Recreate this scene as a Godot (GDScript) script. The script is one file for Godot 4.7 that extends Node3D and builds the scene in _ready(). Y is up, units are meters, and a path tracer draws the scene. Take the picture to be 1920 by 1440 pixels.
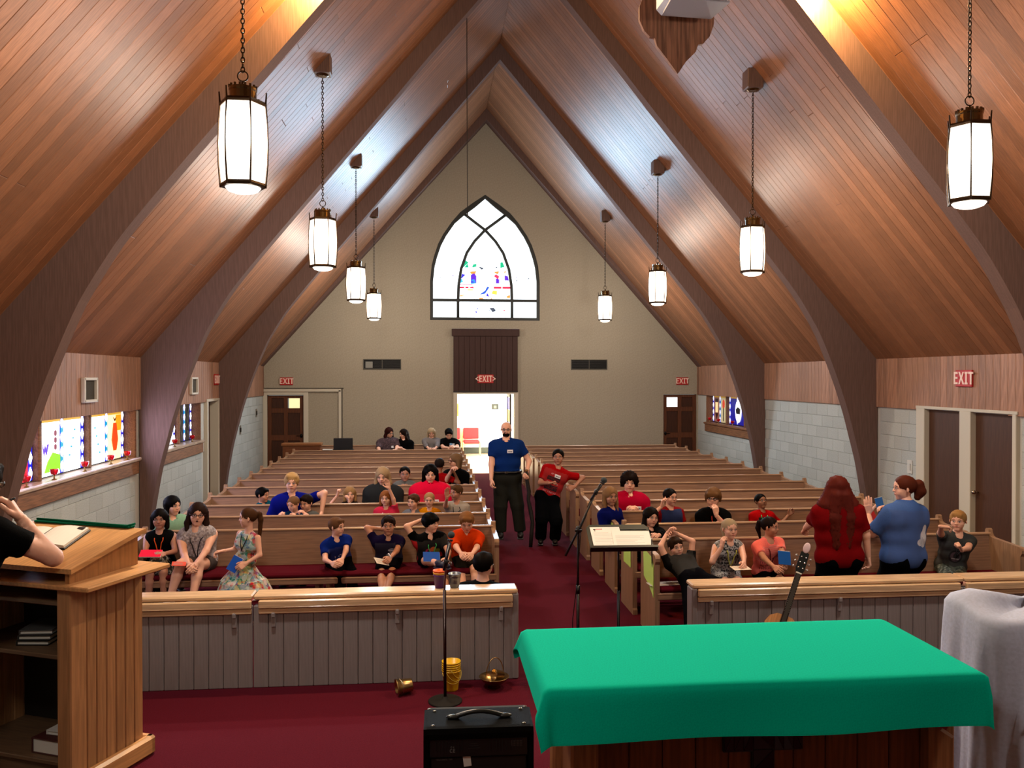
extends Node3D

const XC := 1.40            # nave axis; the camera stands a little left of it
const HALF := 5.62          # half width of the nave
const XL := -4.22           # inner face of the left wall
const XR := 7.02            # inner face of the right wall
const RIDGE := 9.30
const SLOPE := 1.166
const ZBACK := -21.45       # inner face of the back wall
const ZFRONT := 4.2         # wall behind the camera
const PLAT := 0.51          # chancel platform
var used := {}
var mats := {}
var rng := RandomNumberGenerator.new()

# ---------------------------------------------------------------- nodes and names
func numbered(called: String, parent: Node = self) -> String:
	var key := str(parent.get_instance_id()) + called
	var n: int = used.get(key, 0)
	used[key] = n + 1
	return called if n == 0 else "%s_%03d" % [called, n]

func thing(called: String, label: String, category: String, at := Vector3.ZERO, turn := 0.0, group := "") -> Node3D:
	var o := Node3D.new()
	o.name = numbered(called)
	add_child(o, true)
	o.position = at
	o.rotation.y = turn
	tag(o, label, category, group)
	return o

func tag(o: Node, label: String, category := "", group := "") -> Node:
	if label: o.set_meta("label", label)
	if category: o.set_meta("category", category)
	if group: o.set_meta("group", group)
	return o

func put(called: String, mesh: Mesh, m: Material, parent: Node = self, xf := Transform3D()) -> MeshInstance3D:
	var o := MeshInstance3D.new()
	o.name = numbered(called, parent)
	o.mesh = mesh
	if m: o.material_override = m
	o.transform = xf
	parent.add_child(o, true)
	return o

func obj(called: String, b: MB, m: Material, parent: Node = self, xf := Transform3D()) -> MeshInstance3D:
	return put(called, b.done(), m, parent, xf)

func struct(called: String, b: MB, m: Material, xf := Transform3D()) -> MeshInstance3D:
	var o := obj(called, b, m, self, xf)
	o.set_meta("kind", "structure")
	return o

func dup(root: Node3D, at: Vector3, label: String, turn := 0.0) -> Node3D:
	var r: Node3D = root.duplicate()
	r.name = numbered(String(root.name).rstrip("0123456789").trim_suffix("_"))
	add_child(r, true)
	r.position = at
	r.rotation.y = turn
	r.set_meta("label", label)
	return r

# ---------------------------------------------------------------- materials
func mat(c: Color, rough := 0.7, metal := 0.0) -> StandardMaterial3D:
	var key := "%s %s %s" % [c, rough, metal]
	if mats.has(key): return mats[key]
	var m := StandardMaterial3D.new()
	m.albedo_color = c
	m.roughness = rough
	m.metallic = metal
	mats[key] = m
	return m

func noise_tex(freq: float, a: Color, b: Color, size := 256, sd := 1, oct := 4, kind := FastNoiseLite.TYPE_SIMPLEX) -> NoiseTexture2D:
	var n := FastNoiseLite.new()
	n.noise_type = kind
	n.frequency = freq
	n.seed = sd
	n.fractal_octaves = oct
	var t := NoiseTexture2D.new()
	t.width = size
	t.height = size
	t.seamless = true
	t.noise = n
	var g := Gradient.new()
	g.offsets = PackedFloat32Array([0.15, 0.85])
	g.colors = PackedColorArray([a, b])
	t.color_ramp = g
	return t

func shade(c: Color, k: float) -> Color:
	return Color(c.r * k, c.g * k, c.b * k)

# wood: noise stretched along one local axis
func wood(c: Color, rough: float, along: int, sd := 1, strength := 0.16, coat := 0.0, vcol := false, fine := 1.0) -> StandardMaterial3D:
	var key := "wood%s%s%d%d%s%s%s" % [c, rough, along, sd, strength, vcol, fine]
	if mats.has(key): return mats[key]
	var m := StandardMaterial3D.new()
	var tkey := "woodtex%s%d%s" % [c, sd % 3, strength]
	if not mats.has(tkey):
		mats[tkey] = noise_tex(0.02, shade(c, 1.0 - strength), shade(c, 1.0 + strength * 0.8), 256, 5 + sd % 3, 5)
	m.albedo_texture = mats[tkey]
	m.roughness = rough
	m.metallic_specular = 0.38
	m.uv1_triplanar = true
	var s := Vector3(7, 7, 7) * fine
	s[along] = 0.45 * fine
	m.uv1_scale = s
	m.uv1_offset = Vector3(0.37, 0.61, 0.13) * sd
	if vcol: m.vertex_color_use_as_albedo = true
	if coat > 0:
		m.clearcoat_enabled = true
		m.clearcoat = coat
		m.clearcoat_roughness = 0.12
	mats[key] = m
	return m

# cloth, carpet, plaster: a mottled colour with fine relief
func cloth(c: Color, rough := 0.9, scale := 6.0, relief := 0.3, strength := 0.1, rim := 0.0) -> StandardMaterial3D:
	var key := "cloth%s%s%s%s%s" % [c, rough, scale, relief, strength]
	if mats.has(key): return mats[key]
	var m := StandardMaterial3D.new()
	m.roughness = rough
	m.metallic_specular = 0.15
	if not mats.has("mottle"):
		mats["mottle"] = noise_tex(0.03, Color(0.93, 0.93, 0.93), Color(1, 1, 1), 256, 9, 5)
		mats["bumps"] = noise_tex(0.06, Color(0, 0, 0), Color(1, 1, 1), 256, 4, 4)
	m.albedo_color = c
	if strength > 0.0: m.albedo_texture = mats["mottle"]
	m.uv1_triplanar = true
	m.uv1_scale = Vector3.ONE * scale
	if relief > 0.0:
		m.heightmap_enabled = true
		m.heightmap_scale = relief
		m.heightmap_texture = mats["bumps"]
	if rim > 0.0:
		m.rim_enabled = true
		m.rim = rim
		m.rim_tint = 0.8
	mats[key] = m
	return m

func glow(c: Color, e: float) -> StandardMaterial3D:
	var key := "glow%s%s" % [c, e]
	if mats.has(key): return mats[key]
	var m := StandardMaterial3D.new()
	m.albedo_color = c
	m.roughness = 0.4
	m.emission_enabled = true
	m.emission = c
	m.emission_energy_multiplier = e
	mats[key] = m
	return m

# ---------------------------------------------------------------- mesh builder (faces given counter-clockwise from outside)
class MB:
	var st := SurfaceTool.new()
	var smooth := false
	var xf := Transform3D()
	var col := Color.WHITE
	func _init(is_smooth := false) -> void:
		st.begin(Mesh.PRIMITIVE_TRIANGLES)
		smooth = is_smooth
	func v(p: Vector3) -> void:
		st.set_smooth_group(0 if smooth else -1)
		st.set_color(col)
		st.add_vertex(xf * p)
	func vu(p: Vector3, uv: Vector2) -> void:
		st.set_smooth_group(0 if smooth else -1)
		st.set_color(col)
		st.set_uv(uv)
		st.add_vertex(xf * p)
	func tri(a: Vector3, b: Vector3, c: Vector3) -> void:
		v(a); v(c); v(b)
	func quad(a: Vector3, b: Vector3, c: Vector3, d: Vector3) -> void:
		tri(a, b, c); tri(a, c, d)
	func quv(a: Vector3, b: Vector3, c: Vector3, d: Vector3) -> void:   # a bottom left, b bottom right, c top right, d top left
		vu(a, Vector2(0, 1)); vu(c, Vector2(1, 0)); vu(b, Vector2(1, 1))
		vu(a, Vector2(0, 1)); vu(d, Vector2(0, 0)); vu(c, Vector2(1, 0))
	func box(c: Vector3, s: Vector3, ch := 0.0, b := Basis()) -> MB:
		var h := s * 0.5
		var keep := xf
		xf = xf * Transform3D(b, c)
		if ch <= 0.0:
			var p := []
			for i in 8: p.append(Vector3(h.x if i & 1 else -h.x, h.y if i & 2 else -h.y, h.z if i & 4 else -h.z))
			for q in [[4, 5, 7, 6], [1, 0, 2, 3], [5, 1, 3, 7], [0, 4, 6, 2], [6, 7, 3, 2], [0, 1, 5, 4]]:
				quad(p[q[0]], p[q[1]], p[q[2]], p[q[3]])
		else:
			ch = minf(ch, minf(h.x, minf(h.y, h.z)) * 0.9)
			var f := func(ax: int, sx: int, sy: int, sz: int) -> Vector3:
				var r := Vector3(h.x * sx, h.y * sy, h.z * sz)
				for k in 3:
					if k != ax: r[k] -= ch * signf(r[k])
				return r
			for ax in 3:
				for sg in [-1, 1]:
					var a := (ax + 1) % 3
					var bb := (ax + 2) % 3
					var pts := []
					for uv in [[-1, -1], [1, -1], [1, 1], [-1, 1]]:
						var sv := [0, 0, 0]
						sv[ax] = sg; sv[a] = uv[0]; sv[bb] = uv[1]
						pts.append(f.call(ax, sv[0], sv[1], sv[2]))
					if sg > 0: quad(pts[0], pts[1], pts[2], pts[3])
					else: quad(pts[3], pts[2], pts[1], pts[0])
			for ax in 3:   # edges parallel to axis ax
				var a := (ax + 1) % 3
				var bb := (ax + 2) % 3
				for sa in [-1, 1]:
					for sb in [-1, 1]:
						var s0 := [0, 0, 0]; var s1 := [0, 0, 0]
						s0[ax] = -1; s1[ax] = 1; s0[a] = sa; s1[a] = sa; s0[bb] = sb; s1[bb] = sb
						var p0: Vector3 = f.call(a, s0[0], s0[1], s0[2])
						var p1: Vector3 = f.call(a, s1[0], s1[1], s1[2])
						var q0: Vector3 = f.call(bb, s0[0], s0[1], s0[2])
						var q1: Vector3 = f.call(bb, s1[0], s1[1], s1[2])
						_edge(p0, q0, q1, p1)
			for sx in [-1, 1]:
				for sy in [-1, 1]:
					for sz in [-1, 1]:
						_out(f.call(0, sx, sy, sz), f.call(1, sx, sy, sz), f.call(2, sx, sy, sz))
		xf = keep
		return self
	func _edge(a: Vector3, b: Vector3, c: Vector3, d: Vector3) -> void:
		if (b - a).cross(c - a).dot(a + b + c + d) >= 0.0: quad(a, b, c, d)
		else: quad(d, c, b, a)
	func _out(a: Vector3, b: Vector3, c: Vector3) -> void:
		if (b - a).cross(c - a).dot(a + b + c) >= 0.0: tri(a, b, c)
		else: tri(c, b, a)
	# polygon (x, y counter-clockwise) extruded along z from z0 to z1
	func prism(poly: PackedVector2Array, z0: float, z1: float) -> MB:
		var ccw := 0.0
		for i in poly.size(): ccw += poly[i].cross(poly[(i + 1) % poly.size()])
		if ccw < 0.0: poly.reverse()
		var idx := Geometry2D.triangulate_polygon(poly)
		for i in range(0, idx.size(), 3):
			var a := poly[idx[i]]; var b := poly[idx[i + 1]]; var c := poly[idx[i + 2]]
			if (b - a).cross(c - a) < 0.0:
				var t := b; b = c; c = t
			tri(Vector3(a.x, a.y, z1), Vector3(b.x, b.y, z1), Vector3(c.x, c.y, z1))
			tri(Vector3(a.x, a.y, z0), Vector3(c.x, c.y, z0), Vector3(b.x, b.y, z0))
		for i in poly.size():
			var a := poly[i]; var b := poly[(i + 1) % poly.size()]
			quad(Vector3(a.x, a.y, z0), Vector3(b.x, b.y, z0), Vector3(b.x, b.y, z1), Vector3(a.x, a.y, z1))
		return self
	# profile (radius, height) turned round the y axis, bottom to top along the outside
	func lathe(prof: Array, n := 24, c := Vector3.ZERO, squash := Vector2.ONE) -> MB:
		for i in prof.size() - 1:
			for k in n:
				var a0 := TAU * k / n; var a1 := TAU * (k + 1) / n
				var r0: float = prof[i][0]; var r1: float = prof[i + 1][0]
				var y0: float = prof[i][1]; var y1: float = prof[i + 1][1]
				var p := c + Vector3(cos(a0) * r0 * squash.x, y0, -sin(a0) * r0 * squash.y)
				var q := c + Vector3(cos(a1) * r0 * squash.x, y0, -sin(a1) * r0 * squash.y)
				var r := c + Vector3(cos(a1) * r1 * squash.x, y1, -sin(a1) * r1 * squash.y)
				var s := c + Vector3(cos(a0) * r1 * squash.x, y1, -sin(a0) * r1 * squash.y)
				if r0 > 1e-5: tri(p, q, r)
				if r1 > 1e-5: tri(p, r, s)
		return self
	func ball(c: Vector3, r: Vector3, n := 12, b := Basis()) -> MB:
		var keep := xf
		xf = xf * Transform3D(b, c)
		for i in n:
			for k in n * 2:
				var q := []
				for o in [[0, 0], [0, 1], [1, 1], [1, 0]]:
					var t: float = PI * (i + o[0]) / n - PI / 2
					var a: float = TAU * (k + o[1]) / (n * 2)
					q.append(Vector3(cos(t) * cos(a) * r.x, sin(t) * r.y, -cos(t) * sin(a) * r.z))
				if i > 0: tri(q[0], q[1], q[2])
				if i < n - 1: tri(q[0], q[2], q[3])
		xf = keep
		return self
	# round bar along points; radii one or per point
	func tube(pts: Array, r, n := 8, caps := true, closed := false) -> MB:
		var rings := []
		var up := Vector3.UP
		var m := pts.size()
		for i in m:
			var p: Vector3 = pts[i]
			var a: Vector3 = pts[(i - 1 + m) % m] if closed or i > 0 else p
			var b: Vector3 = pts[(i + 1) % m] if closed or i < m - 1 else p
			var d := (b - a).normalized()
			if i == 0: up = Vector3.UP if absf(d.y) < 0.95 else Vector3.RIGHT
			var x := up.cross(d).normalized()
			up = d.cross(x).normalized()
			var rr: float = r[i] if r is Array else r
			var ring := []
			for k in n:
				var t := TAU * k / n
				ring.append(p + (x * cos(t) + up * sin(t)) * rr)
			rings.append(ring)
		for i in (m if closed else m - 1):
			var r0: Array = rings[i]
			var r1: Array = rings[(i + 1) % m]
			for k in n:
				quad(r0[k], r0[(k + 1) % n], r1[(k + 1) % n], r1[k])
		if caps and not closed:
			for k in range(1, n - 1):
				tri(rings[0][0], rings[0][k + 1], rings[0][k])
				tri(rings[m - 1][0], rings[m - 1][k], rings[m - 1][k + 1])
		return self
	# surface from a grid of points; both sides when thick > 0 is done by the caller
	func sheet(g: Array, flip := false) -> MB:
		for i in g.size() - 1:
			for k in g[i].size() - 1:
				if flip: quad(g[i][k], g[i + 1][k], g[i + 1][k + 1], g[i][k + 1])
				else: quad(g[i][k], g[i][k + 1], g[i + 1][k + 1], g[i + 1][k])
		return self
	func add(m: Mesh, t: Transform3D) -> MB:
		st.append_from(m, 0, t)
		return self
	func done() -> ArrayMesh:
		if smooth: st.index()
		st.generate_normals()
		return st.commit()

func bx(c: Vector3, s: Vector3, ch := 0.0) -> MB:
	return MB.new().box(c, s, ch)

func span(a: Vector3, b: Vector3, ch := 0.0) -> MB:
	return MB.new().box((a + b) * 0.5, (b - a).abs(), ch)

func text_mesh(s: String, height: float, depth: float, font := "Droid Sans", bold := true) -> TextMesh:
	var t := TextMesh.new()
	var f := SystemFont.new()
	f.font_names = PackedStringArray([font])
	f.font_weight = 700 if bold else 400
	t.font = f
	t.text = s
	t.font_size = 48
	t.pixel_size = height / 35.0
	t.depth = depth
	return t

# ================================================================ scene
func _ready() -> void:
	rng.seed = 7
	# camera
	var cam := Camera3D.new()
	cam.name = "camera"
	cam.keep_aspect = Camera3D.KEEP_HEIGHT
	cam.fov = 49.55
	cam.near = 0.05
	cam.far = 200.0
	add_child(cam)
	cam.position = Vector3(0, 2.5, 0)
	cam.rotation = Vector3(deg_to_rad(-0.514), deg_to_rad(-5.53), 0)
	cam.current = true
	# sky, exposure
	var env := Environment.new()
	var sky := Sky.new()
	var psm := ProceduralSkyMaterial.new()
	psm.sky_top_color = Color(0.45, 0.62, 0.9)
	psm.sky_horizon_color = Color(0.8, 0.86, 0.92)
	psm.ground_bottom_color = Color(0.3, 0.3, 0.27)
	psm.ground_horizon_color = Color(0.6, 0.62, 0.6)
	psm.sun_angle_max = 1.0
	sky.sky_material = psm
	env.background_mode = Environment.BG_SKY
	env.sky = sky
	env.background_energy_multiplier = 1.0
	env.tonemap_mode = Environment.TONE_MAPPER_LINEAR
	env.tonemap_exposure = EXPOSURE
	env.sdfgi_enabled = true
	env.ssao_enabled = true
	env.ssil_enabled = true
	var we := WorldEnvironment.new()
	we.name = "world_environment"
	we.environment = env
	add_child(we)
	# daylight through the openings (area lights just inside the glass)
	area_light("west_window_light", Vector3(1.38, 5.2, ZBACK + 0.03), Vector3(2.4, 2.2, 0), Vector3(0, 0, 1), Color(0.72, 0.88, 1.0), WEST)
	area_light("side_window_light", Vector3(XL + 0.02, 1.68, -10.4), Vector3(3.9, 0.62, 0), Vector3(1, 0, 0), Color(0.8, 0.82, 1.0), SIDE)
	area_light("lobby_light", Vector3(3.35, 1.5, -24.2), Vector3(3.0, 2.0, 0), Vector3(-1, 0, 0), Color(1.0, 0.98, 0.95), LOBBY)
	# chancel flood lamps above the frame, fixed to the first arch
	flood_lamp(Vector3(-0.93, 6.30, -7.88), Vector3(-0.6, 0.8, -3.2))
	flood_lamp(Vector3(3.72, 6.36, -7.88), Vector3(1.6, 1.2, -3.2))
	build_room()
	build_windows()
	build_ceiling()
	build_doors()
	build_lobby()
	build_lamps()
	build_pews()
	build_rails()
	build_fixtures()
	build_chancel()
	build_people()

const EXPOSURE := 1.0
const WEST := 34.0
const SIDE := 7.0
const LOBBY := 90.0
const LAMP := 1.75
const DOWN := 5.5
const FLOOD := 17.0
const SPILL := 8.0

func area_light(called: String, at: Vector3, size: Vector3, facing: Vector3, c: Color, energy: float) -> void:
	var l := AreaLight3D.new()
	l.name = called
	l.area_size = Vector2(size.x, size.y)
	l.light_color = c
	l.light_energy = energy
	l.shadow_enabled = true
	l.set("area_range", 40.0)
	add_child(l)
	l.position = at
	l.look_at_from_position(at, at + facing, Vector3.UP)

func spot(called: String, at: Vector3, target: Vector3, c: Color, energy: float, angle := 50.0, size := 0.06) -> void:
	var l := SpotLight3D.new()
	l.name = called
	l.light_color = c
	l.light_energy = energy
	l.spot_angle = angle
	l.spot_range = 40.0
	l.spot_attenuation = 2.0
	l.light_size = size
	l.shadow_enabled = true
	add_child(l)
	l.look_at_from_position(at, target, Vector3(0.1, 0, 1).normalized())

func omni(called: String, at: Vector3, c: Color, energy: float, size := 0.05) -> void:
	var l := OmniLight3D.new()
	l.name = called
	l.light_color = c
	l.light_energy = energy
	l.omni_range = 40.0
	l.omni_attenuation = 2.0
	l.light_size = size
	l.shadow_enabled = true
	add_child(l)
	l.position = at

func flood_lamp(at: Vector3, target: Vector3) -> void:
	var t := thing("flood_lamp", "flood lamp with a bare warm bulb on the first arch, %s side" % ("left" if at.x < XC else "right"), "lamp", at)
	obj("bracket", MB.new().box(Vector3(0, 0.12, -0.10), Vector3(0.05, 0.05, 0.24), 0.01), mat(Color(0.2, 0.17, 0.15), 0.5), t)
	obj("socket", MB.new(true).tube([Vector3(0, 0.12, 0), Vector3(0, 0.02, 0.03)], 0.03, 10), mat(Color(0.2, 0.17, 0.15), 0.5), t)
	obj("bulb", MB.new(true).ball(Vector3(0, -0.04, 0.05), Vector3(0.06, 0.07, 0.06), 8), glow(Color(1.0, 0.86, 0.6), 8.0), t)
	omni("flood_spill", at + Vector3(0, -0.04, 0.05), Color(1.0, 0.80, 0.50), SPILL, 0.05)
	spot("flood_light", at + Vector3(0, -0.14, 0.09), target, Color(1.0, 0.95, 0.86), FLOOD, 42.0, 0.06)

# ================================================================ room shell
const C_BLOCK := Color(0.73, 0.75, 0.735)
const C_PLASTER := Color(0.66, 0.625, 0.555)
const C_PANEL := Color(0.62, 0.46, 0.37)
const C_BEAM := Color(0.42, 0.33, 0.30)
const C_TRIM := Color(0.78, 0.75, 0.68)
const ARCHES := [-8.08, -12.53, -16.98]

func roof_y(u: float) -> float:
	return RIDGE - SLOPE * u

func build_room() -> void:
	var carpet := cloth(Color(0.315, 0.075, 0.125), 1.0, 9.0, 0.15, 0.1)
	struct("floor", span(Vector3(XL - 0.2, -0.2, ZBACK), Vector3(XR + 0.2, 0, ZFRONT + 0.2)), carpet)
	var steps := [[-5.78, 0.17], [-5.24, 0.34], [-4.74, 0.51]]
	for i in 3:
		var b := MB.new()
		var z0: float = steps[i][0]
		var h: float = steps[i][1]
		b.box(Vector3((XL + XR) / 2, h - 0.085, (z0 + ZFRONT) / 2), Vector3(XR - XL, 0.17, ZFRONT - z0), 0.02)
		struct("floor", b, carpet)
	# left wall: masonry below, panel boards above
	var base := mat(Color(0.74, 0.74, 0.71), 0.9)
	var wl := MB.new()
	var o := XL - 0.012
	var t := XL - 0.22
	wl.box(Vector3((o + t) / 2, 0.55, (ZFRONT - 15.95) / 2), Vector3(o - t, 1.10, ZFRONT + 15.95))
	wl.box(Vector3((o + t) / 2, 2.41, (ZFRONT + ZBACK) / 2), Vector3(o - t, 0.76, ZFRONT - ZBACK))
	for seg in [[ZFRONT, -8.3], [-12.38, -12.8], [-15.75, -16.05], [-16.95, ZBACK]]:
		var y0 := 1.10 if seg[0] > -16.5 else 0.0
		wl.box(Vector3((o + t) / 2, (y0 + 2.03) / 2, (seg[0] + seg[1]) / 2), Vector3(o - t, 2.03 - y0, seg[0] - seg[1]))
	var left := struct("wall_left", wl, base)
	var wr := MB.new()
	o = XR + 0.012
	t = XR + 0.22
	wr.box(Vector3((o + t) / 2, 2.41, (ZFRONT + ZBACK) / 2), Vector3(t - o, 0.76, ZFRONT - ZBACK))
	wr.box(Vector3((o + t) / 2, 0.55, (ZBACK - 17.2) / 2), Vector3(t - o, 1.10, -17.2 - ZBACK))
	for seg in [[ZFRONT, -9.40], [-11.25, -17.2], [-20.75, ZBACK]]:
		wr.box(Vector3((o + t) / 2, 1.015, (seg[0] + seg[1]) / 2), Vector3(t - o, 2.03, seg[0] - seg[1]))
	var right := struct("wall_right", wr, base)
	# painted masonry blocks, each a piece
	var paint := []
	for i in 3: paint.append(cloth(shade(C_BLOCK, 0.97 + 0.02 * i), 0.75, 5.0, 0.06, 0.05))
	var whole := MB.new().box(Vector3.ZERO, Vector3(0.03, 0.197, 0.397), 0.004).done()
	var half := MB.new().box(Vector3.ZERO, Vector3(0.03, 0.197, 0.197), 0.004).done()
	var low := MB.new().box(Vector3.ZERO, Vector3(0.03, 0.097, 0.397), 0.004).done()
	var course := func(wall: Node3D, x: float, z0: float, z1: float, ytop: float) -> void:
		var rows := int(round(ytop / 0.2 - 0.25))
		for r in rows + (1 if ytop - rows * 0.2 > 0.08 else 0):
			var z := z0
			var first := r % 2 == 1
			while z - 0.15 > z1:
				var w := 0.2 if first or z - 0.4 < z1 - 0.05 else 0.4
				var mesh: Mesh = half if w < 0.3 else (low if r == rows else whole)
				var y := r * 0.2 + (0.05 if mesh == low else 0.1)
				if r < rows or w > 0.3:
					put("block", mesh, paint[absi(r * 7 + int(z * 13)) % 3], wall, Transform3D(Basis(), Vector3(x, y, z - w / 2)))
				z -= w
				first = false
	course.call(left, XL - 0.012, -8.35, -12.5, 1.1)
	course.call(left, XL - 0.012, -12.8, -15.95, 1.1)
	course.call(left, XL - 0.012, -17.2, ZBACK, 2.03)
	course.call(right, XR + 0.012, -8.3, -9.35, 2.03)
	course.call(right, XR + 0.012, -11.45, -12.5, 2.03)
	course.call(right, XR + 0.012, -12.8, -16.95, 2.03)
	course.call(right, XR + 0.012, -17.25, ZBACK, 1.1)
	# vertical panel boards between the masonry and the roof
	var bm := []
	for i in 4: bm.append(wood(shade(C_PANEL, [0.94, 1.0, 1.05, 0.98][i]), 0.55, 1, i + 1, 0.12))
	var tall := MB.new().box(Vector3.ZERO, Vector3(0.025, 0.80, 0.133), 0.005).done()
	var side := 0
	for w in [left, right]:
		var z := -5.6
		while z > ZBACK + 0.05:
			var hid := false
			for a in ARCHES: hid = hid or (z < a and z > a - 0.2)
			if not hid:
				var zz := maxf(z - 0.0675, ZBACK + 0.07)
				var y0 := 2.42 if side == 0 or z > -9.4 or z < -11.3 else 2.45
				put("board", tall, bm[rng.randi() % 4], w, Transform3D(Basis(), Vector3(XL + 0.012 if side == 0 else XR - 0.012, y0, zz)))
			z -= 0.135
		side += 1
	# back wall: a gable with a pointed window, a double door and two side doors cut out
	var cm := CSGCombiner3D.new()
	cm.name = "wall_back"
	cm.set_meta("kind", "structure")
	var plaster := cloth(C_PLASTER, 0.9, 3.0, 0.08, 0.04)
	var gable := CSGPolygon3D.new()
	gable.polygon = PackedVector2Array([Vector2(XL - 0.1, -0.1), Vector2(XR + 0.1, -0.1), Vector2(XR + 0.1, 2.8), Vector2(XC, RIDGE + 0.1), Vector2(XL - 0.1, 2.8)])
	gable.depth = 0.2
	gable.material = plaster
	gable.position.z = ZBACK
	gable.name = "gable"
	cm.add_child(gable)
	var hole := CSGPolygon3D.new()
	hole.operation = CSGShape3D.OPERATION_SUBTRACTION
	hole.polygon = arch_outline(0.0)
	hole.depth = 0.6
	hole.position.z = ZBACK + 0.2
	hole.material = plaster
	hole.name = "window_hole"
	cm.add_child(hole)
	for d in [[0.66, 2.14, 2.05], [-4.12, -3.22, 2.03], [6.09, 6.99, 2.03]]:
		var h := CSGBox3D.new()
		h.operation = CSGShape3D.OPERATION_SUBTRACTION
		h.size = Vector3(d[1] - d[0], d[2] + 0.2, 0.8)
		h.position = Vector3((d[0] + d[1]) / 2, d[2] / 2 - 0.1, ZBACK)
		h.material = plaster
		h.name = numbered("door_hole")
		cm.add_child(h, true)
	add_child(cm)
	# chancel wall behind the camera
	var wf := MB.new()
	wf.prism(PackedVector2Array([Vector2(XL - 0.2, -0.2), Vector2(XR + 0.2, -0.2), Vector2(XR + 0.2, 2.8), Vector2(XC, RIDGE + 0.1), Vector2(XL - 0.2, 2.8)]), ZFRONT, ZFRONT + 0.2)
	struct("wall_front", wf, plaster)
	# white conduit boxed round the sound desk corner
	var cd := MB.new()
	cd.box(Vector3(-3.25, 2.15, ZBACK + 0.03), Vector3(1.94, 0.07, 0.06), 0.006)
	cd.box(Vector3(-2.31, 1.08, ZBACK + 0.03), Vector3(0.07, 2.15, 0.06), 0.006)
	struct("trim_1", cd, mat(C_TRIM, 0.6))
	var strip := MB.new()
	strip.box(Vector3(-3.22, 2.205, ZBACK + 0.015), Vector3(2.0, 0.015, 0.03))
	strip.box(Vector3(-2.255, 1.1, ZBACK + 0.015), Vector3(0.015, 2.2, 0.03))
	struct("trim_2", strip, mat(Color(0.2, 0.18, 0.16), 0.7))

# pointed window outline, inset by e
func arch_outline(e: float) -> PackedVector2Array:
	var c := 1.385
	var half := [[1.415, 3.95], [1.415, 4.95], [1.375, 5.36], [1.315, 5.6], [1.21, 5.91], [1.08, 6.16], [0.86, 6.48], [0.645, 6.73], [0.33, 6.97], [0.0, 7.19]]
	var out := PackedVector2Array()
	for p in half: out.append(Vector2(c + p[0] - e * (1.0 if p[0] > 0 else 0.0), maxf(p[1], 3.95 + e) - (e * 1.3 if p[0] < 0.7 else (e * 0.5 if p[1] > 5 else 0.0))))
	for i in range(half.size() - 2, -1, -1): out.append(Vector2(2 * c - out[i].x, out[i].y))
	return out

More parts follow.
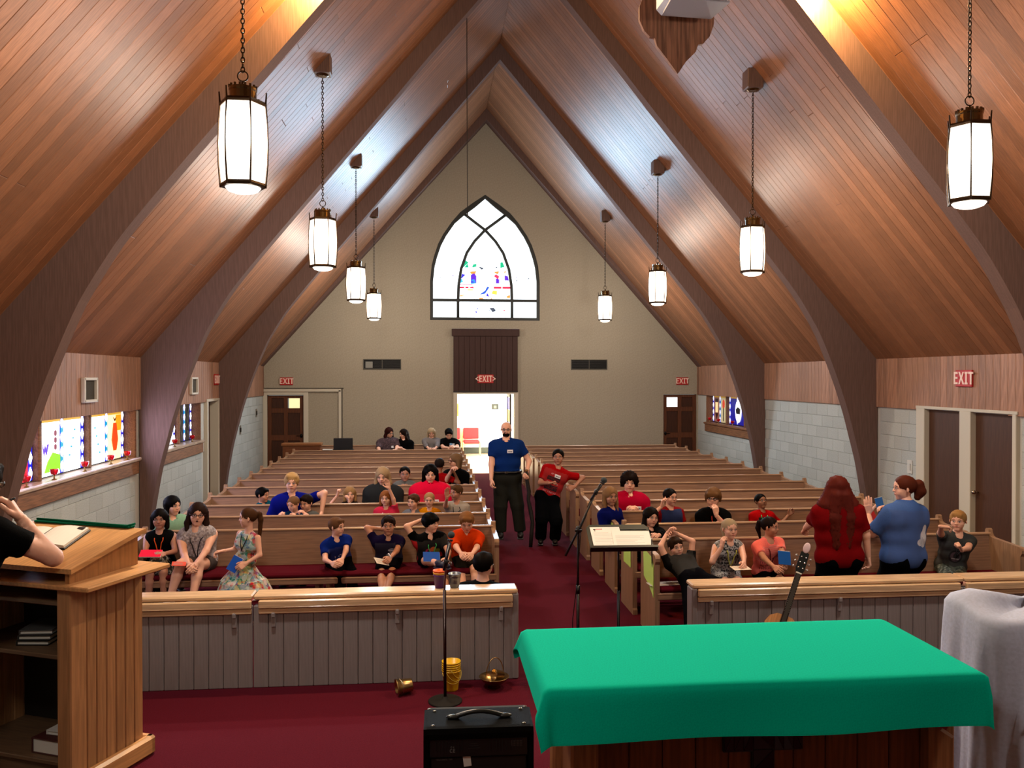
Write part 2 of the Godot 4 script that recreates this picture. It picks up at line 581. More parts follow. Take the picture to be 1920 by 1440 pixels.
# ---------------------------------------------------------------- roof boards and arches
func build_ceiling() -> void:
	var ang := atan(SLOPE)
	var lng := HALF / cos(ang)
	for side in [-1, 1]:
		# frame: x up the slope, y towards the room, z along the nave
		var up := Vector3(-side * cos(ang), sin(ang), 0)
		var inward := Vector3(-side * sin(ang), -cos(ang), 0)
		var b := Basis(up, inward, up.cross(inward))
		var org := Vector3(XC + side * HALF, roof_y(HALF), 0)
		var slab := MB.new()
		var z0 := ZBACK - 0.2
		var z1 := ZFRONT + 0.2
		var zs := b.z.z
		slab.box(Vector3(lng / 2 - 0.1, -0.16, (z0 + z1) / 2 * zs), Vector3(lng + 0.6, 0.26, z1 - z0))
		var roof := obj("ceiling", slab, wood(Color(0.66, 0.44, 0.28), 0.5, 0, 3), self, Transform3D(b, org))
		roof.set_meta("kind", "structure")
		var mm := []
		for i in 5: mm.append(wood(shade(Color(0.535, 0.355, 0.245), [0.90, 1.0, 1.06, 0.95, 1.02][i]), 0.42, 0, i + 1, 0.09, 0.0, true, 1.8))
		var variants := []
		for i in 9:
			var m := MB.new()
			var cut := rng.randf_range(1.6, lng - 1.6) if i < 7 else lng * 2
			var tones := [rng.randf_range(0.86, 1.08), rng.randf_range(0.86, 1.08)]
			if cut < lng:
				m.col = Color(tones[0], tones[0] * 0.99, tones[0] * 0.97)
				m.box(Vector3(cut / 2, -0.015, 0), Vector3(cut - 0.004, 0.03, 0.1335), 0.004)
				m.col = Color(tones[1], tones[1] * 0.99, tones[1] * 0.97)
				m.box(Vector3((cut + lng) / 2, -0.015, 0), Vector3(lng - cut, 0.03, 0.1335), 0.004)
			else:
				m.col = Color(tones[0], tones[0], tones[0])
				m.box(Vector3(lng / 2, -0.015, 0), Vector3(lng, 0.03, 0.1335), 0.004)
			variants.append(m.done())
		var z := -2.0
		while z > ZBACK:
			put("board", variants[rng.randi() % 9], mm[rng.randi() % 5], roof, Transform3D(Basis(), Vector3(0, 0, (z - 0.0675) * zs)))
			z -= 0.135
	# laminated arches
	var inner := [[5.53, -0.02], [5.46, 0.5], [5.35, 1.13], [5.23, 1.6], [5.15, 1.9], [5.02, 2.3], [4.85, 2.75], [4.65, 3.21], [4.33, 3.74], [4.0, 4.17], [3.45, 4.84], [2.5, 5.98], [1.92, 6.68], [1.39, 7.33], [0.0, 8.97]]
	var bmat := wood(C_BEAM, 0.8, 1, 2, 0.06)
	bmat.metallic_specular = 0.2
	var where := ["nearest, its feet beside the lectern and the altar", "second from the front, between the two side windows on the left", "third from the front, nearest the back wall"]
	for i in 3:
		var a := thing("arch_beam", "brown laminated timber arch, %s" % where[i], "beam", Vector3(XC, 0, ARCHES[i]), 0.0, "timber arches over the nave")
		for s in [-1, 1]:
			var poly := PackedVector2Array()
			var cv := Curve2D.new()
			for k in inner.size():
				var p := Vector2(inner[k][0], inner[k][1])
				var tn := Vector2.ZERO
				if k > 0 and k < inner.size() - 1: tn = (Vector2(inner[k + 1][0], inner[k + 1][1]) - Vector2(inner[k - 1][0], inner[k - 1][1])) * 0.12
				cv.add_point(p, -tn, tn)
			cv.bake_interval = 0.22
			for p in cv.get_baked_points(): poly.append(Vector2(p.x * s, p.y))
			poly.append(Vector2(0, RIDGE + 0.02))
			poly.append(Vector2(s * HALF, roof_y(HALF) + 0.02))
			poly.append(Vector2(s * HALF, -0.02))
			obj("rafter", MB.new().prism(poly, -0.2, 0.0), bmat, a)
	var g := MB.new()
	for s in [-1, 1]:
		var poly := PackedVector2Array([Vector2(XC + s * HALF, 2.73), Vector2(XC, 9.02), Vector2(XC, RIDGE), Vector2(XC + s * HALF, roof_y(HALF))])
		g.prism(poly, ZBACK, ZBACK + 0.34)
	struct("trim_3", g, bmat)

# ================================================================ windows
func glass(c: Color, e: float) -> StandardMaterial3D:
	return glow(c, e)

func pane(poly: PackedVector2Array, z0: float, z1: float, called: String, m: Material, parent: Node) -> void:
	obj(called, MB.new().prism(poly, z0, z1), m, parent)

func build_windows() -> void:
	# the pointed window over the door
	var w := Node3D.new()
	w.name = "window_1"
	w.set_meta("kind", "structure")
	add_child(w)
	w.position = Vector3(0, 0, ZBACK - 0.08)
	var iron := mat(Color(0.16, 0.17, 0.16), 0.6)
	var outer := arch_outline(-0.01)
	var inn := arch_outline(0.075)
	var fr := MB.new()
	for i in outer.size():
		var k := (i + 1) % outer.size()
		fr.quad(Vector3(outer[k].x, outer[k].y, 0.04), Vector3(outer[i].x, outer[i].y, 0.04), Vector3(inn[i].x, inn[i].y, 0.04), Vector3(inn[k].x, inn[k].y, 0.04))
		fr.quad(Vector3(inn[k].x, inn[k].y, -0.06), Vector3(inn[k].x, inn[k].y, 0.04), Vector3(inn[i].x, inn[i].y, 0.04), Vector3(inn[i].x, inn[i].y, -0.06))
	obj("frame", fr, iron, w)
	# tracery: two crossing ribs and a transom
	var cx := 1.385
	var rib := [[-0.70, 3.98], [-0.70, 4.45], [-0.685, 4.85], [-0.62, 5.28], [-0.47, 5.70], [-0.27, 6.0], [0.0, 6.29], [0.27, 6.49], [0.52, 6.68]]
	for s in [-1, 1]:
		var pts := []
		for p in rib: pts.append(Vector3(cx + s * p[0], p[1], 0.0))
		obj("mullion", MB.new(true).tube(pts, 0.038, 8), iron, w)
	obj("transom", bx(Vector3(cx, 4.47, 0.0), Vector3(2.7, 0.07, 0.06), 0.01), iron, w)
	# clear panes, each between its ribs (pale glass against the daylight)
	var day := glass(Color(0.93, 0.98, 1.0), 2.2)
	var q := arch_outline(0.06)
	var edge := func(y: float) -> float:   # half width of the opening at y
		var last := 1.36
		for i in 9:
			if q[i].y <= y and q[i + 1].y >= y:
				last = lerpf(q[i].x, q[i + 1].x, (y - q[i].y) / maxf(q[i + 1].y - q[i].y, 0.001)) - cx
		return last
	for s in [[-1.36, -0.70], [-0.70, 0.70], [0.70, 1.36]]:
		pane(PackedVector2Array([Vector2(cx + s[0], 4.0), Vector2(cx + s[1], 4.0), Vector2(cx + s[1], 4.47), Vector2(cx + s[0], 4.47)]), -0.05, -0.03, "pane", day, w)
	for s in [-1, 1]:
		var poly := PackedVector2Array([Vector2(cx + s * 1.36, 4.47)])
		for y in [4.95, 5.36, 5.6, 5.9, 6.15, 6.48, 6.66]: poly.append(Vector2(cx + s * edge.call(y), y))
		for i in range(8, 1, -1):
			if i >= 6: poly.append(Vector2(cx + s * absf(rib[i][0]), rib[i][1]))
			else: poly.append(Vector2(cx + s * absf(rib[i][0]), rib[i][1]))
		poly.append(Vector2(cx + s * 0.70, 4.47))
		pane(poly, -0.05, -0.03, "pane", day, w)
	var mid := PackedVector2Array([Vector2(cx - 0.70, 4.47)])
	for i in range(2, 7): mid.append(Vector2(cx + rib[i][0], rib[i][1]))
	for i in range(5, 1, -1): mid.append(Vector2(cx - rib[i][0], rib[i][1]))
	mid.append(Vector2(cx + 0.70, 4.47))
	pane(mid, -0.05, -0.03, "pane", day, w)
	pane(PackedVector2Array([Vector2(cx, 6.29), Vector2(cx + 0.52, 6.68), Vector2(cx + 0.3, 6.93), Vector2(cx, 7.12), Vector2(cx - 0.3, 6.93), Vector2(cx - 0.52, 6.68)]), -0.05, -0.03, "pane", day, w)
	# coloured pieces of the picture in the middle (x, y from the window's lower left corner, in hundredths of its 2.83 m width)
	var cols := {"g": Color(0.05, 0.75, 0.55), "p": Color(0.36, 0.12, 0.85), "b": Color(0.12, 0.35, 0.85), "c": Color(0.3, 0.8, 1.0), "r": Color(0.9, 0.12, 0.3), "k": Color(0.85, 0.2, 0.4), "y": Color(0.95, 0.85, 0.35), "o": Color(0.95, 0.6, 0.25), "n": Color(0.25, 0.3, 0.38), "v": Color(0.2, 0.15, 0.9)}
	var bits := [
		["g", 30, 51, 35, 56, 32, 58], ["g", 31, 51, 35, 51, 34, 55], ["g", 38, 51, 42, 52, 42, 55, 39, 54], ["g", 64, 51, 68, 52, 66, 57, 64, 56],
		["n", 44, 52, 49, 51, 47, 49, 50, 46, 46, 50], ["n", 58, 51, 61, 51, 62, 53, 61, 52],
		["o", 36, 47, 42, 48, 41, 45, 37, 45], ["p", 37, 36, 42, 36, 42, 43, 40, 46, 37, 44], ["c", 37, 35, 42, 36, 40, 40, 37, 39], ["v", 28, 40, 32, 44, 29, 45],
		["c", 27, 36, 30, 37, 29, 40, 27, 40], ["o", 58, 47, 63, 48, 62, 45, 59, 46], ["p", 60, 36, 63, 36, 63, 40, 60, 41], ["k", 58, 43, 62, 40, 63, 43, 60, 45],
		["p", 68, 39, 72, 39, 71, 43, 68, 44], ["o", 67, 45, 70, 48, 68, 48], ["r", 26, 31, 31, 31, 31, 32.5, 26, 32.5], ["r", 32, 31, 35, 31, 35, 32.5, 32, 32.5], ["k", 36, 31, 40, 31, 39, 33, 36, 32],
		["k", 26, 34.5, 39, 34.5, 39, 35, 26, 35], ["r", 58, 31, 65, 31, 65, 33, 58, 33], ["r", 66, 31, 73, 31, 73, 33, 66, 33], ["k", 58, 34.5, 73, 34.5, 73, 35, 58, 35],
		["b", 45, 25, 50, 26, 54, 32, 52, 33, 50, 29, 46, 26], ["v", 51, 24, 54, 23, 52, 27], ["y", 56, 26, 61, 25, 61, 29, 57, 29], ["o", 44, 20, 49, 20, 48, 22, 45, 22], ["o", 54, 20, 57, 20, 56, 22],
		["o", 27, 23, 31, 24, 31, 24.6, 27, 24.4], ["y", 34, 29, 39, 29, 39, 30, 34, 30], ["o", 70, 22, 73, 22, 73, 25, 70, 24],
		["v", 41, 8, 43, 12, 44, 12, 42, 9.5, 43, 7], ["n", 57, 9, 60, 9, 58, 10.5], ["n", 54, 12, 58, 12.5, 60, 10, 57, 8], ["n", 52, 9.5, 55, 10, 54, 9], ["r", 67, 9, 69, 9.7, 67, 10.5],
		["p", 20, 42, 21.5, 43, 20.5, 44], ["n", 9, 40, 9.8, 41, 9, 42], ["p", 78, 41, 79.5, 42, 79, 43], ["n", 89.5, 40, 91, 41, 90, 42], ["n", 78.5, 38, 80, 39, 79, 40],
	]
	for b in bits:
		var poly := PackedVector2Array()
		for i in range(1, b.size(), 2): poly.append(Vector2(-0.03 + b[i] * 0.0283, 3.95 + b[i + 1] * 0.0268))
		pane(poly, -0.032, -0.02, "glass_piece", glow(cols[b[0]], 0.75), w)
	# left windows: a long lit one and a shorter one whose far panel is dark
	side_window("window_2", XL, 1, -8.3, -12.38, 1.0)
	side_window("window_3", XL, 1, -12.8, -15.75, 0.8)
	side_window("window_4", XR, -1, -17.2, -20.75, 0.35)

# a strip window of picture panels in a side wall; s = +1 looks towards +x
func side_window(called: String, x: float, s: int, z0: float, z1: float, e: float) -> void:
	var w := Node3D.new()
	w.name = called
	w.set_meta("kind", "structure")
	add_child(w)
	w.position = Vector3(x, 0, 0)
	var oak := wood(Color(0.52, 0.36, 0.25), 0.5, 2, 2)
	var lng := z0 - z1
	var zc := (z0 + z1) / 2
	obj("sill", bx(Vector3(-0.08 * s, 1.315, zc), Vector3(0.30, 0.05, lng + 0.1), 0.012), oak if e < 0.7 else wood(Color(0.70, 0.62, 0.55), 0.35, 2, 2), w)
	obj("apron", bx(Vector3(0.02 * s, 1.20, zc), Vector3(0.05, 0.18, lng + 0.02), 0.008), oak, w)
	obj("window_head", bx(Vector3(-0.1 * s, 2.04, zc), Vector3(0.2, 0.04, lng)), oak, w)
	for z in [z0, z1]: obj("jamb", bx(Vector3(-0.1 * s, 1.68, z), Vector3(0.2, 0.70, 0.05)), oak, w)
	obj("backing", bx(Vector3(-0.19 * s, 1.68, zc), Vector3(0.02, 0.70, lng)), mat(Color(0.1, 0.1, 0.1)), w)
	var px := -0.16 * s
	var blue := glow(Color(0.07, 0.12, 0.85), 0.8 * e)
	var teal := glow(Color(0.05, 0.6, 0.75), 0.9 * e)
	var white := glow(Color(0.95, 0.97, 1.0), 2.6 * e)
	var cream := glow(Color(1.0, 0.9, 0.65), 1.6 * e)
	# polygons are given in (distance along the wall, height) and stand proud towards the room
	var piece := func(pts: Array, m: Material, called2: String, lift: float) -> void:
		var poly := PackedVector2Array()
		for p in pts: poly.append(Vector2(p[0], p[1]))
		var mb := MB.new()
		var c := Transform3D(Basis(Vector3(0, 0, -1), Vector3(0, 1, 0), Vector3(1, 0, 0)), Vector3(px, 0, z0))
		mb.xf = c
		if s > 0: mb.prism(poly, lift, lift + 0.008)
		else: mb.prism(poly, -lift - 0.008, -lift)
		obj(called2, mb, m, w)
	var rect := func(a: float, y0: float, b: float, y1: float, m: Material, called2: String, lift: float) -> void:
		piece.call([[a, y0], [b, y0], [b, y1], [a, y1]], m, called2, lift)
	var ov := func(ca: float, cy: float, ra: float, ry: float, n := 10) -> Array:
		var r := []
		for i in n: r.append([ca + ra * cos(TAU * i / n), cy + ry * sin(TAU * i / n)])
		return r
	var Y0 := 1.36
	var Y1 := 2.01
	var border := func(a: float, odd: bool) -> void:
		rect.call(a, Y0, a + 0.10, Y1, blue, "border_glass", 0.0)
		for i in 4:
			var y := Y0 + 0.08 + i * 0.17
			piece.call([[a + 0.05, y - 0.07], [a + 0.09, y], [a + 0.05, y + 0.07], [a + 0.01, y]], white, "glass_piece", 0.008)
			if odd and i < 3: rect.call(a + 0.02, y + 0.055, a + 0.08, y + 0.115, teal, "glass_piece", 0.008)
	var n := 3
	var bay := lng / n
	var tick := 0
	for i in n:
		var a := i * bay
		if i > 0: obj("mullion", bx(Vector3(px + 0.03 * s, 1.68, z0 - a), Vector3(0.09, 0.68, 0.07), 0.008), oak, w)
		border.call(a + 0.05, false)
		border.call(a + bay / 2 - 0.05, true)
		border.call(a + bay - 0.15, false)
		for k in 2:
			var l := a + (0.15 if k == 0 else bay / 2 + 0.05)
			var r := a + (bay / 2 - 0.05 if k == 0 else bay - 0.15)
			var m := (l + r) / 2
			var pic := (i * 2 + k) % 6
			if called == "window_3" and i == 2:
				rect.call(l, Y0, r, Y1, mat(Color(0.09, 0.10, 0.09), 0.3), "pane", 0.0)
				for t in 5: piece.call(ov.call(m + 0.05 * sin(t * 2.1), 1.5 + t * 0.1, 0.03, 0.04, 6), mat(Color(0.35, 0.37, 0.35), 0.3), "glass_piece", 0.008)
				continue
			if called == "window_4": pic = [1, 0, 7, 7, 6, 8][i * 2 + k]
			rect.call(l, Y1 - 0.035, r, Y1, glow(Color(0.95, 0.75, 0.25), 0.8 * e), "glass_piece", 0.008)
			match pic:
				0:   # blue sky over a teal robe
					rect.call(l, Y0, r, Y1, white, "pane", 0.0)
					piece.call([[l, 1.98], [r, 1.98], [r, 1.76], [m, 1.8], [l, 1.78]], glow(Color(0.1, 0.3, 0.8), 0.8 * e), "glass_piece", 0.008)
					piece.call([[m - 0.08, 1.4], [m + 0.1, 1.4], [m + 0.06, 1.62], [m - 0.04, 1.68]], teal, "glass_piece", 0.008)
				1:   # white jar and drops on red
					rect.call(l, Y0, r, Y1, glow(Color(0.88, 0.04, 0.2), 0.75 * e), "pane", 0.0)
					piece.call([[m - 0.05, 1.92], [m + 0.05, 1.92], [m + 0.06, 1.82], [m + 0.14, 1.70], [m + 0.08, 1.60], [m - 0.08, 1.60], [m - 0.14, 1.70], [m - 0.06, 1.82]], white, "glass_piece", 0.008)
					for t in 3: piece.call(ov.call(m - 0.1 + t * 0.1, 1.49 + (0.03 if t != 1 else 0.0), 0.025, 0.04, 8), white, "glass_piece", 0.008)
				2:   # green hill, purple letter, brown rings
					rect.call(l, Y0, r, Y1, white, "pane", 0.0)
					piece.call([[l + 0.08, 1.4], [r, 1.4], [r, 1.58], [m + 0.05, 1.62], [m - 0.08, 1.52]], glow(Color(0.5, 0.8, 0.05), 0.9 * e), "glass_piece", 0.008)
					piece.call([[l + 0.03, 1.73], [l + 0.07, 1.60], [l + 0.10, 1.66], [l + 0.13, 1.60], [l + 0.19, 1.73], [l + 0.15, 1.72], [l + 0.13, 1.66], [l + 0.10, 1.71], [l + 0.07, 1.66]], glow(Color(0.35, 0.2, 0.8), 0.8 * e), "glass_piece", 0.008)
					for t in 3: piece.call(ov.call(r - 0.12, 1.68 + t * 0.08, 0.03, 0.035, 8), glow(Color(0.5, 0.2, 0.3), 0.7 * e), "glass_piece", 0.008)
				3:   # nearly clear
					rect.call(l, Y0, r, Y1, white, "pane", 0.0)
					for t in 4: piece.call(ov.call(m - 0.08 + 0.05 * t, 1.55 + 0.1 * t, 0.02, 0.012, 6), teal, "glass_piece", 0.008)
				4:   # nearly clear with blue specks
					rect.call(l, Y0, r, Y1, white, "pane", 0.0)
					for t in 4: piece.call(ov.call(m + 0.06 - 0.05 * t, 1.5 + 0.11 * t, 0.02, 0.014, 6), teal, "glass_piece", 0.008)
				5:   # orange bell on cream and amber
					rect.call(l, Y0, r, Y1, cream, "pane", 0.0)
					rect.call(m + 0.05, 1.75, r, 1.97, glow(Color(1.0, 0.65, 0.1), 0.9 * e), "glass_piece", 0.008)
					piece.call([[m - 0.05, 1.86], [m + 0.05, 1.86], [m + 0.11, 1.63], [m + 0.05, 1.48], [m - 0.05, 1.48], [m - 0.11, 1.63]], glow(Color(0.95, 0.28, 0.05), 0.8 * e), "glass_piece", 0.012)
					piece.call([[m - 0.06, 1.94], [m, 1.88], [m + 0.06, 1.94], [m, 1.91]], glow(Color(0.35, 0.12, 0.05), 0.4 * e), "glass_piece", 0.012)
				6:   # amber torch on cream
					rect.call(l, Y0, r, Y1, glow(Color(0.85, 0.8, 0.62), 1.0 * e), "pane", 0.0)
					piece.call(ov.call(m, 1.82, 0.08, 0.11), glow(Color(0.9, 0.25, 0.1), 0.9 * e), "glass_piece", 0.008)
					rect.call(m - 0.02, 1.4, m + 0.02, 1.72, mat(Color(0.12, 0.07, 0.04), 0.4), "glass_piece", 0.008)
				7:   # white oval with a dark lamb on deep blue
					rect.call(l, Y0, r, Y1, glow(Color(0.03, 0.06, 0.6), 1.1 * e), "pane", 0.0)
					if k == 0:
						piece.call(ov.call(r - 0.02, 1.68, 0.20, 0.27, 16), white, "glass_piece", 0.012)
						piece.call([[r - 0.13, 1.62], [r + 0.08, 1.62], [r + 0.12, 1.72], [r, 1.78], [r - 0.15, 1.74]], mat(Color(0.03, 0.03, 0.05), 0.4), "glass_piece", 0.02)
				8:   # pale scroll on rose
					rect.call(l, Y0, r, Y1, glow(Color(0.62, 0.42, 0.38), 0.7 * e), "pane", 0.0)
					rect.call(m - 0.08, 1.6, m + 0.08, 1.85, cream, "glass_piece", 0.008)
					piece.call([[m - 0.1, 1.58], [m + 0.1, 1.58], [m, 1.42]], mat(Color(0.25, 0.08, 0.06), 0.4), "glass_piece", 0.008)
					rect.call(m - 0.1, 1.86, m + 0.1, 1.94, mat(Color(0.2, 0.08, 0.07), 0.4), "glass_piece", 0.008)
			tick += 1
	# small red votive cups along the sill
	var spots := [-9.15, -9.79, -10.62, -11.45, -12.05] if called == "window_2" else ([-14.2, -15.2] if called == "window_3" else [-17.75, -18.9, -19.85, -20.5])
	var ends := ["nearest the lectern", "second from the lectern", "in the middle of its row", "second from the timber arch", "nearest the timber arch"]
	for i in spots.size():
		var lab: String
		if called == "window_2": lab = "red glass votive cup on the bright left window sill, %s" % ends[i]
		elif called == "window_3": lab = "red votive cup on the darker left sill beyond the second arch, %s" % ["nearer the front", "nearer the back"][i]
		else: lab = "dark red votive cup on the right window sill, %s" % ["nearest the timber arch", "second from the timber arch", "third from the timber arch", "nearest the back wall"][i]
		var cup := thing("votive_cup", lab, "candle cup", Vector3(x + 0.0 * s, 1.34, spots[i]), 0.0, "votive cups on the window sills")
		var red := mat(Color(0.75, 0.03, 0.10), 0.15)
		obj("stem", MB.new(true).lathe([[0.0, 0.0], [0.028, 0.0], [0.025, 0.008], [0.009, 0.015], [0.009, 0.06]], 12), mat(Color(0.55, 0.45, 0.3), 0.3, 0.8), cup)
		obj("bowl", MB.new(true).lathe([[0.0, 0.055], [0.03, 0.06], [0.042, 0.09], [0.048, 0.12], [0.042, 0.12], [0.034, 0.09], [0.0, 0.07]], 14), red, cup)

# ================================================================ doors, lobby, fittings
func build_doors() -> void:
	var oak := wood(Color(0.36, 0.20, 0.11), 0.45, 1, 4, 0.14)
	var dark := wood(Color(0.25, 0.135, 0.075), 0.45, 1, 4, 0.14)
	var black := mat(Color(0.03, 0.03, 0.03), 0.35, 0.6)
	var white := mat(C_TRIM, 0.6)
	for i in 2:
		var x0 := -4.12 if i == 0 else 6.09
		var d := Node3D.new()
		d.name = "door_%d" % (i + 1)
		d.set_meta("kind", "structure")
		add_child(d)
		d.position = Vector3(x0, 0, ZBACK - 0.06)
		# leaf built of stiles and rails round the panels; one small upper panel is glass
		var gx := 0.53 if i == 0 else 0.06
		var bx0 := 0.08 if i == 0 else 0.48
		var m := MB.new()
		for r in [[0.0, 0.10, 0.02, 2.02], [0.40, 0.50, 0.02, 2.02], [0.80, 0.90, 0.02, 2.02]]: m.box(Vector3((r[0] + r[1]) / 2, (r[2] + r[3]) / 2, 0), Vector3(r[1] - r[0], r[3] - r[2], 0.045), 0.004)
		for y in [[0.02, 0.2], [0.88, 1.02], [1.58, 1.70], [1.95, 2.02]]: m.box(Vector3(0.45, (y[0] + y[1]) / 2, 0), Vector3(0.9, y[1] - y[0], 0.043), 0.004)
		obj("leaf", m, oak, d)
		for c in [0.25, 0.65]:
			obj("panel", MB.new().box(Vector3(c, 0.54, -0.008), Vector3(0.31, 0.70, 0.02), 0.008), dark, d)
			obj("panel", MB.new().box(Vector3(c, 1.30, -0.008), Vector3(0.31, 0.58, 0.02), 0.008), dark, d)
		obj("panel", MB.new().box(Vector3(bx0 + 0.17, 1.82, -0.008), Vector3(0.31, 0.26, 0.02), 0.008), dark, d)
		obj("pane", MB.new().box(Vector3(gx + 0.165, 1.825, 0.0), Vector3(0.33, 0.26, 0.012)), glow(Color(0.98, 0.95, 0.72) if i == 0 else Color(1, 1, 1), 0.75 if i == 0 else 2.2), d)
		var hx := 0.84 if i == 0 else 0.06
		var h := MB.new(true)
		h.ball(Vector3(hx, 1.0, 0.04), Vector3(0.035, 0.05, 0.012), 6)
		h.tube([Vector3(hx, 1.0, 0.03), Vector3(hx, 1.0, 0.08), Vector3(hx + (-0.11 if i == 0 else 0.11), 1.0, 0.085)], 0.011, 8)
		obj("handle", h, black, d)
	# white casings by the corners
	var tr := MB.new()
	for r in [[-4.22, -4.12], [-3.22, -3.10]]: tr.box(Vector3((r[0] + r[1]) / 2, 1.08, ZBACK + 0.015), Vector3(r[1] - r[0], 2.16, 0.03), 0.004)
	tr.box(Vector3(-3.67, 2.08, ZBACK + 0.015), Vector3(0.9, 0.09, 0.03), 0.004)
	struct("trim_4", tr, white)
	# casing of the double door in the middle
	var cs := MB.new()
	for x in [0.61, 2.19]: cs.box(Vector3(x, 1.03, ZBACK - 0.06), Vector3(0.10, 2.06, 0.22), 0.006)
	cs.box(Vector3(1.40, 2.075, ZBACK - 0.06), Vector3(1.68, 0.05, 0.22), 0.006)
	struct("trim_5", cs, white)
	# two plain brown doors in the right wall, one in the left
	var slab := wood(Color(0.30, 0.19, 0.13), 0.5, 1, 1, 0.08)
	var n := 3
	for z in [[-9.42, -10.21], [-10.42, -11.23]]:
		var d := Node3D.new()
		d.name = "door_%d" % n
		d.set_meta("kind", "structure")
		add_child(d)
		d.position = Vector3(XR + 0.06, 0, (z[0] + z[1]) / 2)
		obj("leaf", bx(Vector3(0, 1.02, 0), Vector3(0.045, 2.03, z[0] - z[1]), 0.004), slab, d)
		if n == 3:
			var k := MB.new(true)
			k.tube([Vector3(-0.02, 1.0, -0.33), Vector3(-0.07, 1.0, -0.33)], 0.012, 8)
			k.ball(Vector3(-0.085, 1.0, -0.33), Vector3(0.028, 0.028, 0.028), 6)
			obj("knob", k, mat(Color(0.75, 0.72, 0.65), 0.2, 1.0), d)
		n += 1
	var rt := MB.new()
	for z in [[-9.35, -9.42], [-10.20, -10.43], [-11.22, -11.42]]: rt.box(Vector3(XR + 0.03, 1.02, (z[0] + z[1]) / 2), Vector3(0.14, 2.05, z[0] - z[1]), 0.006)
	rt.box(Vector3(XR + 0.03, 2.06, -10.38), Vector3(0.14, 0.04, 2.1), 0.004)
	struct("trim_6", rt, white)
	var d5 := Node3D.new()
	d5.name = "door_5"
	d5.set_meta("kind", "structure")
	add_child(d5)
	d5.position = Vector3(XL - 0.14, 0, -16.5)
	obj("leaf", bx(Vector3(0, 1.02, 0), Vector3(0.045, 2.04, 0.90), 0.004), slab, d5)
	var lt := MB.new()
	for z in [-16.09, -16.91]: lt.box(Vector3(XL - 0.04, 1.02, z), Vector3(0.17, 2.04, 0.10), 0.006)
	lt.box(Vector3(XL - 0.04, 2.05, -16.5), Vector3(0.17, 0.05, 0.92), 0.004)
	struct("trim_7", lt, white)
	# brown boarded panel over the double door
	var p := thing("door_panel", "brown boarded panel hung over the double doorway in the back wall", "panel", Vector3(1.39, 2.10, ZBACK + 0.05))
	var brown := wood(Color(0.24, 0.15, 0.13), 0.6, 1, 3, 0.08)
	for i in 12: obj("board", MB.new().box(Vector3(-0.828 + (i + 0.5) * 0.138, 0.72, 0), Vector3(0.136, 1.44, 0.05), 0.006), brown, p)
	obj("header", MB.new().box(Vector3(0, 1.53, 0.02), Vector3(1.74, 0.19, 0.1), 0.008), brown, p)
	obj("rail", MB.new().box(Vector3(0, 0.015, 0.0), Vector3(1.66, 0.03, 0.06), 0.004), mat(Color(0.1, 0.07, 0.06), 0.6), p)
	# exit signs
	exit_sign("EXIT", Vector3(-3.64, 2.285, ZBACK + 0.015), 0.0, 0.32, 0.19, "red EXIT sign on the back wall above the left panelled door")
	exit_sign("EXIT", Vector3(6.59, 2.285, ZBACK + 0.015), 0.0, 0.32, 0.19, "red EXIT sign on the back wall above the right panelled door")
	exit_sign("<EXIT>", Vector3(1.385, 2.33, ZBACK + 0.085), 0.0, 0.41, 0.22, "red EXIT sign with arrows on the brown panel over the doorway")
	exit_sign("EXIT", Vector3(XR - 0.035, 2.365, -10.33), -PI / 2, 0.34, 0.22, "red EXIT sign on the right boarded wall above the two brown doors")
	exit_sign("EXIT", Vector3(XL + 0.035, 2.335, -16.75), PI / 2, 0.32, 0.21, "red EXIT sign on the left boarded wall above the side door")
	# vents, plates, boxes
	for i in 2:
		var v := thing("wall_vent", "dark rectangular wall grille on the back wall, %s of the brown panel" % ["left", "right"][i], "vent", Vector3(-1.25 if i == 0 else 4.10, 2.69, ZBACK), 0.0, "grilles in the back wall")
		obj("frame", MB.new().box(Vector3(0, 0.0, 0.01), Vector3(0.96, 0.02, 0.03), 0.004).box(Vector3(0, 0.245, 0.01), Vector3(0.96, 0.02, 0.03), 0.004).box(Vector3(-0.47, 0.12, 0.01), Vector3(0.02, 0.25, 0.03), 0.004).box(Vector3(0.47, 0.12, 0.01), Vector3(0.02, 0.25, 0.03), 0.004).box(Vector3(0, 0.12, 0.01), Vector3(0.015, 0.25, 0.02)), mat(Color(0.33, 0.32, 0.28), 0.6), v)
		obj("backing", MB.new().box(Vector3(0, 0.12, 0.004), Vector3(0.94, 0.23, 0.008)), mat(Color(0.06, 0.06, 0.055), 0.5), v)
		for s in 8: obj("slat", MB.new().box(Vector3(0, 0.025 + s * 0.028, 0.012), Vector3(0.93, 0.016, 0.008), 0.0, Basis(Vector3.RIGHT, 0.6)), mat(Color(0.10, 0.10, 0.09), 0.4), v)
		if i == 0: obj("torn_liner", MB.new().box(Vector3(-0.33, 0.11, 0.016), Vector3(0.18, 0.16, 0.006)), mat(Color(0.55, 0.55, 0.52), 0.8), v)
	for i in 2:
		var s := thing("wall_speaker", ["white framed square wall speaker above the bright left window", "white framed square wall speaker behind the second arch on the left"][i], "speaker", Vector3(XL + 0.03, 2.335, -10.65 if i == 0 else -15.15), PI / 2, "speakers on the left wall")
		obj("frame", MB.new().box(Vector3(0, 0.135, 0.02), Vector3(0.40, 0.035, 0.05), 0.006).box(Vector3(0, -0.135, 0.02), Vector3(0.40, 0.035, 0.05), 0.006).box(Vector3(-0.185, 0, 0.02), Vector3(0.035, 0.3, 0.05), 0.006).box(Vector3(0.185, 0, 0.02), Vector3(0.035, 0.3, 0.05), 0.006), mat(Color(0.85, 0.83, 0.78), 0.5), s)
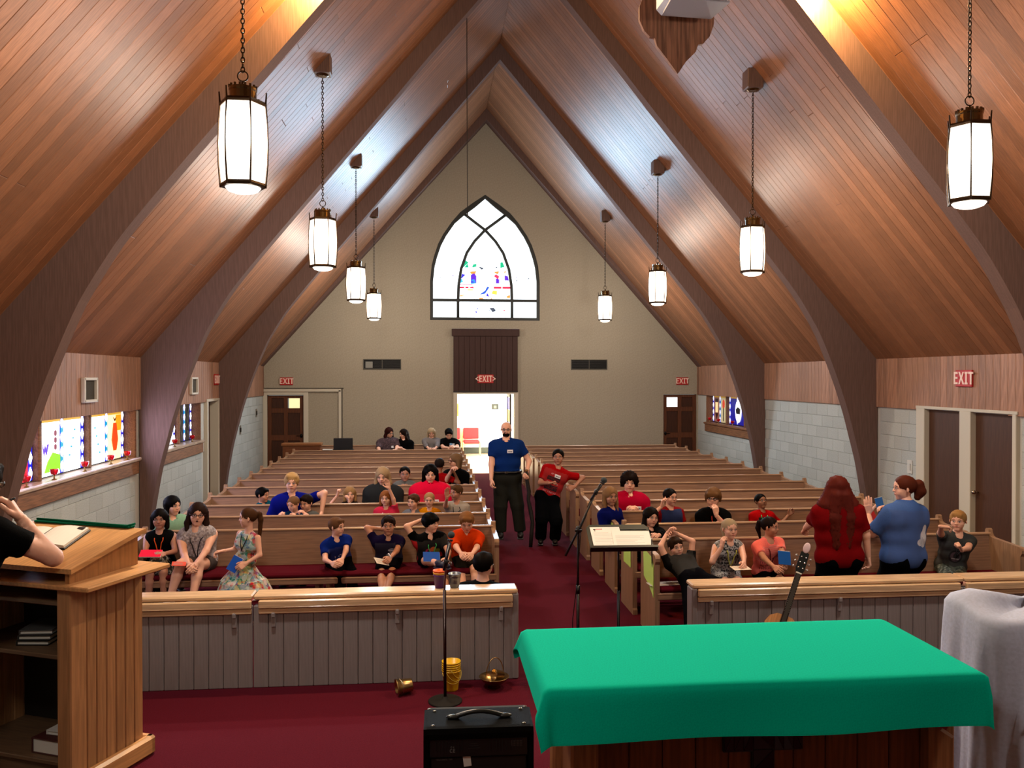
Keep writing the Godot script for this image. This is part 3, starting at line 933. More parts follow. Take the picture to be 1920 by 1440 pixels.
		obj("grille", MB.new().box(Vector3(0, 0, 0.005), Vector3(0.36, 0.26, 0.01)), cloth(Color(0.46, 0.44, 0.40), 0.9, 40.0, 0.4, 0.1), s)
	var plates := [[Vector3(XR - 0.006, 1.17, -11.62), -PI / 2, "pale switch plate on the right wall beside the brown doors", true], [Vector3(XL + 0.006, 1.32, -18.9), PI / 2, "small dark outlet plate on the left wall behind the third arch, the lower one", false], [Vector3(XL + 0.006, 1.62, -20.6), PI / 2, "small dark switch plate on the left wall close to the back corner", false]]
	for pl in plates:
		var s := thing("switch_plate", pl[2], "switch", pl[0], pl[1])
		var c: Color = Color(0.8, 0.8, 0.77) if pl[3] else Color(0.45, 0.43, 0.38)
		obj("plate", MB.new().box(Vector3(0, 0, 0.004), Vector3(0.13, 0.2, 0.008), 0.003), mat(c, 0.4), s)
		obj("toggle", MB.new().box(Vector3(0.02, 0, 0.012), Vector3(0.03, 0.1, 0.016), 0.003), mat(shade(c, 0.25 if not pl[3] else 0.9), 0.4), s)
		if not pl[3]: obj("toggle", MB.new().box(Vector3(-0.04, 0, 0.012), Vector3(0.03, 0.1, 0.016), 0.003), mat(Color(0.05, 0.05, 0.05), 0.4), s)

func exit_sign(s: String, at: Vector3, turn: float, w: float, h: float, label: String) -> void:
	var t := thing("exit_sign", label, "sign", at, turn, "exit signs")
	obj("housing", MB.new().box(Vector3(0, h / 2, 0), Vector3(w, h, 0.03), 0.006), mat(Color(0.70, 0.06, 0.08), 0.4), t)
	put("lettering", text_mesh(s, h * 0.74, 0.008), mat(Color(0.93, 0.80, 0.74), 0.5), t, Transform3D(Basis().scaled(Vector3(0.88 if s.length() < 5 else 0.74, 1, 1)), Vector3(0, h / 2, 0.018)))

func build_lobby() -> void:
	var white := mat(Color(0.86, 0.85, 0.80), 0.8)
	var z0 := ZBACK - 0.2
	var z1 := -27.0
	struct("floor", span(Vector3(-2.0, -0.2, z1 - 0.2), Vector3(5.2, 0.0, ZBACK)), mat(Color(0.72, 0.66, 0.55), 0.3))
	struct("ceiling", span(Vector3(-2.0, 2.6, z1 - 0.2), Vector3(5.2, 2.8, z0)), white)
	struct("wall_lobby", span(Vector3(-2.0, 0, z1 - 0.2), Vector3(5.2, 2.6, z1)), white)
	struct("wall_lobby_left", span(Vector3(-2.2, -0.2, z1), Vector3(-2.0, 2.8, z0)), white)
	struct("wall_lobby_right", span(Vector3(5.0, -0.2, z1), Vector3(5.2, 2.8, z0)), white)
	struct("baseboard_lobby", span(Vector3(-1.9, 0.02, z1), Vector3(4.9, 0.20, z1 + 0.08), 0.01), mat(Color(0.20, 0.22, 0.16), 0.6))
	# two red lobby chairs in a row
	var red := cloth(Color(0.72, 0.22, 0.22), 0.9, 8.0, 0.2, 0.08)
	var beech := mat(Color(0.86, 0.70, 0.42), 0.4)
	var c := thing("lobby_chair", "red upholstered lobby chair with pale wooden frame, seen whole through the doorway", "chair", Vector3(1.26, 0, -26.45), 0.0, "red chairs in the lobby")
	obj("seat", MB.new().box(Vector3(0, 0.43, 0.03), Vector3(0.50, 0.10, 0.50), 0.03), red, c)
	obj("backrest", MB.new().box(Vector3(0, 0.68, -0.23), Vector3(0.50, 0.36, 0.07), 0.025, Basis(Vector3.RIGHT, -0.12)), red, c)
	for s in [-1, 1]:
		obj("side_frame", MB.new().box(Vector3(s * 0.275, 0.22, 0.27), Vector3(0.03, 0.44, 0.035), 0.006).box(Vector3(s * 0.275, 0.42, -0.25), Vector3(0.03, 0.84, 0.035), 0.006).box(Vector3(s * 0.275, 0.36, 0.01), Vector3(0.028, 0.04, 0.52), 0.006), beech, c)
	obj("front_rail", MB.new().box(Vector3(0, 0.365, 0.28), Vector3(0.52, 0.03, 0.025), 0.005), beech, c)
	dup(c, Vector3(0.66, 0, -26.45), "red upholstered lobby chair half hidden by the left door jamb")
	# framed pictures on the lobby wall
	for i in 2:
		var f := thing("picture_frame", ["small dark picture in a pale frame on the lobby wall", "tall dark picture in a gilt frame at the left edge of the doorway"][i], "picture", Vector3(2.06, 1.52, z1 + 0.02) if i == 0 else Vector3(0.74, 1.42, z1 + 0.02))
		var w := 0.25 if i == 0 else 0.22
		var h := 0.20 if i == 0 else 0.36
		obj("frame", MB.new().box(Vector3(0, 0, 0), Vector3(w + 0.05, h + 0.05, 0.03), 0.008), mat(Color(0.82, 0.76, 0.6) if i == 0 else Color(0.75, 0.6, 0.2), 0.4), f)
		obj("print", MB.new().box(Vector3(0, 0, 0.017), Vector3(w - 0.03, h - 0.03, 0.006)), mat(Color(0.12, 0.14, 0.09), 0.6), f)
		obj("figure", MB.new().box(Vector3(0, -0.01, 0.021), Vector3(w * 0.35, h * 0.45, 0.004), 0.001), mat(Color(0.42, 0.4, 0.32), 0.6), f)
	# open door leaf with coloured glass on the right of the doorway
	var d := thing("lobby_door", "open glazed lobby door with coloured leaded strips, right side of the doorway", "door", Vector3(2.06, 0, ZBACK - 0.22))
	obj("stile", MB.new().box(Vector3(0, 1.02, -0.04), Vector3(0.04, 2.02, 0.07), 0.005).box(Vector3(0.0, 1.02, -0.82), Vector3(0.04, 2.02, 0.07), 0.005).box(Vector3(0, 0.1, -0.43), Vector3(0.04, 0.2, 0.8), 0.005).box(Vector3(0, 2.0, -0.43), Vector3(0.04, 0.08, 0.8), 0.005), mat(Color(0.30, 0.26, 0.22), 0.4), d)
	var tints := [Color(0.08, 0.08, 0.75), Color(0.85, 0.7, 0.1), Color(0.2, 0.2, 0.5), Color(0.8, 0.75, 0.3), Color(0.1, 0.1, 0.1)]
	for i in 5: obj("pane", MB.new().box(Vector3(0, 1.78 - i * 0.33, -0.43), Vector3(0.012, 0.31, 0.70)), glow(tints[i], 0.25), d)
	obj("push_bar", MB.new(true).tube([Vector3(-0.06, 1.0, -0.1), Vector3(-0.06, 1.0, -0.75)], 0.018, 8).box(Vector3(-0.03, 1.0, -0.1), Vector3(0.06, 0.04, 0.04)).box(Vector3(-0.03, 1.0, -0.75), Vector3(0.06, 0.04, 0.04)), mat(Color(0.05, 0.05, 0.05), 0.3, 0.7), d)
	# window of the lobby: daylight from the right
	var w := Node3D.new()
	w.name = "window_5"
	w.set_meta("kind", "structure")
	add_child(w)
	w.position = Vector3(4.98, 1.45, -24.2)
	obj("frame", MB.new().box(Vector3(0, 1.06, 0), Vector3(0.06, 0.08, 3.1)).box(Vector3(0, -1.06, 0), Vector3(0.06, 0.08, 3.1)).box(Vector3(0, 0, 1.53), Vector3(0.06, 2.1, 0.08)).box(Vector3(0, 0, -1.53), Vector3(0.06, 2.1, 0.08)), white, w)
	obj("pane", MB.new().box(Vector3(0, 0, 0), Vector3(0.02, 2.06, 3.0)), glow(Color(1, 1, 1), 3.0), w)

# ---------------------------------------------------------------- pendant lamps
func build_lamps() -> void:
	var bronze := mat(Color(0.22, 0.16, 0.10), 0.35, 0.8)
	var brass := mat(Color(0.38, 0.29, 0.17), 0.25, 0.9)
	var opal := glow(Color(1.0, 0.94, 0.86), 3.2)
	var cap := roof_y(2.65)
	var t := thing("pendant_lamp", "", "pendant lamp", Vector3.ZERO, 0.0, "hexagonal pendant lamps")
	# two stacked hexagonal drums of opal glass, slightly barrelled
	for k in 2:
		var m := MB.new()
		m.lathe([[0.145, 0.06], [0.158, 0.20], [0.163, 0.34]] if k == 0 else [[0.163, 0.34], [0.158, 0.47], [0.147, 0.60]], 6)
		obj("glass_shade", m, opal, t)
	obj("diffuser", MB.new(true).lathe([[0.0, 0.0], [0.06, 0.004], [0.10, 0.018], [0.118, 0.04], [0.118, 0.055]], 24), opal, t)
	var fr := MB.new()
	fr.lathe([[0.116, 0.04], [0.150, 0.04], [0.155, 0.055], [0.150, 0.07], [0.13, 0.07]], 6)
	fr.lathe([[0.10, 0.595], [0.155, 0.595], [0.158, 0.61], [0.150, 0.625], [0.09, 0.625]], 6)
	obj("ring_frame", fr, bronze, t)
	for i in 6:
		var a := TAU * i / 6
		var d := Vector3(cos(a), 0, -sin(a))
		obj("corner_bar", MB.new().tube([d * 0.150 + Vector3(0, 0.04, 0), d * 0.164 + Vector3(0, 0.2, 0), d * 0.168 + Vector3(0, 0.34, 0), d * 0.164 + Vector3(0, 0.48, 0), d * 0.152 + Vector3(0, 0.61, 0), d * 0.158 + Vector3(0, 0.69, 0)], [0.008, 0.006, 0.004, 0.004, 0.007, 0.005], 5), bronze, t)
	var dr := MB.new()
	dr.lathe([[0.085, 0.62], [0.09, 0.63], [0.09, 0.69], [0.094, 0.70], [0.094, 0.715], [0.06, 0.718], [0.0, 0.72]], 24)
	for i in 16:
		var a := TAU * i / 16
		dr.box(Vector3(cos(a) * 0.088, 0.722, -sin(a) * 0.088), Vector3(0.014, 0.02, 0.014))
	dr.lathe([[0.0, 0.715], [0.025, 0.72], [0.02, 0.745], [0.008, 0.76], [0.0, 0.765]], 12)
	obj("crown", dr, brass, t)
	var ring := []
	for i in 16: ring.append(Vector3(cos(TAU * i / 16) * 0.035, 0.80 + sin(TAU * i / 16) * 0.035, 0))
	obj("hanging_ring", MB.new(true).tube(ring, 0.005, 6, false, true), bronze, t)
	var ch := MB.new(true)
	var y := 0.845
	var k := 0
	while y < cap - 3.75 - 0.17:
		var l := []
		for i in 8:
			var a := TAU * i / 8
			var p := Vector3(cos(a) * 0.012, sin(a) * 0.022, 0)
			l.append(Vector3(0, y, 0) + (p if k % 2 == 0 else Vector3(0, p.y, p.x)))
		ch.tube(l, 0.0045, 5, false, true)
		y += 0.033
		k += 1
	obj("chain", ch, bronze, t)
	var top := cap - 3.75
	var cn := MB.new()
	cn.lathe([[0.0, top - 0.16], [0.05, top - 0.16], [0.075, top - 0.145], [0.075, top - 0.13], [0.0, top - 0.13]], 12)
	obj("canopy", cn, brass, t)
	obj("mounting_block", bx(Vector3(0, top - 0.02, 0), Vector3(0.20, 0.24, 0.20), 0.01), wood(C_BEAM, 0.45, 1, 2, 0.1), t)
	var zs := [-5.85, -10.05, -14.42, -18.9]
	var words := ["nearest the camera", "second from the front", "third from the front", "nearest the back wall"]
	zs.append(-1.45)
	words.append("outside the view, over the chancel")
	for s in 2:
		for i in 5:
			var at := Vector3(XC - 2.68 if s == 0 else XC + 2.585, 3.75, zs[i])
			var label := "lit hexagonal opal glass pendant lamp, %s in the %s row" % [words[i], ["left", "right"][s]]
			if s == 0 and i == 0:
				t.position = at
				t.set_meta("label", label)
			else: dup(t, at, label)
			omni("pendant_light", at + Vector3(0, 0.20, 0), Color(1.0, 0.95, 0.89), LAMP * (1.0 if i < 4 else 0.55), 0.10)
			omni("pendant_light", at + Vector3(0, 0.47, 0), Color(1.0, 0.95, 0.89), LAMP * (1.0 if i < 4 else 0.55), 0.10)
			spot("pendant_downlight", at + Vector3(0, -0.02, 0), at + Vector3(0, -2, 0), Color(1.0, 0.96, 0.91), DOWN * (1.0 if i < 4 else 0.55), 68.0, 0.11)

# ---------------------------------------------------------------- pews
func make_pew(lng: float) -> Node3D:
	var t := thing("pew", "", "pew", Vector3.ZERO, 0.0, "wooden pews")
	var oak := wood(Color(0.56, 0.43, 0.345), 0.4, 0, 1, 0.08)
	var oak2 := wood(Color(0.66, 0.53, 0.42), 0.22, 0, 2, 0.08)
	var endm := wood(Color(0.58, 0.455, 0.355), 0.30, 1, 3, 0.08)
	var h := lng / 2
	# backrest leaning back a little
	var b := MB.new()
	b.xf = Transform3D(Basis(Vector3.RIGHT, -0.13), Vector3(0, 0.86, 0))
	b.box(Vector3(0, -0.25, 0), Vector3(lng - 0.06, 0.50, 0.026), 0.004)
	obj("backrest", b, oak, t)
	obj("top_rail", MB.new().box(Vector3(0, 0.86, 0.004), Vector3(lng - 0.05, 0.026, 0.048), 0.008), oak2, t)
	obj("seat", MB.new().box(Vector3(0, 0.432, 0.28), Vector3(lng - 0.05, 0.03, 0.42), 0.008).box(Vector3(0, 0.41, 0.475), Vector3(lng - 0.05, 0.06, 0.03), 0.008), oak, t)
	obj("cushion", MB.new().box(Vector3(0, 0.474, 0.28), Vector3(lng - 0.10, 0.055, 0.41), 0.02), cloth(Color(0.36, 0.08, 0.13), 0.95, 10.0, 0.3, 0.1), t)
	for x in [-h + 0.025, h - 0.025]:
		var e := MB.new()
		e.xf = Transform3D(Basis(Vector3(0, 0, 1), Vector3(0, 1, 0), Vector3(-1, 0, 0)), Vector3(x, 0, 0))
		e.prism(PackedVector2Array([Vector2(-0.05, 0), Vector2(0.50, 0), Vector2(0.50, 0.05), Vector2(0.485, 0.07), Vector2(0.485, 0.72), Vector2(0.505, 0.75), Vector2(0.505, 0.78), Vector2(0.49, 0.80), Vector2(0.46, 0.81), Vector2(0.07, 0.828), Vector2(0.035, 0.84), Vector2(0.018, 0.865), Vector2(0.01, 0.90), Vector2(-0.005, 0.912), Vector2(-0.03, 0.91), Vector2(-0.042, 0.89), Vector2(-0.035, 0.6), Vector2(-0.05, 0.45)]), -0.024, 0.024)
		obj("pew_end", e, endm, t)
	for x in [0.0]: obj("leg", MB.new().box(Vector3(x, 0.20, 0.25), Vector3(0.04, 0.41, 0.36), 0.006), oak, t)
	var r := MB.new()
	r.box(Vector3(0, 0.585, -0.10), Vector3(lng - 0.3, 0.09, 0.014), 0.003)
	r.box(Vector3(0, 0.545, -0.075), Vector3(lng - 0.3, 0.014, 0.07), 0.003)
	obj("book_rack", r, oak, t)
	return t

func build_pews() -> void:
	var nth := ["front", "second", "third", "fourth", "fifth", "sixth", "seventh", "eighth", "ninth", "tenth", "eleventh", "twelfth", "thirteenth", "fourteenth"]
	var lw := 3.74
	var l := make_pew(lw)
	for k in 13:
		var z := -9.10 - 0.868 * k if k < 12 else -20.05
		var at := Vector3(0.70 - lw / 2, 0, z)
		var lab := "long wooden pew with burgundy cushion in the left block, %s row" % ("last" if k == 12 else nth[k])
		if k == 0:
			l.position = at
			l.set_meta("label", lab)
		else: dup(l, at, lab)
	var r := make_pew(3.74)
	for k in 14:
		var z := -8.17 - 0.868 * k
		var at := Vector3(2.10 + 3.74 / 2, 0, z)
		var lab := "long wooden pew with burgundy cushion in the right block, %s row" % ("last" if k == 13 else nth[k])
		if k == 0:
			r.position = at
			r.set_meta("label", lab)
		else: dup(r, at, lab)
	# yellow green sheets taped to the aisle ends of three right hand pews
	for i in 3:
		var z: float = [-8.17, -9.04, -9.90][i]
		var s := MB.new()
		s.xf = Transform3D(Basis(Vector3(0, 0, 1), Vector3(0, 1, 0), Vector3(-1, 0, 0)), Vector3(2.097, 0, z + 0.02))
		s.prism(PackedVector2Array([Vector2(0.08, 0.53), Vector2(0.28, 0.48), Vector2(0.44, 0.40), Vector2(0.44, 0.70), Vector2(0.38, 0.77), Vector2(0.06, 0.80)]) if i == 0 else PackedVector2Array([Vector2(0.08, 0.48), Vector2(0.40, 0.48), Vector2(0.40, 0.79), Vector2(0.08, 0.80)]), 0.0, 0.003)
		tag(obj("paper_sheet", s, mat(Color(0.72, 0.85, 0.40), 0.8)), "yellow green paper sheet on the aisle end of the %s right pew" % nth[i], "paper", "green sheets on pew ends")

# ---------------------------------------------------------------- rails before the pews
func make_rail(x0: float, x1: float, label: String, ends: Array) -> void:
	var t := thing("chancel_rail", label, "rail", Vector3((x0 + x1) / 2, 0, -6.84), 0.0, "rails before the front pews")
	var brown := wood(Color(0.54, 0.51, 0.505), 0.6, 1, 2, 0.04)
	var oak := wood(Color(0.82, 0.69, 0.54), 0.2, 0, 2, 0.08)
	var h := (x1 - x0) / 2
	var n := int(round((x1 - x0) / 0.116))
	var w := (x1 - x0) / n
	var pm := MB.new().box(Vector3.ZERO, Vector3(w - 0.003, 0.66, 0.024), 0.005).done()
	for i in n: put("board", pm, brown, t, Transform3D(Basis(), Vector3(-h + (i + 0.5) * w, 0.33, 0)))
	obj("core", MB.new().box(Vector3(0, 0.33, -0.03), Vector3(x1 - x0 - 0.02, 0.66, 0.03)), brown, t)
	obj("cap", MB.new().box(Vector3(0, 0.727, -0.075), Vector3(x1 - x0 - 0.003, 0.04, 0.19), 0.012), oak, t)
	var ap := MB.new()
	ap.box(Vector3(0, 0.675, 0.03), Vector3(x1 - x0 - 0.01 - (0.08 if ends.size() > 0 else 0.0), 0.065, 0.035), 0.008)
	ap.box(Vector3(0, 0.618, 0.022), Vector3(x1 - x0 - 0.01 - (0.08 if ends.size() > 0 else 0.0), 0.04, 0.03), 0.006)
	ap.box(Vector3(0, 0.652, 0.046), Vector3(x1 - x0 - 0.3, 0.008, 0.006), 0.002)
	obj("apron", ap, oak, t)
	for s in ends: obj("end_post", MB.new().box(Vector3(s * (h - 0.02), 0.355, -0.05), Vector3(0.05, 0.705, 0.14), 0.008), brown, t)
	for x in [-h + 0.16, 0.08, h - 0.14]:
		obj("bracket", MB.new().box(Vector3(x, 0.55, 0.022), Vector3(0.035, 0.12, 0.02), 0.004).box(Vector3(x, 0.59, 0.035), Vector3(0.03, 0.04, 0.03), 0.006), brown, t)

func build_rails() -> void:
	make_rail(-1.425, 0.71, "brown boarded rail with oak cap, left of the aisle beside the microphone stand", [1])
	make_rail(-4.19, -1.43, "brown boarded rail with oak cap, left end behind the lectern", [])
	make_rail(2.19, 4.62, "brown boarded rail with oak cap, right of the aisle behind the altar and guitar", [-1])
	make_rail(4.625, 6.99, "brown boarded rail with oak cap, right end behind the draped white stand", [])

# ================================================================ things in and around the chancel
func build_fixtures() -> void:
	# sound desk and screen on the back pews
	var d := thing("sound_desk", "low wooden desk standing behind the last left pews near the panelled door", "desk", Vector3(-2.95, 0, -19.42))
	var oak := wood(Color(0.46, 0.28, 0.17), 0.35, 0, 2, 0.1)
	obj("body", bx(Vector3(0, 0.46, 0), Vector3(0.84, 0.92, 0.26), 0.01), oak, d)
	obj("top", bx(Vector3(0, 0.95, 0), Vector3(0.90, 0.06, 0.30), 0.01), wood(Color(0.55, 0.36, 0.22), 0.3, 0, 1, 0.1), d)
	obj("front_panel", bx(Vector3(0, 0.50, 0.136), Vector3(0.70, 0.70, 0.012), 0.004), oak, d)
	var s := thing("computer_screen", "black computer screen turned towards the back, on the last left pews", "screen", Vector3(-1.95, 0.875, -18.72))
	obj("screen_case", bx(Vector3(0, 0.135, 0), Vector3(0.42, 0.25, 0.03), 0.008), mat(Color(0.015, 0.015, 0.017), 0.35), s)
	obj("base", bx(Vector3(0, 0.006, -0.02), Vector3(0.46, 0.012, 0.20), 0.004), mat(Color(0.02, 0.02, 0.022), 0.4), s)
	tag(obj("paper_sheet", bx(Vector3(-2.28, 0.885, -18.66), Vector3(0.22, 0.02, 0.12), 0.004), mat(Color(0.8, 0.8, 0.78), 0.8)), "white papers beside the black screen on the last left pews", "paper")
	# long cord hanging from the ridge
	var c := thing("hanging_cord", "thin dark cord hanging from the ridge in front of the pointed window", "cord", Vector3(0.55, 0, -12.95))
	var a := MB.new(true)
	a.tube([Vector3(0.0, roof_y(0.85), 0), Vector3(0.003, 7.0, 0), Vector3(0.01, 5.02, 0)], 0.007, 6)
	obj("cord", a, mat(Color(0.10, 0.07, 0.06), 0.7), c)
	obj("weight", MB.new(true).tube([Vector3(0.01, 5.06, 0), Vector3(0.01, 4.96, 0)], [0.008, 0.013], 8), mat(Color(0.08, 0.07, 0.07), 0.4), c)
	# projector with its heart shaped mounting board
	var p := thing("projector", "white projector hung upside down from the roof at the top of the view", "projector", Vector3(1.49, 4.60, -4.62), 0.06)
	var wh := mat(Color(0.80, 0.80, 0.84), 0.35)
	obj("case", bx(Vector3(0, 0.07, -0.02), Vector3(0.36, 0.14, 0.30), 0.03), wh, p)
	obj("rear_panel", bx(Vector3(0.01, 0.068, 0.128), Vector3(0.27, 0.09, 0.012), 0.004), mat(Color(0.62, 0.62, 0.68), 0.4), p)
	obj("underside", MB.new().prism(PackedVector2Array([Vector2(-0.15, -0.12), Vector2(0.15, -0.12), Vector2(0.17, 0.10), Vector2(-0.17, 0.10)]), -0.006, 0.006), mat(Color(0.74, 0.74, 0.79), 0.4), p, Transform3D(Basis(Vector3.RIGHT, PI / 2), Vector3(0, 0.0, -0.01)))
	put("lettering", text_mesh("OPTOMA", 0.012, 0.002), mat(Color(0.25, 0.24, 0.3), 0.5), p, Transform3D(Basis(Vector3.FORWARD, PI), Vector3(-0.02, 0.085, 0.136)))
	obj("pole", MB.new(true).tube([Vector3(0, 0.12, -0.02), Vector3(0, 4.3, -0.02)], 0.022, 10), mat(Color(0.75, 0.75, 0.75), 0.4), p)
	obj("lens", MB.new(true).tube([Vector3(-0.08, 0.07, -0.16), Vector3(-0.08, 0.07, -0.20)], 0.035, 14), mat(Color(0.03, 0.03, 0.04), 0.1), p)
	var hb := PackedVector2Array()
	for q in [[0.0, -0.36], [0.05, -0.285], [0.11, -0.225], [0.125, -0.18], [0.155, -0.175], [0.195, -0.13], [0.22, -0.06], [0.225, 0.02], [0.20, 0.10], [0.15, 0.14], [0.08, 0.13], [0.0, 0.09], [-0.08, 0.13], [-0.15, 0.14], [-0.205, 0.10], [-0.232, 0.03], [-0.232, -0.05], [-0.205, -0.11], [-0.17, -0.145], [-0.14, -0.15], [-0.125, -0.20], [-0.06, -0.28]]: hb.append(Vector2(q[0], q[1]))
	tag(obj("heart_board", MB.new().prism(hb, -0.012, 0.012), wood(Color(0.60, 0.42, 0.33), 0.6, 1, 2, 0.22), self, Transform3D(Basis(), Vector3(1.46, 4.66, -4.86))), "heart shaped oak board hanging behind the white projector", "board")

func build_chancel() -> void:
	lectern()
	altar()
	amplifier()
	stands()
	# guitar resting against the right rail
	var g := thing("guitar", "small acoustic guitar leaning against the right rail behind the altar", "guitar", Vector3(2.60, 0.0, -6.36))
	g.rotation = Vector3(deg_to_rad(-16), deg_to_rad(-18), deg_to_rad(-18.5))
	var half := [[0.0, 0.03], [0.11, 0.035], [0.165, 0.09], [0.18, 0.17], [0.165, 0.26], [0.125, 0.34], [0.115, 0.39], [0.13, 0.47], [0.135, 0.53], [0.11, 0.59], [0.06, 0.625], [0.0, 0.63]]
	var poly := PackedVector2Array()
	for p in half: poly.append(Vector2(p[0], p[1]))
	for i in range(half.size() - 2, 0, -1): poly.append(Vector2(-half[i][0], half[i][1]))
	obj("body", MB.new().prism(poly, -0.10, -0.003), wood(Color(0.46, 0.20, 0.10), 0.25, 1, 1, 0.15, 0.5), g)
	obj("soundboard", MB.new().prism(poly, -0.003, 0.001), wood(Color(0.80, 0.58, 0.36), 0.3, 1, 3, 0.1, 0.4), g)
	obj("sound_hole", MB.new(true).lathe([[0.0, 0.0], [0.045, 0.0], [0.045, 0.002], [0.0, 0.002]], 20), mat(Color(0.03, 0.02, 0.02), 0.8), g, Transform3D(Basis(Vector3.RIGHT, PI / 2), Vector3(0, 0.46, 0.001)))
	obj("rosette", MB.new().tube(circle(Vector3(0, 0.46, 0.002), 0.052, 24, 2), 0.003, 5, false, true), mat(Color(0.4, 0.25, 0.12), 0.4), g)
	obj("bridge", bx(Vector3(0, 0.16, 0.006), Vector3(0.13, 0.025, 0.012), 0.004), mat(Color(0.08, 0.05, 0.04), 0.5), g)
	obj("neck", MB.new().prism(PackedVector2Array([Vector2(-0.026, 0.40), Vector2(0.026, 0.40), Vector2(0.022, 0.98), Vector2(-0.022, 0.98)]), -0.02, 0.012), wood(Color(0.16, 0.10, 0.07), 0.4, 1, 2, 0.1), g)
	for i in 16: obj("fret", bx(Vector3(0, 0.975 - 0.52 * (1 - pow(0.9439, i + 1)), 0.0135), Vector3(0.045, 0.0025, 0.003)), mat(Color(0.6, 0.6, 0.55), 0.3, 1.0), g)
	obj("nut", bx(Vector3(0, 0.985, 0.013), Vector3(0.046, 0.012, 0.008), 0.002), mat(Color(0.9, 0.88, 0.8), 0.4), g)
	obj("headstock", MB.new().prism(PackedVector2Array([Vector2(-0.024, 0.98), Vector2(0.024, 0.98), Vector2(0.037, 1.02), Vector2(0.033, 1.16), Vector2(0.0, 1.17), Vector2(-0.033, 1.16), Vector2(-0.037, 1.02)]), -0.014, 0.004), mat(Color(0.06, 0.09, 0.09), 0.3), g)
	obj("paper_tag", MB.new(true).ball(Vector3(0.0, 1.20, 0.006), Vector3(0.028, 0.045, 0.006), 8), mat(Color(0.85, 0.74, 0.74), 0.6), g)
	for i in 6:
		var s := -1 if i < 3 else 1
		var y := 1.03 + (i % 3) * 0.045
		obj("tuning_peg", MB.new(true).tube([Vector3(s * 0.018, y, 0.004), Vector3(s * 0.018, y, 0.018)], 0.006, 8).tube([Vector3(s * 0.034, y, -0.006), Vector3(s * 0.05, y, -0.006)], 0.003, 6).ball(Vector3(s * 0.056, y, -0.006), Vector3(0.008, 0.011, 0.005), 5), mat(Color(0.8, 0.8, 0.78), 0.2, 1.0), g)
	obj("strings", MB.new().box(Vector3(0, 0.57, 0.016), Vector3(0.03, 0.82, 0.0008)), mat(Color(0.3, 0.28, 0.25), 0.4, 0.6), g)
	# things on the floor before the left rail and on its cap
	var bk := thing("nested_buckets", "stack of nested yellow buckets with wire handles at the foot of the rail", "buckets", Vector3(0.155, 0, -6.64))
	var yel := mat(Color(0.88, 0.70, 0.08), 0.35)
	for i in 5:
		obj("bucket", MB.new(true).lathe([[0.0, 0.005], [0.052, 0.0], [0.056, 0.01], [0.072, 0.15], [0.076, 0.152], [0.076, 0.163], [0.070, 0.163], [0.054, 0.02], [0.0, 0.014]], 24), yel, bk, Transform3D(Basis(), Vector3(0, i * 0.017, 0)))
		var hp := []
		for k in 13:
			var a := PI * k / 12
			hp.append(Vector3(cos(a) * 0.078, 0.15 + i * 0.017 - sin(a) * 0.085, 0.016 + sin(a) * 0.05))
		obj("handle", MB.new(true).tube(hp, 0.0025, 5), mat(Color(0.85, 0.75, 0.3), 0.4), bk, Transform3D(Basis(Vector3.UP, 0.3 + i * 0.5), Vector3.ZERO))
	var tip := thing("brass_bucket", "small brass coloured bucket lying on its side on the carpet", "bucket", Vector3(-0.215, 0.066, -6.60))
	var brass := mat(Color(0.66, 0.55, 0.36), 0.28, 1.0)
	obj("bucket", MB.new(true).lathe([[0.0, 0.004], [0.048, 0.0], [0.05, 0.008], [0.066, 0.118], [0.070, 0.12], [0.070, 0.126], [0.064, 0.126], [0.047, 0.012], [0.0, 0.010]], 28), brass, tip, Transform3D(Basis(Vector3.UP, 0.25) * Basis(Vector3.BACK, PI / 2 + 0.1), Vector3(0.06, 0, 0)))
	var th := []
	for k in 13:
		var a := PI * k / 12
		th.append(Vector3(-0.05 + 0.05 * sin(a), cos(a) * 0.064, 0.02 + sin(a) * 0.07))
	obj("handle", MB.new(true).tube(th, 0.003, 6), mat(Color(0.7, 0.7, 0.68), 0.25, 1.0), tip)
	var bs := thing("brass_basket", "shallow brass basket with arched handle holding a small brass pot", "basket", Vector3(0.50, 0, -6.66))
	obj("bowl", MB.new(true).lathe([[0.0, 0.004], [0.055, 0.0], [0.05, 0.02], [0.06, 0.028], [0.10, 0.06], [0.118, 0.085], [0.122, 0.088], [0.116, 0.09], [0.095, 0.065], [0.05, 0.036], [0.0, 0.03]], 32), brass, bs)
	var hh := []
	for k in 17:
		var a := PI * k / 16
		hh.append(Vector3(cos(a) * 0.085, 0.085 + sin(a) * 0.155, 0.01))
	obj("handle", MB.new(true).tube(hh, 0.004, 6), brass, bs, Transform3D(Basis(Vector3.UP, 0.5), Vector3.ZERO))
	var pot := thing("brass_pot", "small brass pot lying inside the shallow brass basket", "pot", Vector3(0.535, 0.094, -6.65))
	obj("pot", MB.new(true).lathe([[0.0, 0.0], [0.038, 0.0], [0.046, 0.075], [0.05, 0.078], [0.044, 0.08], [0.036, 0.01], [0.0, 0.008]], 24), brass, pot, Transform3D(Basis(Vector3.UP, 0.4) * Basis(Vector3.BACK, 1.35), Vector3(0.03, 0, 0)))
	# pails on the rail cap
	var pl := thing("plastic_cups", "orange, yellow and purple plastic pails nested on the left rail cap", "pails", Vector3(0.065, 0.748, -6.92))
	obj("purple_pail", MB.new(true).lathe([[0.0, 0.002], [0.036, 0.0], [0.05, 0.10], [0.053, 0.102], [0.053, 0.110], [0.048, 0.11], [0.034, 0.01], [0.0, 0.008]], 24), mat(Color(0.30, 0.03, 0.42), 0.35), pl)
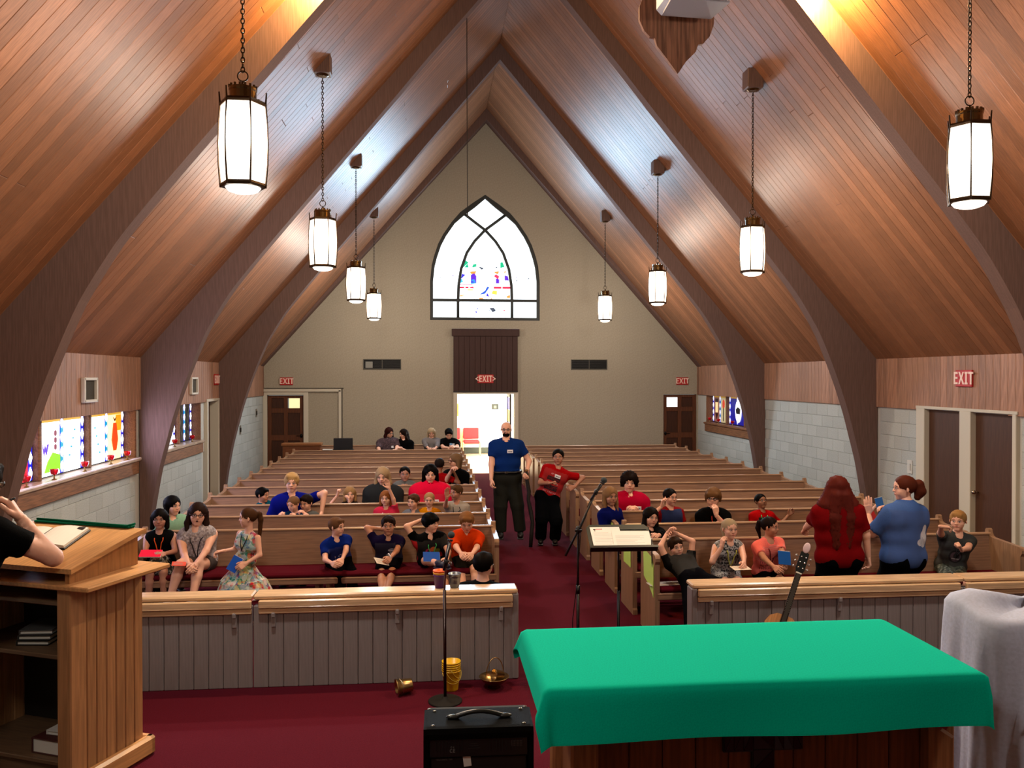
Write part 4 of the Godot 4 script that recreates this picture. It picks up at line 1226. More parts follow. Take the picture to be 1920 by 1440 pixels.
	obj("yellow_pail", MB.new(true).lathe([[0.044, 0.09], [0.051, 0.118], [0.054, 0.12], [0.054, 0.128], [0.049, 0.128]], 24), mat(Color(0.88, 0.65, 0.2), 0.35), pl)
	obj("orange_pail", MB.new(true).lathe([[0.045, 0.115], [0.051, 0.134], [0.055, 0.136], [0.055, 0.146], [0.049, 0.146], [0.04, 0.09], [0.0, 0.085]], 24), mat(Color(0.93, 0.35, 0.03), 0.35), pl)
	var pg := thing("grey_pail", "grey metal pail on the left rail cap beside the purple ones", "pail", Vector3(0.19, 0.748, -6.92))
	obj("pail", MB.new(true).lathe([[0.0, 0.002], [0.037, 0.0], [0.041, 0.03], [0.043, 0.032], [0.043, 0.036], [0.048, 0.08], [0.050, 0.082], [0.050, 0.086], [0.052, 0.108], [0.055, 0.11], [0.055, 0.116], [0.05, 0.116], [0.036, 0.01], [0.0, 0.008]], 24), mat(Color(0.45, 0.48, 0.52), 0.3, 0.8), pg)
	# draped stand right of the altar
	draped_stand()

func circle(c: Vector3, r: float, n: int, normal_axis: int) -> Array:
	var o := []
	for i in n:
		var a := TAU * i / n
		var p := Vector3(cos(a) * r, sin(a) * r, 0)
		if normal_axis == 0: p = Vector3(0, cos(a) * r, sin(a) * r)
		if normal_axis == 1: p = Vector3(cos(a) * r, 0, sin(a) * r)
		o.append(c + p)
	return o

func lectern() -> void:
	# origin: foot of the near right corner; x to the right along the open back, -z along the right side towards the front
	var turn := deg_to_rad(-23.0)
	var t := thing("lectern", "large oak lectern with slanted top, vertical boards and open back", "lectern", Vector3(-1.693, PLAT, -4.089), turn)
	var c := Color(0.68, 0.50, 0.34)
	var oak := wood(c, 0.32, 1, 1, 0.08)
	var oakx := wood(Color(0.78, 0.58, 0.38), 0.28, 2, 2, 0.08)
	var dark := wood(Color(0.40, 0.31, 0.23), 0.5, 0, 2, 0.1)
	var dep := 0.475
	var wid := 0.78
	var H := 0.985
	obj("corner_post", bx(Vector3(-0.042, H / 2, -0.05), Vector3(0.084, H, 0.10), 0.006), oak, t)
	obj("corner_post", bx(Vector3(-wid + 0.042, H / 2, -0.05), Vector3(0.084, H, 0.10), 0.006), oak, t)
	var bw := (dep - 0.10) / 6
	for i in 6: obj("board", bx(Vector3(-0.022, H / 2, -0.10 - (i + 0.5) * bw), Vector3(0.04, H, bw - 0.002), 0.005), wood(shade(c, 0.95 + 0.03 * (i % 3)), 0.32, 1, 1 + i % 3, 0.08), t)
	for i in 6: obj("left_board", bx(Vector3(-wid + 0.022, H / 2, -0.10 - (i + 0.5) * bw), Vector3(0.04, H, bw - 0.002), 0.005), oak, t)
	for i in 8: obj("front_board", bx(Vector3(-0.045 - (i + 0.5) * (wid - 0.09) / 8, H / 2, -dep + 0.02), Vector3((wid - 0.09) / 8 - 0.002, H, 0.04), 0.005), oak, t)
	var pl := MB.new()
	pl.box(Vector3(0.02, 0.05, -dep / 2), Vector3(0.05, 0.10, dep + 0.09), 0.014)
	pl.box(Vector3(-wid / 2, 0.05, -dep - 0.02), Vector3(wid + 0.09, 0.10, 0.05), 0.014)
	pl.box(Vector3(-wid - 0.02, 0.05, -dep / 2), Vector3(0.05, 0.10, dep + 0.09), 0.014)
	obj("plinth", pl, oakx, t)
	obj("ledge", bx(Vector3(-wid / 2, 0.997, -dep / 2 - 0.012), Vector3(wid + 0.26, 0.024, dep + 0.08), 0.005), oakx, t)
	for s in 2:
		var sd := MB.new()
		sd.xf = Transform3D(Basis(Vector3(0, 0, 1), Vector3(0, 1, 0), Vector3(-1, 0, 0)), Vector3(-0.03 if s == 0 else -wid + 0.03, 0, 0))
		sd.prism(PackedVector2Array([Vector2(-0.012, 1.008), Vector2(-dep + 0.02, 1.008), Vector2(-dep + 0.02, 1.158), Vector2(-dep + 0.07, 1.157), Vector2(-0.012, 1.062)]), -0.013, 0.013)
		obj("desk_side", sd, wood(Color(0.62, 0.43, 0.26), 0.35, 1, 3, 0.08), t)
	obj("desk_front", bx(Vector3(-wid / 2, 1.08, -dep + 0.03), Vector3(wid - 0.06, 0.145, 0.02)), oak, t)
	var tp := MB.new()
	tp.xf = Transform3D(Basis(Vector3(0, 0, 1), Vector3(0, 1, 0), Vector3(-1, 0, 0)), Vector3(-wid / 2, 0, 0))
	tp.prism(PackedVector2Array([Vector2(0.006, 1.060), Vector2(-dep + 0.07, 1.158), Vector2(-dep + 0.01, 1.168), Vector2(-dep - 0.012, 1.168), Vector2(-dep - 0.012, 1.190), Vector2(-dep + 0.01, 1.191), Vector2(-dep + 0.07, 1.181), Vector2(0.006, 1.083)]), -wid / 2 - 0.012, wid / 2 + 0.012)
	obj("desk_top", tp, oakx, t)
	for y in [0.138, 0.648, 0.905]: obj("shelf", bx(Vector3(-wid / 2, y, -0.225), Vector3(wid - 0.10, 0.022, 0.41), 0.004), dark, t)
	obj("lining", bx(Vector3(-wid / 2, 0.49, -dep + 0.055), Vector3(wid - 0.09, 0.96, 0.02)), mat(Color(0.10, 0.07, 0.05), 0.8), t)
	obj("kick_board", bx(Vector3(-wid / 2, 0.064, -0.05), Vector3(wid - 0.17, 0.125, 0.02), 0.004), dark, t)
	# books on the shelves
	var X := t.transform
	var put_book := func(p: Vector3, size: Vector3, turn2: float, col: Color, label: String) -> void: book(X * p, size, turn + turn2, col, label, "hymn books in the lectern")
	put_book.call(Vector3(-0.20, 0.150, -0.14), Vector3(0.21, 0.075, 0.16), 0.0, Color(0.24, 0.06, 0.06), "thick dark red book with white pages, bottom shelf of the lectern")
	put_book.call(Vector3(-0.19, 0.226, -0.17), Vector3(0.15, 0.022, 0.12), 0.05, Color(0.75, 0.75, 0.75), "white paper pad on the dark red book in the lectern")
	put_book.call(Vector3(-0.20, 0.150, -0.33), Vector3(0.24, 0.20, 0.17), 0.0, Color(0.06, 0.10, 0.22), "tall blue box file at the back of the bottom lectern shelf")
	for i in 3: put_book.call(Vector3(-0.37 + i * 0.006, 0.660 + i * 0.027, -0.20), Vector3(0.16, 0.025, 0.22), 0.30 + 0.04 * i, Color(0.05 + 0.1 * i, 0.05 + 0.1 * i, 0.055 + 0.1 * i), "%s book of the stack on the middle shelf of the lectern" % ["lowest black", "middle dark grey", "topmost grey"][i])
	# open book and green fabric on the slanted top
	var slope := atan2(0.098, dep - 0.07)
	var face := X * Transform3D(Basis(Vector3.RIGHT, slope), Vector3(0, 1.083, 0.006))
	var ob := Node3D.new()
	ob.name = numbered("open_book")
	add_child(ob)
	ob.transform = face * Transform3D(Basis(Vector3.UP, 0.22), Vector3(-0.43, 0.005, -0.255))
	tag(ob, "thick open book with white pages lying on the lectern top", "book")
	obj("cover", bx(Vector3(0, 0, 0), Vector3(0.40, 0.008, 0.235), 0.003), mat(Color(0.10, 0.07, 0.06), 0.6), ob)
	for s in [-1, 1]:
		var pg := MB.new(false)
		var top := []
		for i in 9:
			var u := i / 8.0
			var h := 0.006 + 0.035 * pow(sin(PI * minf(u * 0.75 + 0.12, 1.0)), 0.7) * (1.0 - 0.45 * u)
			top.append([Vector3(s * (0.003 + 0.19 * u), h, 0.11), Vector3(s * (0.003 + 0.19 * u), h, -0.11)])
		pg.sheet(top, s > 0)
		for i in 8:
			for e in [0, 1]:
				var a: Vector3 = top[i][e]; var b: Vector3 = top[i + 1][e]
				pg.quad(a, b, Vector3(b.x, 0.004, b.z), Vector3(a.x, 0.004, a.z))
		pg.quad(top[8][0], top[8][1], Vector3(s * 0.193, 0.004, -0.11), Vector3(s * 0.193, 0.004, 0.11))
		obj("pages", pg, mat(Color(0.86, 0.83, 0.78), 0.8), ob)
	obj("ribbon", bx(Vector3(0.14, 0.024, -0.09), Vector3(0.09, 0.004, 0.025)), mat(Color(0.15, 0.10, 0.08), 0.8), ob)
	var gm := Node3D.new()
	gm.name = numbered("green_hanging")
	add_child(gm)
	gm.transform = X * Transform3D(Basis(), Vector3(-wid / 2, 1.192, -dep))
	tag(gm, "thin green fabric hanging folded over the front edge of the lectern top", "fabric")
	var gr := cloth(Color(0.03, 0.36, 0.26), 0.9, 10.0, 0.02, 0.06)
	obj("band", bx(Vector3(0.0, 0.006, 0.0), Vector3(0.64, 0.010, 0.05), 0.004), gr, gm)
	obj("drop", bx(Vector3(0.0, -0.15, -0.024), Vector3(0.62, 0.32, 0.008), 0.003), gr, gm)
	obj("fold", MB.new(true).tube([Vector3(-0.32, 0.016, 0.0), Vector3(0.0, 0.016, 0.012), Vector3(0.30, 0.012, 0.02), Vector3(0.335, 0.022, -0.008)], 0.006, 6), gr, gm)

func book(at: Vector3, size: Vector3, turn: float, c: Color, label: String, group := "") -> void:
	var t := thing("book", label, "book", at, turn, group)
	var m := mat(c, 0.6)
	obj("cover", MB.new().box(Vector3(0, 0.003, 0), Vector3(size.x, 0.005, size.z), 0.001).box(Vector3(0, size.y - 0.003, 0), Vector3(size.x, 0.005, size.z), 0.001).box(Vector3(-size.x / 2 + 0.003, size.y / 2, 0), Vector3(0.006, size.y, size.z), 0.001), m, t)
	obj("pages", MB.new().box(Vector3(0.002, size.y / 2, 0), Vector3(size.x - 0.01, size.y - 0.01, size.z - 0.012)), mat(Color(0.8, 0.8, 0.78), 0.85), t)

func altar() -> void:
	var t := thing("altar_table", "oak altar table with boarded front and a dark mosaic cross", "altar", Vector3(1.21, PLAT, -3.165))
	var oak := wood(Color(0.52, 0.34, 0.22), 0.4, 1, 2, 0.08)
	var H := 0.905
	obj("top", bx(Vector3(0, H - 0.02, 0), Vector3(1.58, 0.04, 0.68), 0.008), oak, t)
	for s in [-1, 1]:
		for z in [0.22, -0.22]: obj("corner_post", bx(Vector3(s * 0.67, H / 2 - 0.02, z), Vector3(0.10, H - 0.04, 0.10), 0.01), wood(Color(0.56, 0.37, 0.24), 0.4, 1, 1, 0.12), t)
		obj("side_panel", bx(Vector3(s * 0.67, H / 2, 0), Vector3(0.03, H - 0.1, 0.36)), oak, t)
	for i in 10: obj("board", bx(Vector3(-0.558 + i * 0.124, H / 2 - 0.02, 0.20), Vector3(0.121, H - 0.05, 0.025), 0.005), wood(shade(Color(0.47, 0.26, 0.14), 0.94 + 0.04 * (i % 3)), 0.45, 1, 1 + i % 3, 0.12), t)
	for i in 10: obj("rear_board", bx(Vector3(-0.558 + i * 0.124, H / 2 - 0.02, -0.20), Vector3(0.121, H - 0.05, 0.025), 0.005), oak, t)
	obj("plinth", bx(Vector3(0, 0.03, 0), Vector3(1.5, 0.06, 0.60), 0.01), oak, t)
	# mosaic cross on the front
	var cr := MB.new()
	cr.box(Vector3(0, 0.66, 0.222), Vector3(0.30, 0.085, 0.016)); cr.box(Vector3(0, 0.50, 0.222), Vector3(0.085, 0.5, 0.0161))
	var cross := obj("cross", cr, mat(Color(0.10, 0.09, 0.085), 0.6), t)
	var tones := [Color(0.10, 0.10, 0.10), Color(0.16, 0.17, 0.18), Color(0.07, 0.07, 0.08), Color(0.22, 0.25, 0.27), Color(0.13, 0.12, 0.12)]
	var shard := func(a: Vector2, b: Vector2, c: Vector2) -> void:
		var m := (a + b + c) / 3
		obj("shard", MB.new().prism(PackedVector2Array([a.lerp(m, 0.08), b.lerp(m, 0.08), c.lerp(m, 0.08)]), 0.230, 0.234), mat(tones[rng.randi() % 5], 0.2), cross)
	for s in [-1, 1]:
		for i in 3:
			var x0: float = s * (0.04 + i * 0.036); var x1: float = s * (0.04 + (i + 1) * 0.036)
			shard.call(Vector2(x0, 0.62), Vector2(x1, 0.62), Vector2(x0, 0.70)); shard.call(Vector2(x1, 0.62), Vector2(x1, 0.70), Vector2(x0, 0.70))
	for i in 6:
		var y0 := 0.70 - i * 0.075
		shard.call(Vector2(-0.04, y0), Vector2(0.04, y0), Vector2(-0.04 if i % 2 else 0.04, y0 - 0.075))
		shard.call(Vector2(-0.04, y0 - 0.075), Vector2(0.04, y0 - 0.075), Vector2(0.04 if i % 2 else -0.04, y0))
	# small things hanging from under the cloth at the right
	var rb := thing("ribbon_marker", "short red ribbon with pale tassel ends hanging below the green cloth", "ribbon", Vector3(1.83, PLAT + 0.73, -2.86))
	obj("ribbon", MB.new().box(Vector3(0, 0, 0), Vector3(0.10, 0.03, 0.004), 0.001, Basis(Vector3.BACK, -0.55)), mat(Color(0.55, 0.12, 0.14), 0.8), rb)
	obj("tassel", MB.new().box(Vector3(0.042, -0.042, 0.002), Vector3(0.055, 0.012, 0.006), 0.002, Basis(Vector3.BACK, -0.6)).box(Vector3(-0.05, 0.018, 0.002), Vector3(0.03, 0.012, 0.006), 0.002, Basis(Vector3.BACK, -0.6)), mat(Color(0.80, 0.72, 0.66), 0.8), rb)
	# green cloth: a sheet that bends over the edges, flaring at the left
	var X0 := 0.405; var X1 := 1.985; var Z0 := -3.50; var Z1 := -2.83; var Y := PLAT + H + 0.012
	var g := []
	var nx := 72; var nz := 40
	var dl := 0.10; var dr := 0.07; var df := 0.19; var db := 0.14
	for j in nz + 1:
		var row := []
		var wz := lerpf(Z0 - db, Z1 + df, float(j) / nz)
		for i in nx + 1:
			var wx := lerpf(X0 - dl, X1 + dr, float(i) / nx)
			var ox := maxf(X0 - wx, 0.0) + maxf(wx - X1, 0.0)
			var oz := maxf(Z0 - wz, 0.0) + maxf(wz - Z1, 0.0)
			var sx := -1.0 if wx < X0 else 1.0
			var sz := -1.0 if wz < Z0 else 1.0
			var drop := sqrt(ox * ox + oz * oz)
			var p := Vector3(clampf(wx, X0, X1), Y, clampf(wz, Z0, Z1))
			if drop > 0.0:
				var d := Vector2(ox * sx, oz * sz) / drop
				var r := 0.022
				var bend := minf(drop / r, PI / 2 * 0.93)
				var rest := maxf(drop - r * bend, 0.0)
				var outw := r * sin(bend) + rest * cos(bend)
				var down := r * (1 - cos(bend)) + rest * sin(bend)
				var flare := 0.0
				if ox > 0.0 and sx < 0: flare = 0.12 * ox
				var wave := 0.012 * sin(wx * 9.0 + 1.0) * oz + 0.06 * sin(wx * 7.0 + wz * 3.0) * oz * (1.0 if sz > 0 else 0.4)
				if ox > 0 and oz > 0: flare += (0.35 if sx < 0 else 0.1) * minf(ox, oz)
				p += Vector3(d.x * (outw + flare), -down + (flare * 0.35), d.y * (outw + flare + wave))
			row.append(p)
		g.append(row)
	var cl := MB.new(true)
	cl.sheet(g, true)
	var und := []
	for row in g:
		var r2 := []
		for p in row: r2.append(p - Vector3(0, 0.004, 0))
		und.append(r2)
	cl.sheet(und, false)
	var gm := cloth(Color(0.0, 0.73, 0.61), 0.95, 14.0, 0.0, 0.06, 0.15)
	tag(obj("altar_cloth", cl, gm), "bright green cloth spread over the altar with hanging edges", "altar cloth")

func amplifier() -> void:
	var t := thing("guitar_amplifier", "black guitar amplifier with top handle, its open back towards the camera", "amplifier", Vector3(0.212, PLAT, -3.84), -0.02)
	var tolex := cloth(Color(0.025, 0.027, 0.027), 0.55, 30.0, 0.15, 0.1)
	var w := 0.49
	# tapered cabinet: sides with a slanted profile, shell open at the rear
	var prof := PackedVector2Array([Vector2(-0.14, 0), Vector2(0.15, 0), Vector2(0.15, 0.395), Vector2(0.135, 0.418), Vector2(-0.055, 0.430), Vector2(-0.085, 0.405)])
	for s in [-1, 1]:
		var m := MB.new()
		m.xf = Transform3D(Basis(Vector3(0, 0, 1), Vector3(0, 1, 0), Vector3(-1, 0, 0)), Vector3(s * (w / 2 - 0.01), 0, 0))
		m.prism(prof, -0.011, 0.011)
		obj("side_panel", m, tolex, t)
	var top := MB.new()
	top.xf = Transform3D(Basis(Vector3(0, 0, 1), Vector3(0, 1, 0), Vector3(-1, 0, 0)), Vector3.ZERO)
	top.prism(PackedVector2Array([Vector2(0.15, 0.375), Vector2(0.15, 0.40), Vector2(0.137, 0.42), Vector2(0.12, 0.424), Vector2(-0.05, 0.434), Vector2(-0.08, 0.42), Vector2(-0.085, 0.38), Vector2(0.10, 0.38), Vector2(0.13, 0.375)]), -w / 2 + 0.012, w / 2 - 0.012)
	obj("top_panel", top, tolex, t)
	obj("bottom_panel", bx(Vector3(0, 0.012, 0), Vector3(w - 0.02, 0.024, 0.30), 0.004), tolex, t)
	obj("baffle", bx(Vector3(0, 0.2, -0.145), Vector3(w - 0.03, 0.4, 0.02)), mat(Color(0.012, 0.012, 0.012), 0.8), t)
	obj("rear_panel", bx(Vector3(0, 0.335, 0.135), Vector3(w - 0.05, 0.085, 0.012), 0.003), mat(Color(0.02, 0.02, 0.021), 0.5), t)
	for i in 20: obj("vent_slot", bx(Vector3(-0.19 + i * 0.0145 + (0.11 if i > 8 else 0.0), 0.342, 0.143), Vector3(0.004, 0.045, 0.004)), mat(Color(0.006, 0.006, 0.006), 0.7), t)
	obj("lower_panel", bx(Vector3(0, 0.15, 0.120), Vector3(w - 0.06, 0.27, 0.012), 0.003), mat(Color(0.012, 0.012, 0.013), 0.6), t)
	# handle and corner hardware
	var hp := []
	for i in 13:
		var u := i / 12.0
		hp.append(Vector3(lerpf(-0.115, 0.125, u), 0.432 + 0.026 * sin(PI * u), 0.045))
	var hm := MB.new(true)
	hm.tube(hp, 0.011, 8)
	obj("handle", hm, mat(Color(0.10, 0.11, 0.11), 0.35), t)
	for s in [-1, 1]: obj("handle_cap", MB.new(true).ball(Vector3(0.005 + s * 0.118, 0.436, 0.045), Vector3(0.035, 0.010, 0.014), 6), mat(Color(0.28, 0.30, 0.30), 0.25, 0.6), t)
	for q in [Vector3(-0.20, 0.433, -0.03), Vector3(0.20, 0.433, -0.03), Vector3(-0.205, 0.424, 0.11), Vector3(0.205, 0.424, 0.11), Vector3(-0.225, 0.432, -0.055), Vector3(0.225, 0.432, -0.055)]:
		obj("corner_screw", MB.new(true).ball(q, Vector3(0.010, 0.005, 0.007), 5), mat(Color(0.55, 0.55, 0.52), 0.25, 1.0), t)
	# lettering, labels
	var pale := mat(Color(0.42, 0.42, 0.42), 0.6)
	put("lettering", text_mesh("CE", 0.016, 0.001), pale, t, Transform3D(Basis(), Vector3(-0.118, 0.322, 0.1425)))
	put("lettering", text_mesh("ON", 0.008, 0.001), pale, t, Transform3D(Basis(), Vector3(-0.118, 0.338, 0.1425)))
	put("lettering", text_mesh("TRADEMARK 15W", 0.007, 0.001, "Droid Sans", false), pale, t, Transform3D(Basis(), Vector3(-0.155, 0.278, 0.1275)))
	obj("label_plate", bx(Vector3(0.172, 0.348, 0.142), Vector3(0.054, 0.026, 0.003), 0.001), mat(Color(0.17, 0.15, 0.15), 0.5), t)
	for i in 2: obj("label_line", bx(Vector3(0.172, 0.354 - i * 0.011, 0.1442), Vector3(0.044, 0.003, 0.001)), mat(Color(0.06, 0.05, 0.05), 0.6), t)
	for i in 3: obj("printed_line", bx(Vector3(-0.022, 0.352 - i * 0.010, 0.1425), Vector3(0.03 + 0.012 * i, 0.003, 0.001)), mat(Color(0.12, 0.12, 0.12), 0.6), t)
	obj("taped_note", MB.new().box(Vector3(-0.052, 0.272, 0.1285), Vector3(0.035, 0.055, 0.003), 0.001, Basis(Vector3.BACK, 0.12)), mat(Color(0.82, 0.82, 0.80), 0.8), t)
	obj("tape_scrap", MB.new().prism(PackedVector2Array([Vector2(-0.056, 0.235), Vector2(-0.046, 0.226), Vector2(-0.024, 0.208), Vector2(-0.026, 0.19), Vector2(-0.04, 0.172), Vector2(-0.043, 0.206), Vector2(-0.056, 0.206)]), 0.127, 0.13), mat(Color(0.30, 0.30, 0.29), 0.7), t)
	obj("speaker_cone", MB.new(true).lathe([[0.03, 0.0], [0.11, 0.05], [0.12, 0.05]], 24), mat(Color(0.02, 0.02, 0.02), 0.6), t, Transform3D(Basis(Vector3.RIGHT, PI / 2), Vector3(0, 0.19, -0.12)))

func stands() -> void:
	# straight microphone stand by the left rail
	var t := thing("microphone_stand", "dark red microphone stand with round iron base before the left rail", "microphone stand", Vector3(0.103, 0, -6.40))
	obj("base", MB.new(true).lathe([[0.0, 0.0], [0.130, 0.0], [0.131, 0.008], [0.122, 0.014], [0.03, 0.022], [0.02, 0.04], [0.0, 0.04]], 36), cloth(Color(0.15, 0.14, 0.13), 0.5, 12.0, 0.1, 0.15), t)
	obj("pole", MB.new(true).tube([Vector3(0, 0.03, 0), Vector3(-0.004, 0.86, 0)], 0.0125, 10), mat(Color(0.13, 0.035, 0.035), 0.3, 0.3), t)
	var chrome := mat(Color(0.62, 0.62, 0.62), 0.18, 1.0)
	var gn := []
	for p in [Vector3(-0.004, 0.86, 0), Vector3(0.0, 0.95, 0.005), Vector3(0.004, 1.02, 0.01), Vector3(0.014, 1.07, 0.015), Vector3(0.03, 1.085, 0.02), Vector3(0.045, 1.07, 0.02), Vector3(0.046, 1.05, 0.02)]: gn.append(p)
	obj("gooseneck", MB.new(true).tube(gn, 0.008, 8), chrome, t)
	obj("clip", MB.new(true).tube([Vector3(0.0, 1.04, 0.01), Vector3(0.008, 1.10, 0.03)], 0.019, 10), mat(Color(0.02, 0.02, 0.025), 0.5), t)
	microphone(Vector3(0.103, 0, -6.40) + Vector3(0.002, 1.075, 0.03), Vector3(0.052, 1.30, -0.01) + Vector3(0.103, 0, -6.40), "grey headed handheld microphone upright on the dark red stand", Color(0.02, 0.025, 0.09))
	# black boom stand right of the aisle
	var b := thing("boom_stand", "black boom microphone stand beside the music stand", "microphone stand", Vector3(1.235, 0, -6.95))
	var blk := mat(Color(0.018, 0.018, 0.02), 0.4, 0.2)
	obj("pole", MB.new(true).tube([Vector3(0, 0.12, 0), Vector3(0, 0.70, 0)], 0.0135, 10), blk, b)
	obj("upper_pole", MB.new(true).tube([Vector3(0, 0.68, 0), Vector3(0, 1.20, 0)], 0.009, 10), blk, b)
	obj("collar", MB.new(true).tube([Vector3(0, 0.66, 0), Vector3(0, 0.73, 0)], 0.018, 12), blk, b)
	obj("boom_clutch", MB.new(true).ball(Vector3(0, 1.20, 0), Vector3(0.024, 0.035, 0.024), 8).tube([Vector3(-0.03, 1.20, 0.02), Vector3(0.03, 1.20, 0.02)], 0.011, 8), blk, b)
	obj("boom_arm", MB.new(true).tube([Vector3(-0.115, 0.99, 0.04), Vector3(0.0, 1.205, 0.02), Vector3(0.155, 1.51, -0.02)], [0.011, 0.0085, 0.008], 8), blk, b)
	obj("clip", MB.new(true).tube([Vector3(0.150, 1.495, -0.02), Vector3(0.165, 1.535, -0.02)], 0.017, 10), blk, b)
	for i in 3:
		var a := TAU * i / 3 + 0.4
		obj("leg", MB.new(true).tube([Vector3(0, 0.17, 0), Vector3(cos(a) * 0.16, 0.06, sin(a) * 0.16), Vector3(cos(a) * 0.30, 0.012, sin(a) * 0.30)], 0.008, 8), blk, b)
	obj("microphone_cable", MB.new(true).tube([Vector3(0.145, 1.50, -0.03), Vector3(0.10, 1.42, -0.03), Vector3(0.075, 1.32, -0.02), Vector3(0.03, 1.22, -0.02), Vector3(0.012, 1.0, -0.015), Vector3(-0.012, 0.7, -0.01), Vector3(-0.045, 0.45, 0.0), Vector3(-0.05, 0.1, 0.0), Vector3(-0.06, 0.01, 0.0)], 0.004, 6), blk, b)
	microphone(Vector3(1.235, 0, -6.95) + Vector3(0.145, 1.497, -0.02), Vector3(1.235, 0, -6.95) + Vector3(0.235, 1.625, -0.03), "grey headed microphone on the end of the black boom stand", Color(0.03, 0.03, 0.03))
	# music stand with papers
	var m := thing("music_stand", "black music stand holding white printed sheets, in the aisle", "music stand", Vector3(1.545, 0, -6.78))
	obj("pole", MB.new(true).tube([Vector3(0, 0.03, 0), Vector3(0, 0.72, 0)], 0.0125, 10), blk, m)
	obj("inner_pole", MB.new(true).tube([Vector3(0, 0.68, 0), Vector3(0, 1.13, 0)], 0.008, 10), mat(Color(0.12, 0.08, 0.06), 0.3, 0.5), m)
	for i in 3:
		var a := TAU * i / 3 + 1.0
		obj("leg", MB.new(true).tube([Vector3(0, 0.22, 0), Vector3(cos(a) * 0.26, 0.012, sin(a) * 0.26)], 0.008, 8), blk, m)
	var tilt := Transform3D(Basis(Vector3.UP, -0.03) * Basis(Vector3.RIGHT, deg_to_rad(-62)) , Vector3(0.02, 1.16, -0.02))
	obj("desk", MB.new().prism(PackedVector2Array([Vector2(-0.27, -0.17), Vector2(0.26, -0.17), Vector2(0.26, 0.13), Vector2(0.23, 0.17), Vector2(-0.24, 0.17), Vector2(-0.27, 0.13)]), -0.004, 0.0), mat(Color(0.14, 0.16, 0.12), 0.55), m, tilt)
	for i in 2: obj("desk_ridge", bx(Vector3(0.0, 0.10 - i * 0.035, 0.003), Vector3(0.48, 0.008, 0.006), 0.002), mat(Color(0.11, 0.13, 0.10), 0.5), m, tilt)
	obj("lip", bx(Vector3(0.0, -0.17, 0.02), Vector3(0.56, 0.012, 0.055), 0.005), blk, m, tilt)
	obj("lip_front", bx(Vector3(0.0, -0.172, 0.046), Vector3(0.56, 0.03, 0.006), 0.002), blk, m, tilt)
	var at := m.transform * tilt
	var w1 := sheet_of_paper(at * Transform3D(Basis(), Vector3(-0.115, -0.005, 0.006)), Vector2(0.25, 0.27), true, "white sheet with a small red heading on the left of the music stand")
	w1.set_meta("group", "sheets on the music stand")
	var w2 := sheet_of_paper(at * Transform3D(Basis(Vector3.BACK, -0.02), Vector3(0.09, -0.04, 0.010)), Vector2(0.32, 0.22), false, "plain printed sheet on the right of the music stand")
	w2.set_meta("group", "sheets on the music stand")
	var pn := thing("pencil", "dark pencil clipped at the right edge of the music stand", "pencil", Vector3(1.79, 1.06, -6.64))
	obj("barrel", MB.new(true).tube([Vector3(0.012, 0.10, -0.05), Vector3(-0.006, -0.08, 0.03)], [0.006, 0.005], 6), mat(Color(0.07, 0.02, 0.05), 0.5), pn)
	obj("tip", MB.new(true).tube([Vector3(-0.006, -0.08, 0.03), Vector3(-0.010, -0.11, 0.045)], [0.005, 0.001], 6), mat(Color(0.10, 0.05, 0.05), 0.5), pn)
	obj("eraser", MB.new(true).ball(Vector3(0.013, 0.105, -0.05), Vector3(0.006, 0.006, 0.006), 5), mat(Color(0.85, 0.8, 0.78), 0.5), pn)

func sheet_of_paper(xf: Transform3D, size: Vector2, heading: bool, label: String) -> Node3D:
	var o := Node3D.new()
	o.name = numbered("paper_sheet")
	add_child(o, true)
	o.transform = xf
	tag(o, label, "paper")
	obj("paper", MB.new().box(Vector3.ZERO, Vector3(size.x, size.y, 0.002)), mat(Color(0.92, 0.92, 0.90), 0.8), o)
	var ink := mat(Color(0.55, 0.55, 0.55), 0.8)
	for i in 9:
		var l := rng.randf_range(0.45, 0.8) * size.x
		obj("printed_line", MB.new().box(Vector3(-size.x * 0.42 + l / 2, size.y * (0.22 - i * 0.07), 0.0014), Vector3(l, 0.0025, 0.0006)), mat(Color(0.78, 0.78, 0.77), 0.8), o)
	if heading:
		obj("heading", MB.new().box(Vector3(-size.x * 0.20, size.y * 0.40, 0.0014), Vector3(0.055, 0.008, 0.0006)), mat(Color(0.80, 0.35, 0.38), 0.8), o)
		obj("emblem", MB.new().box(Vector3(-size.x * 0.36, size.y * 0.385, 0.0014), Vector3(0.02, 0.012, 0.0006)).box(Vector3(-size.x * 0.355, size.y * 0.35, 0.0014), Vector3(0.006, 0.03, 0.0006)), mat(Color(0.22, 0.12, 0.12), 0.8), o)
	return o

func microphone(a: Vector3, b: Vector3, label: String, body: Color) -> void:
	var t := thing("microphone", label, "microphone", a, 0.0, "microphones on stands")
	var d := b - a
	var n := d.normalized()
	obj("body", MB.new(true).tube([-n * 0.06, d * 0.72 - n * 0.01], [0.010, 0.0155], 12), mat(body, 0.35), t)
	obj("ring", MB.new(true).tube([d * 0.70, d * 0.78], [0.018, 0.022], 14), mat(Color(0.3, 0.3, 0.32), 0.3, 0.8), t)
	obj("head", MB.new(true).ball(d * 0.92, Vector3(0.027, 0.027, 0.027), 10), cloth(Color(0.34, 0.38, 0.40), 0.5, 60.0, 0.3, 0.3), t)

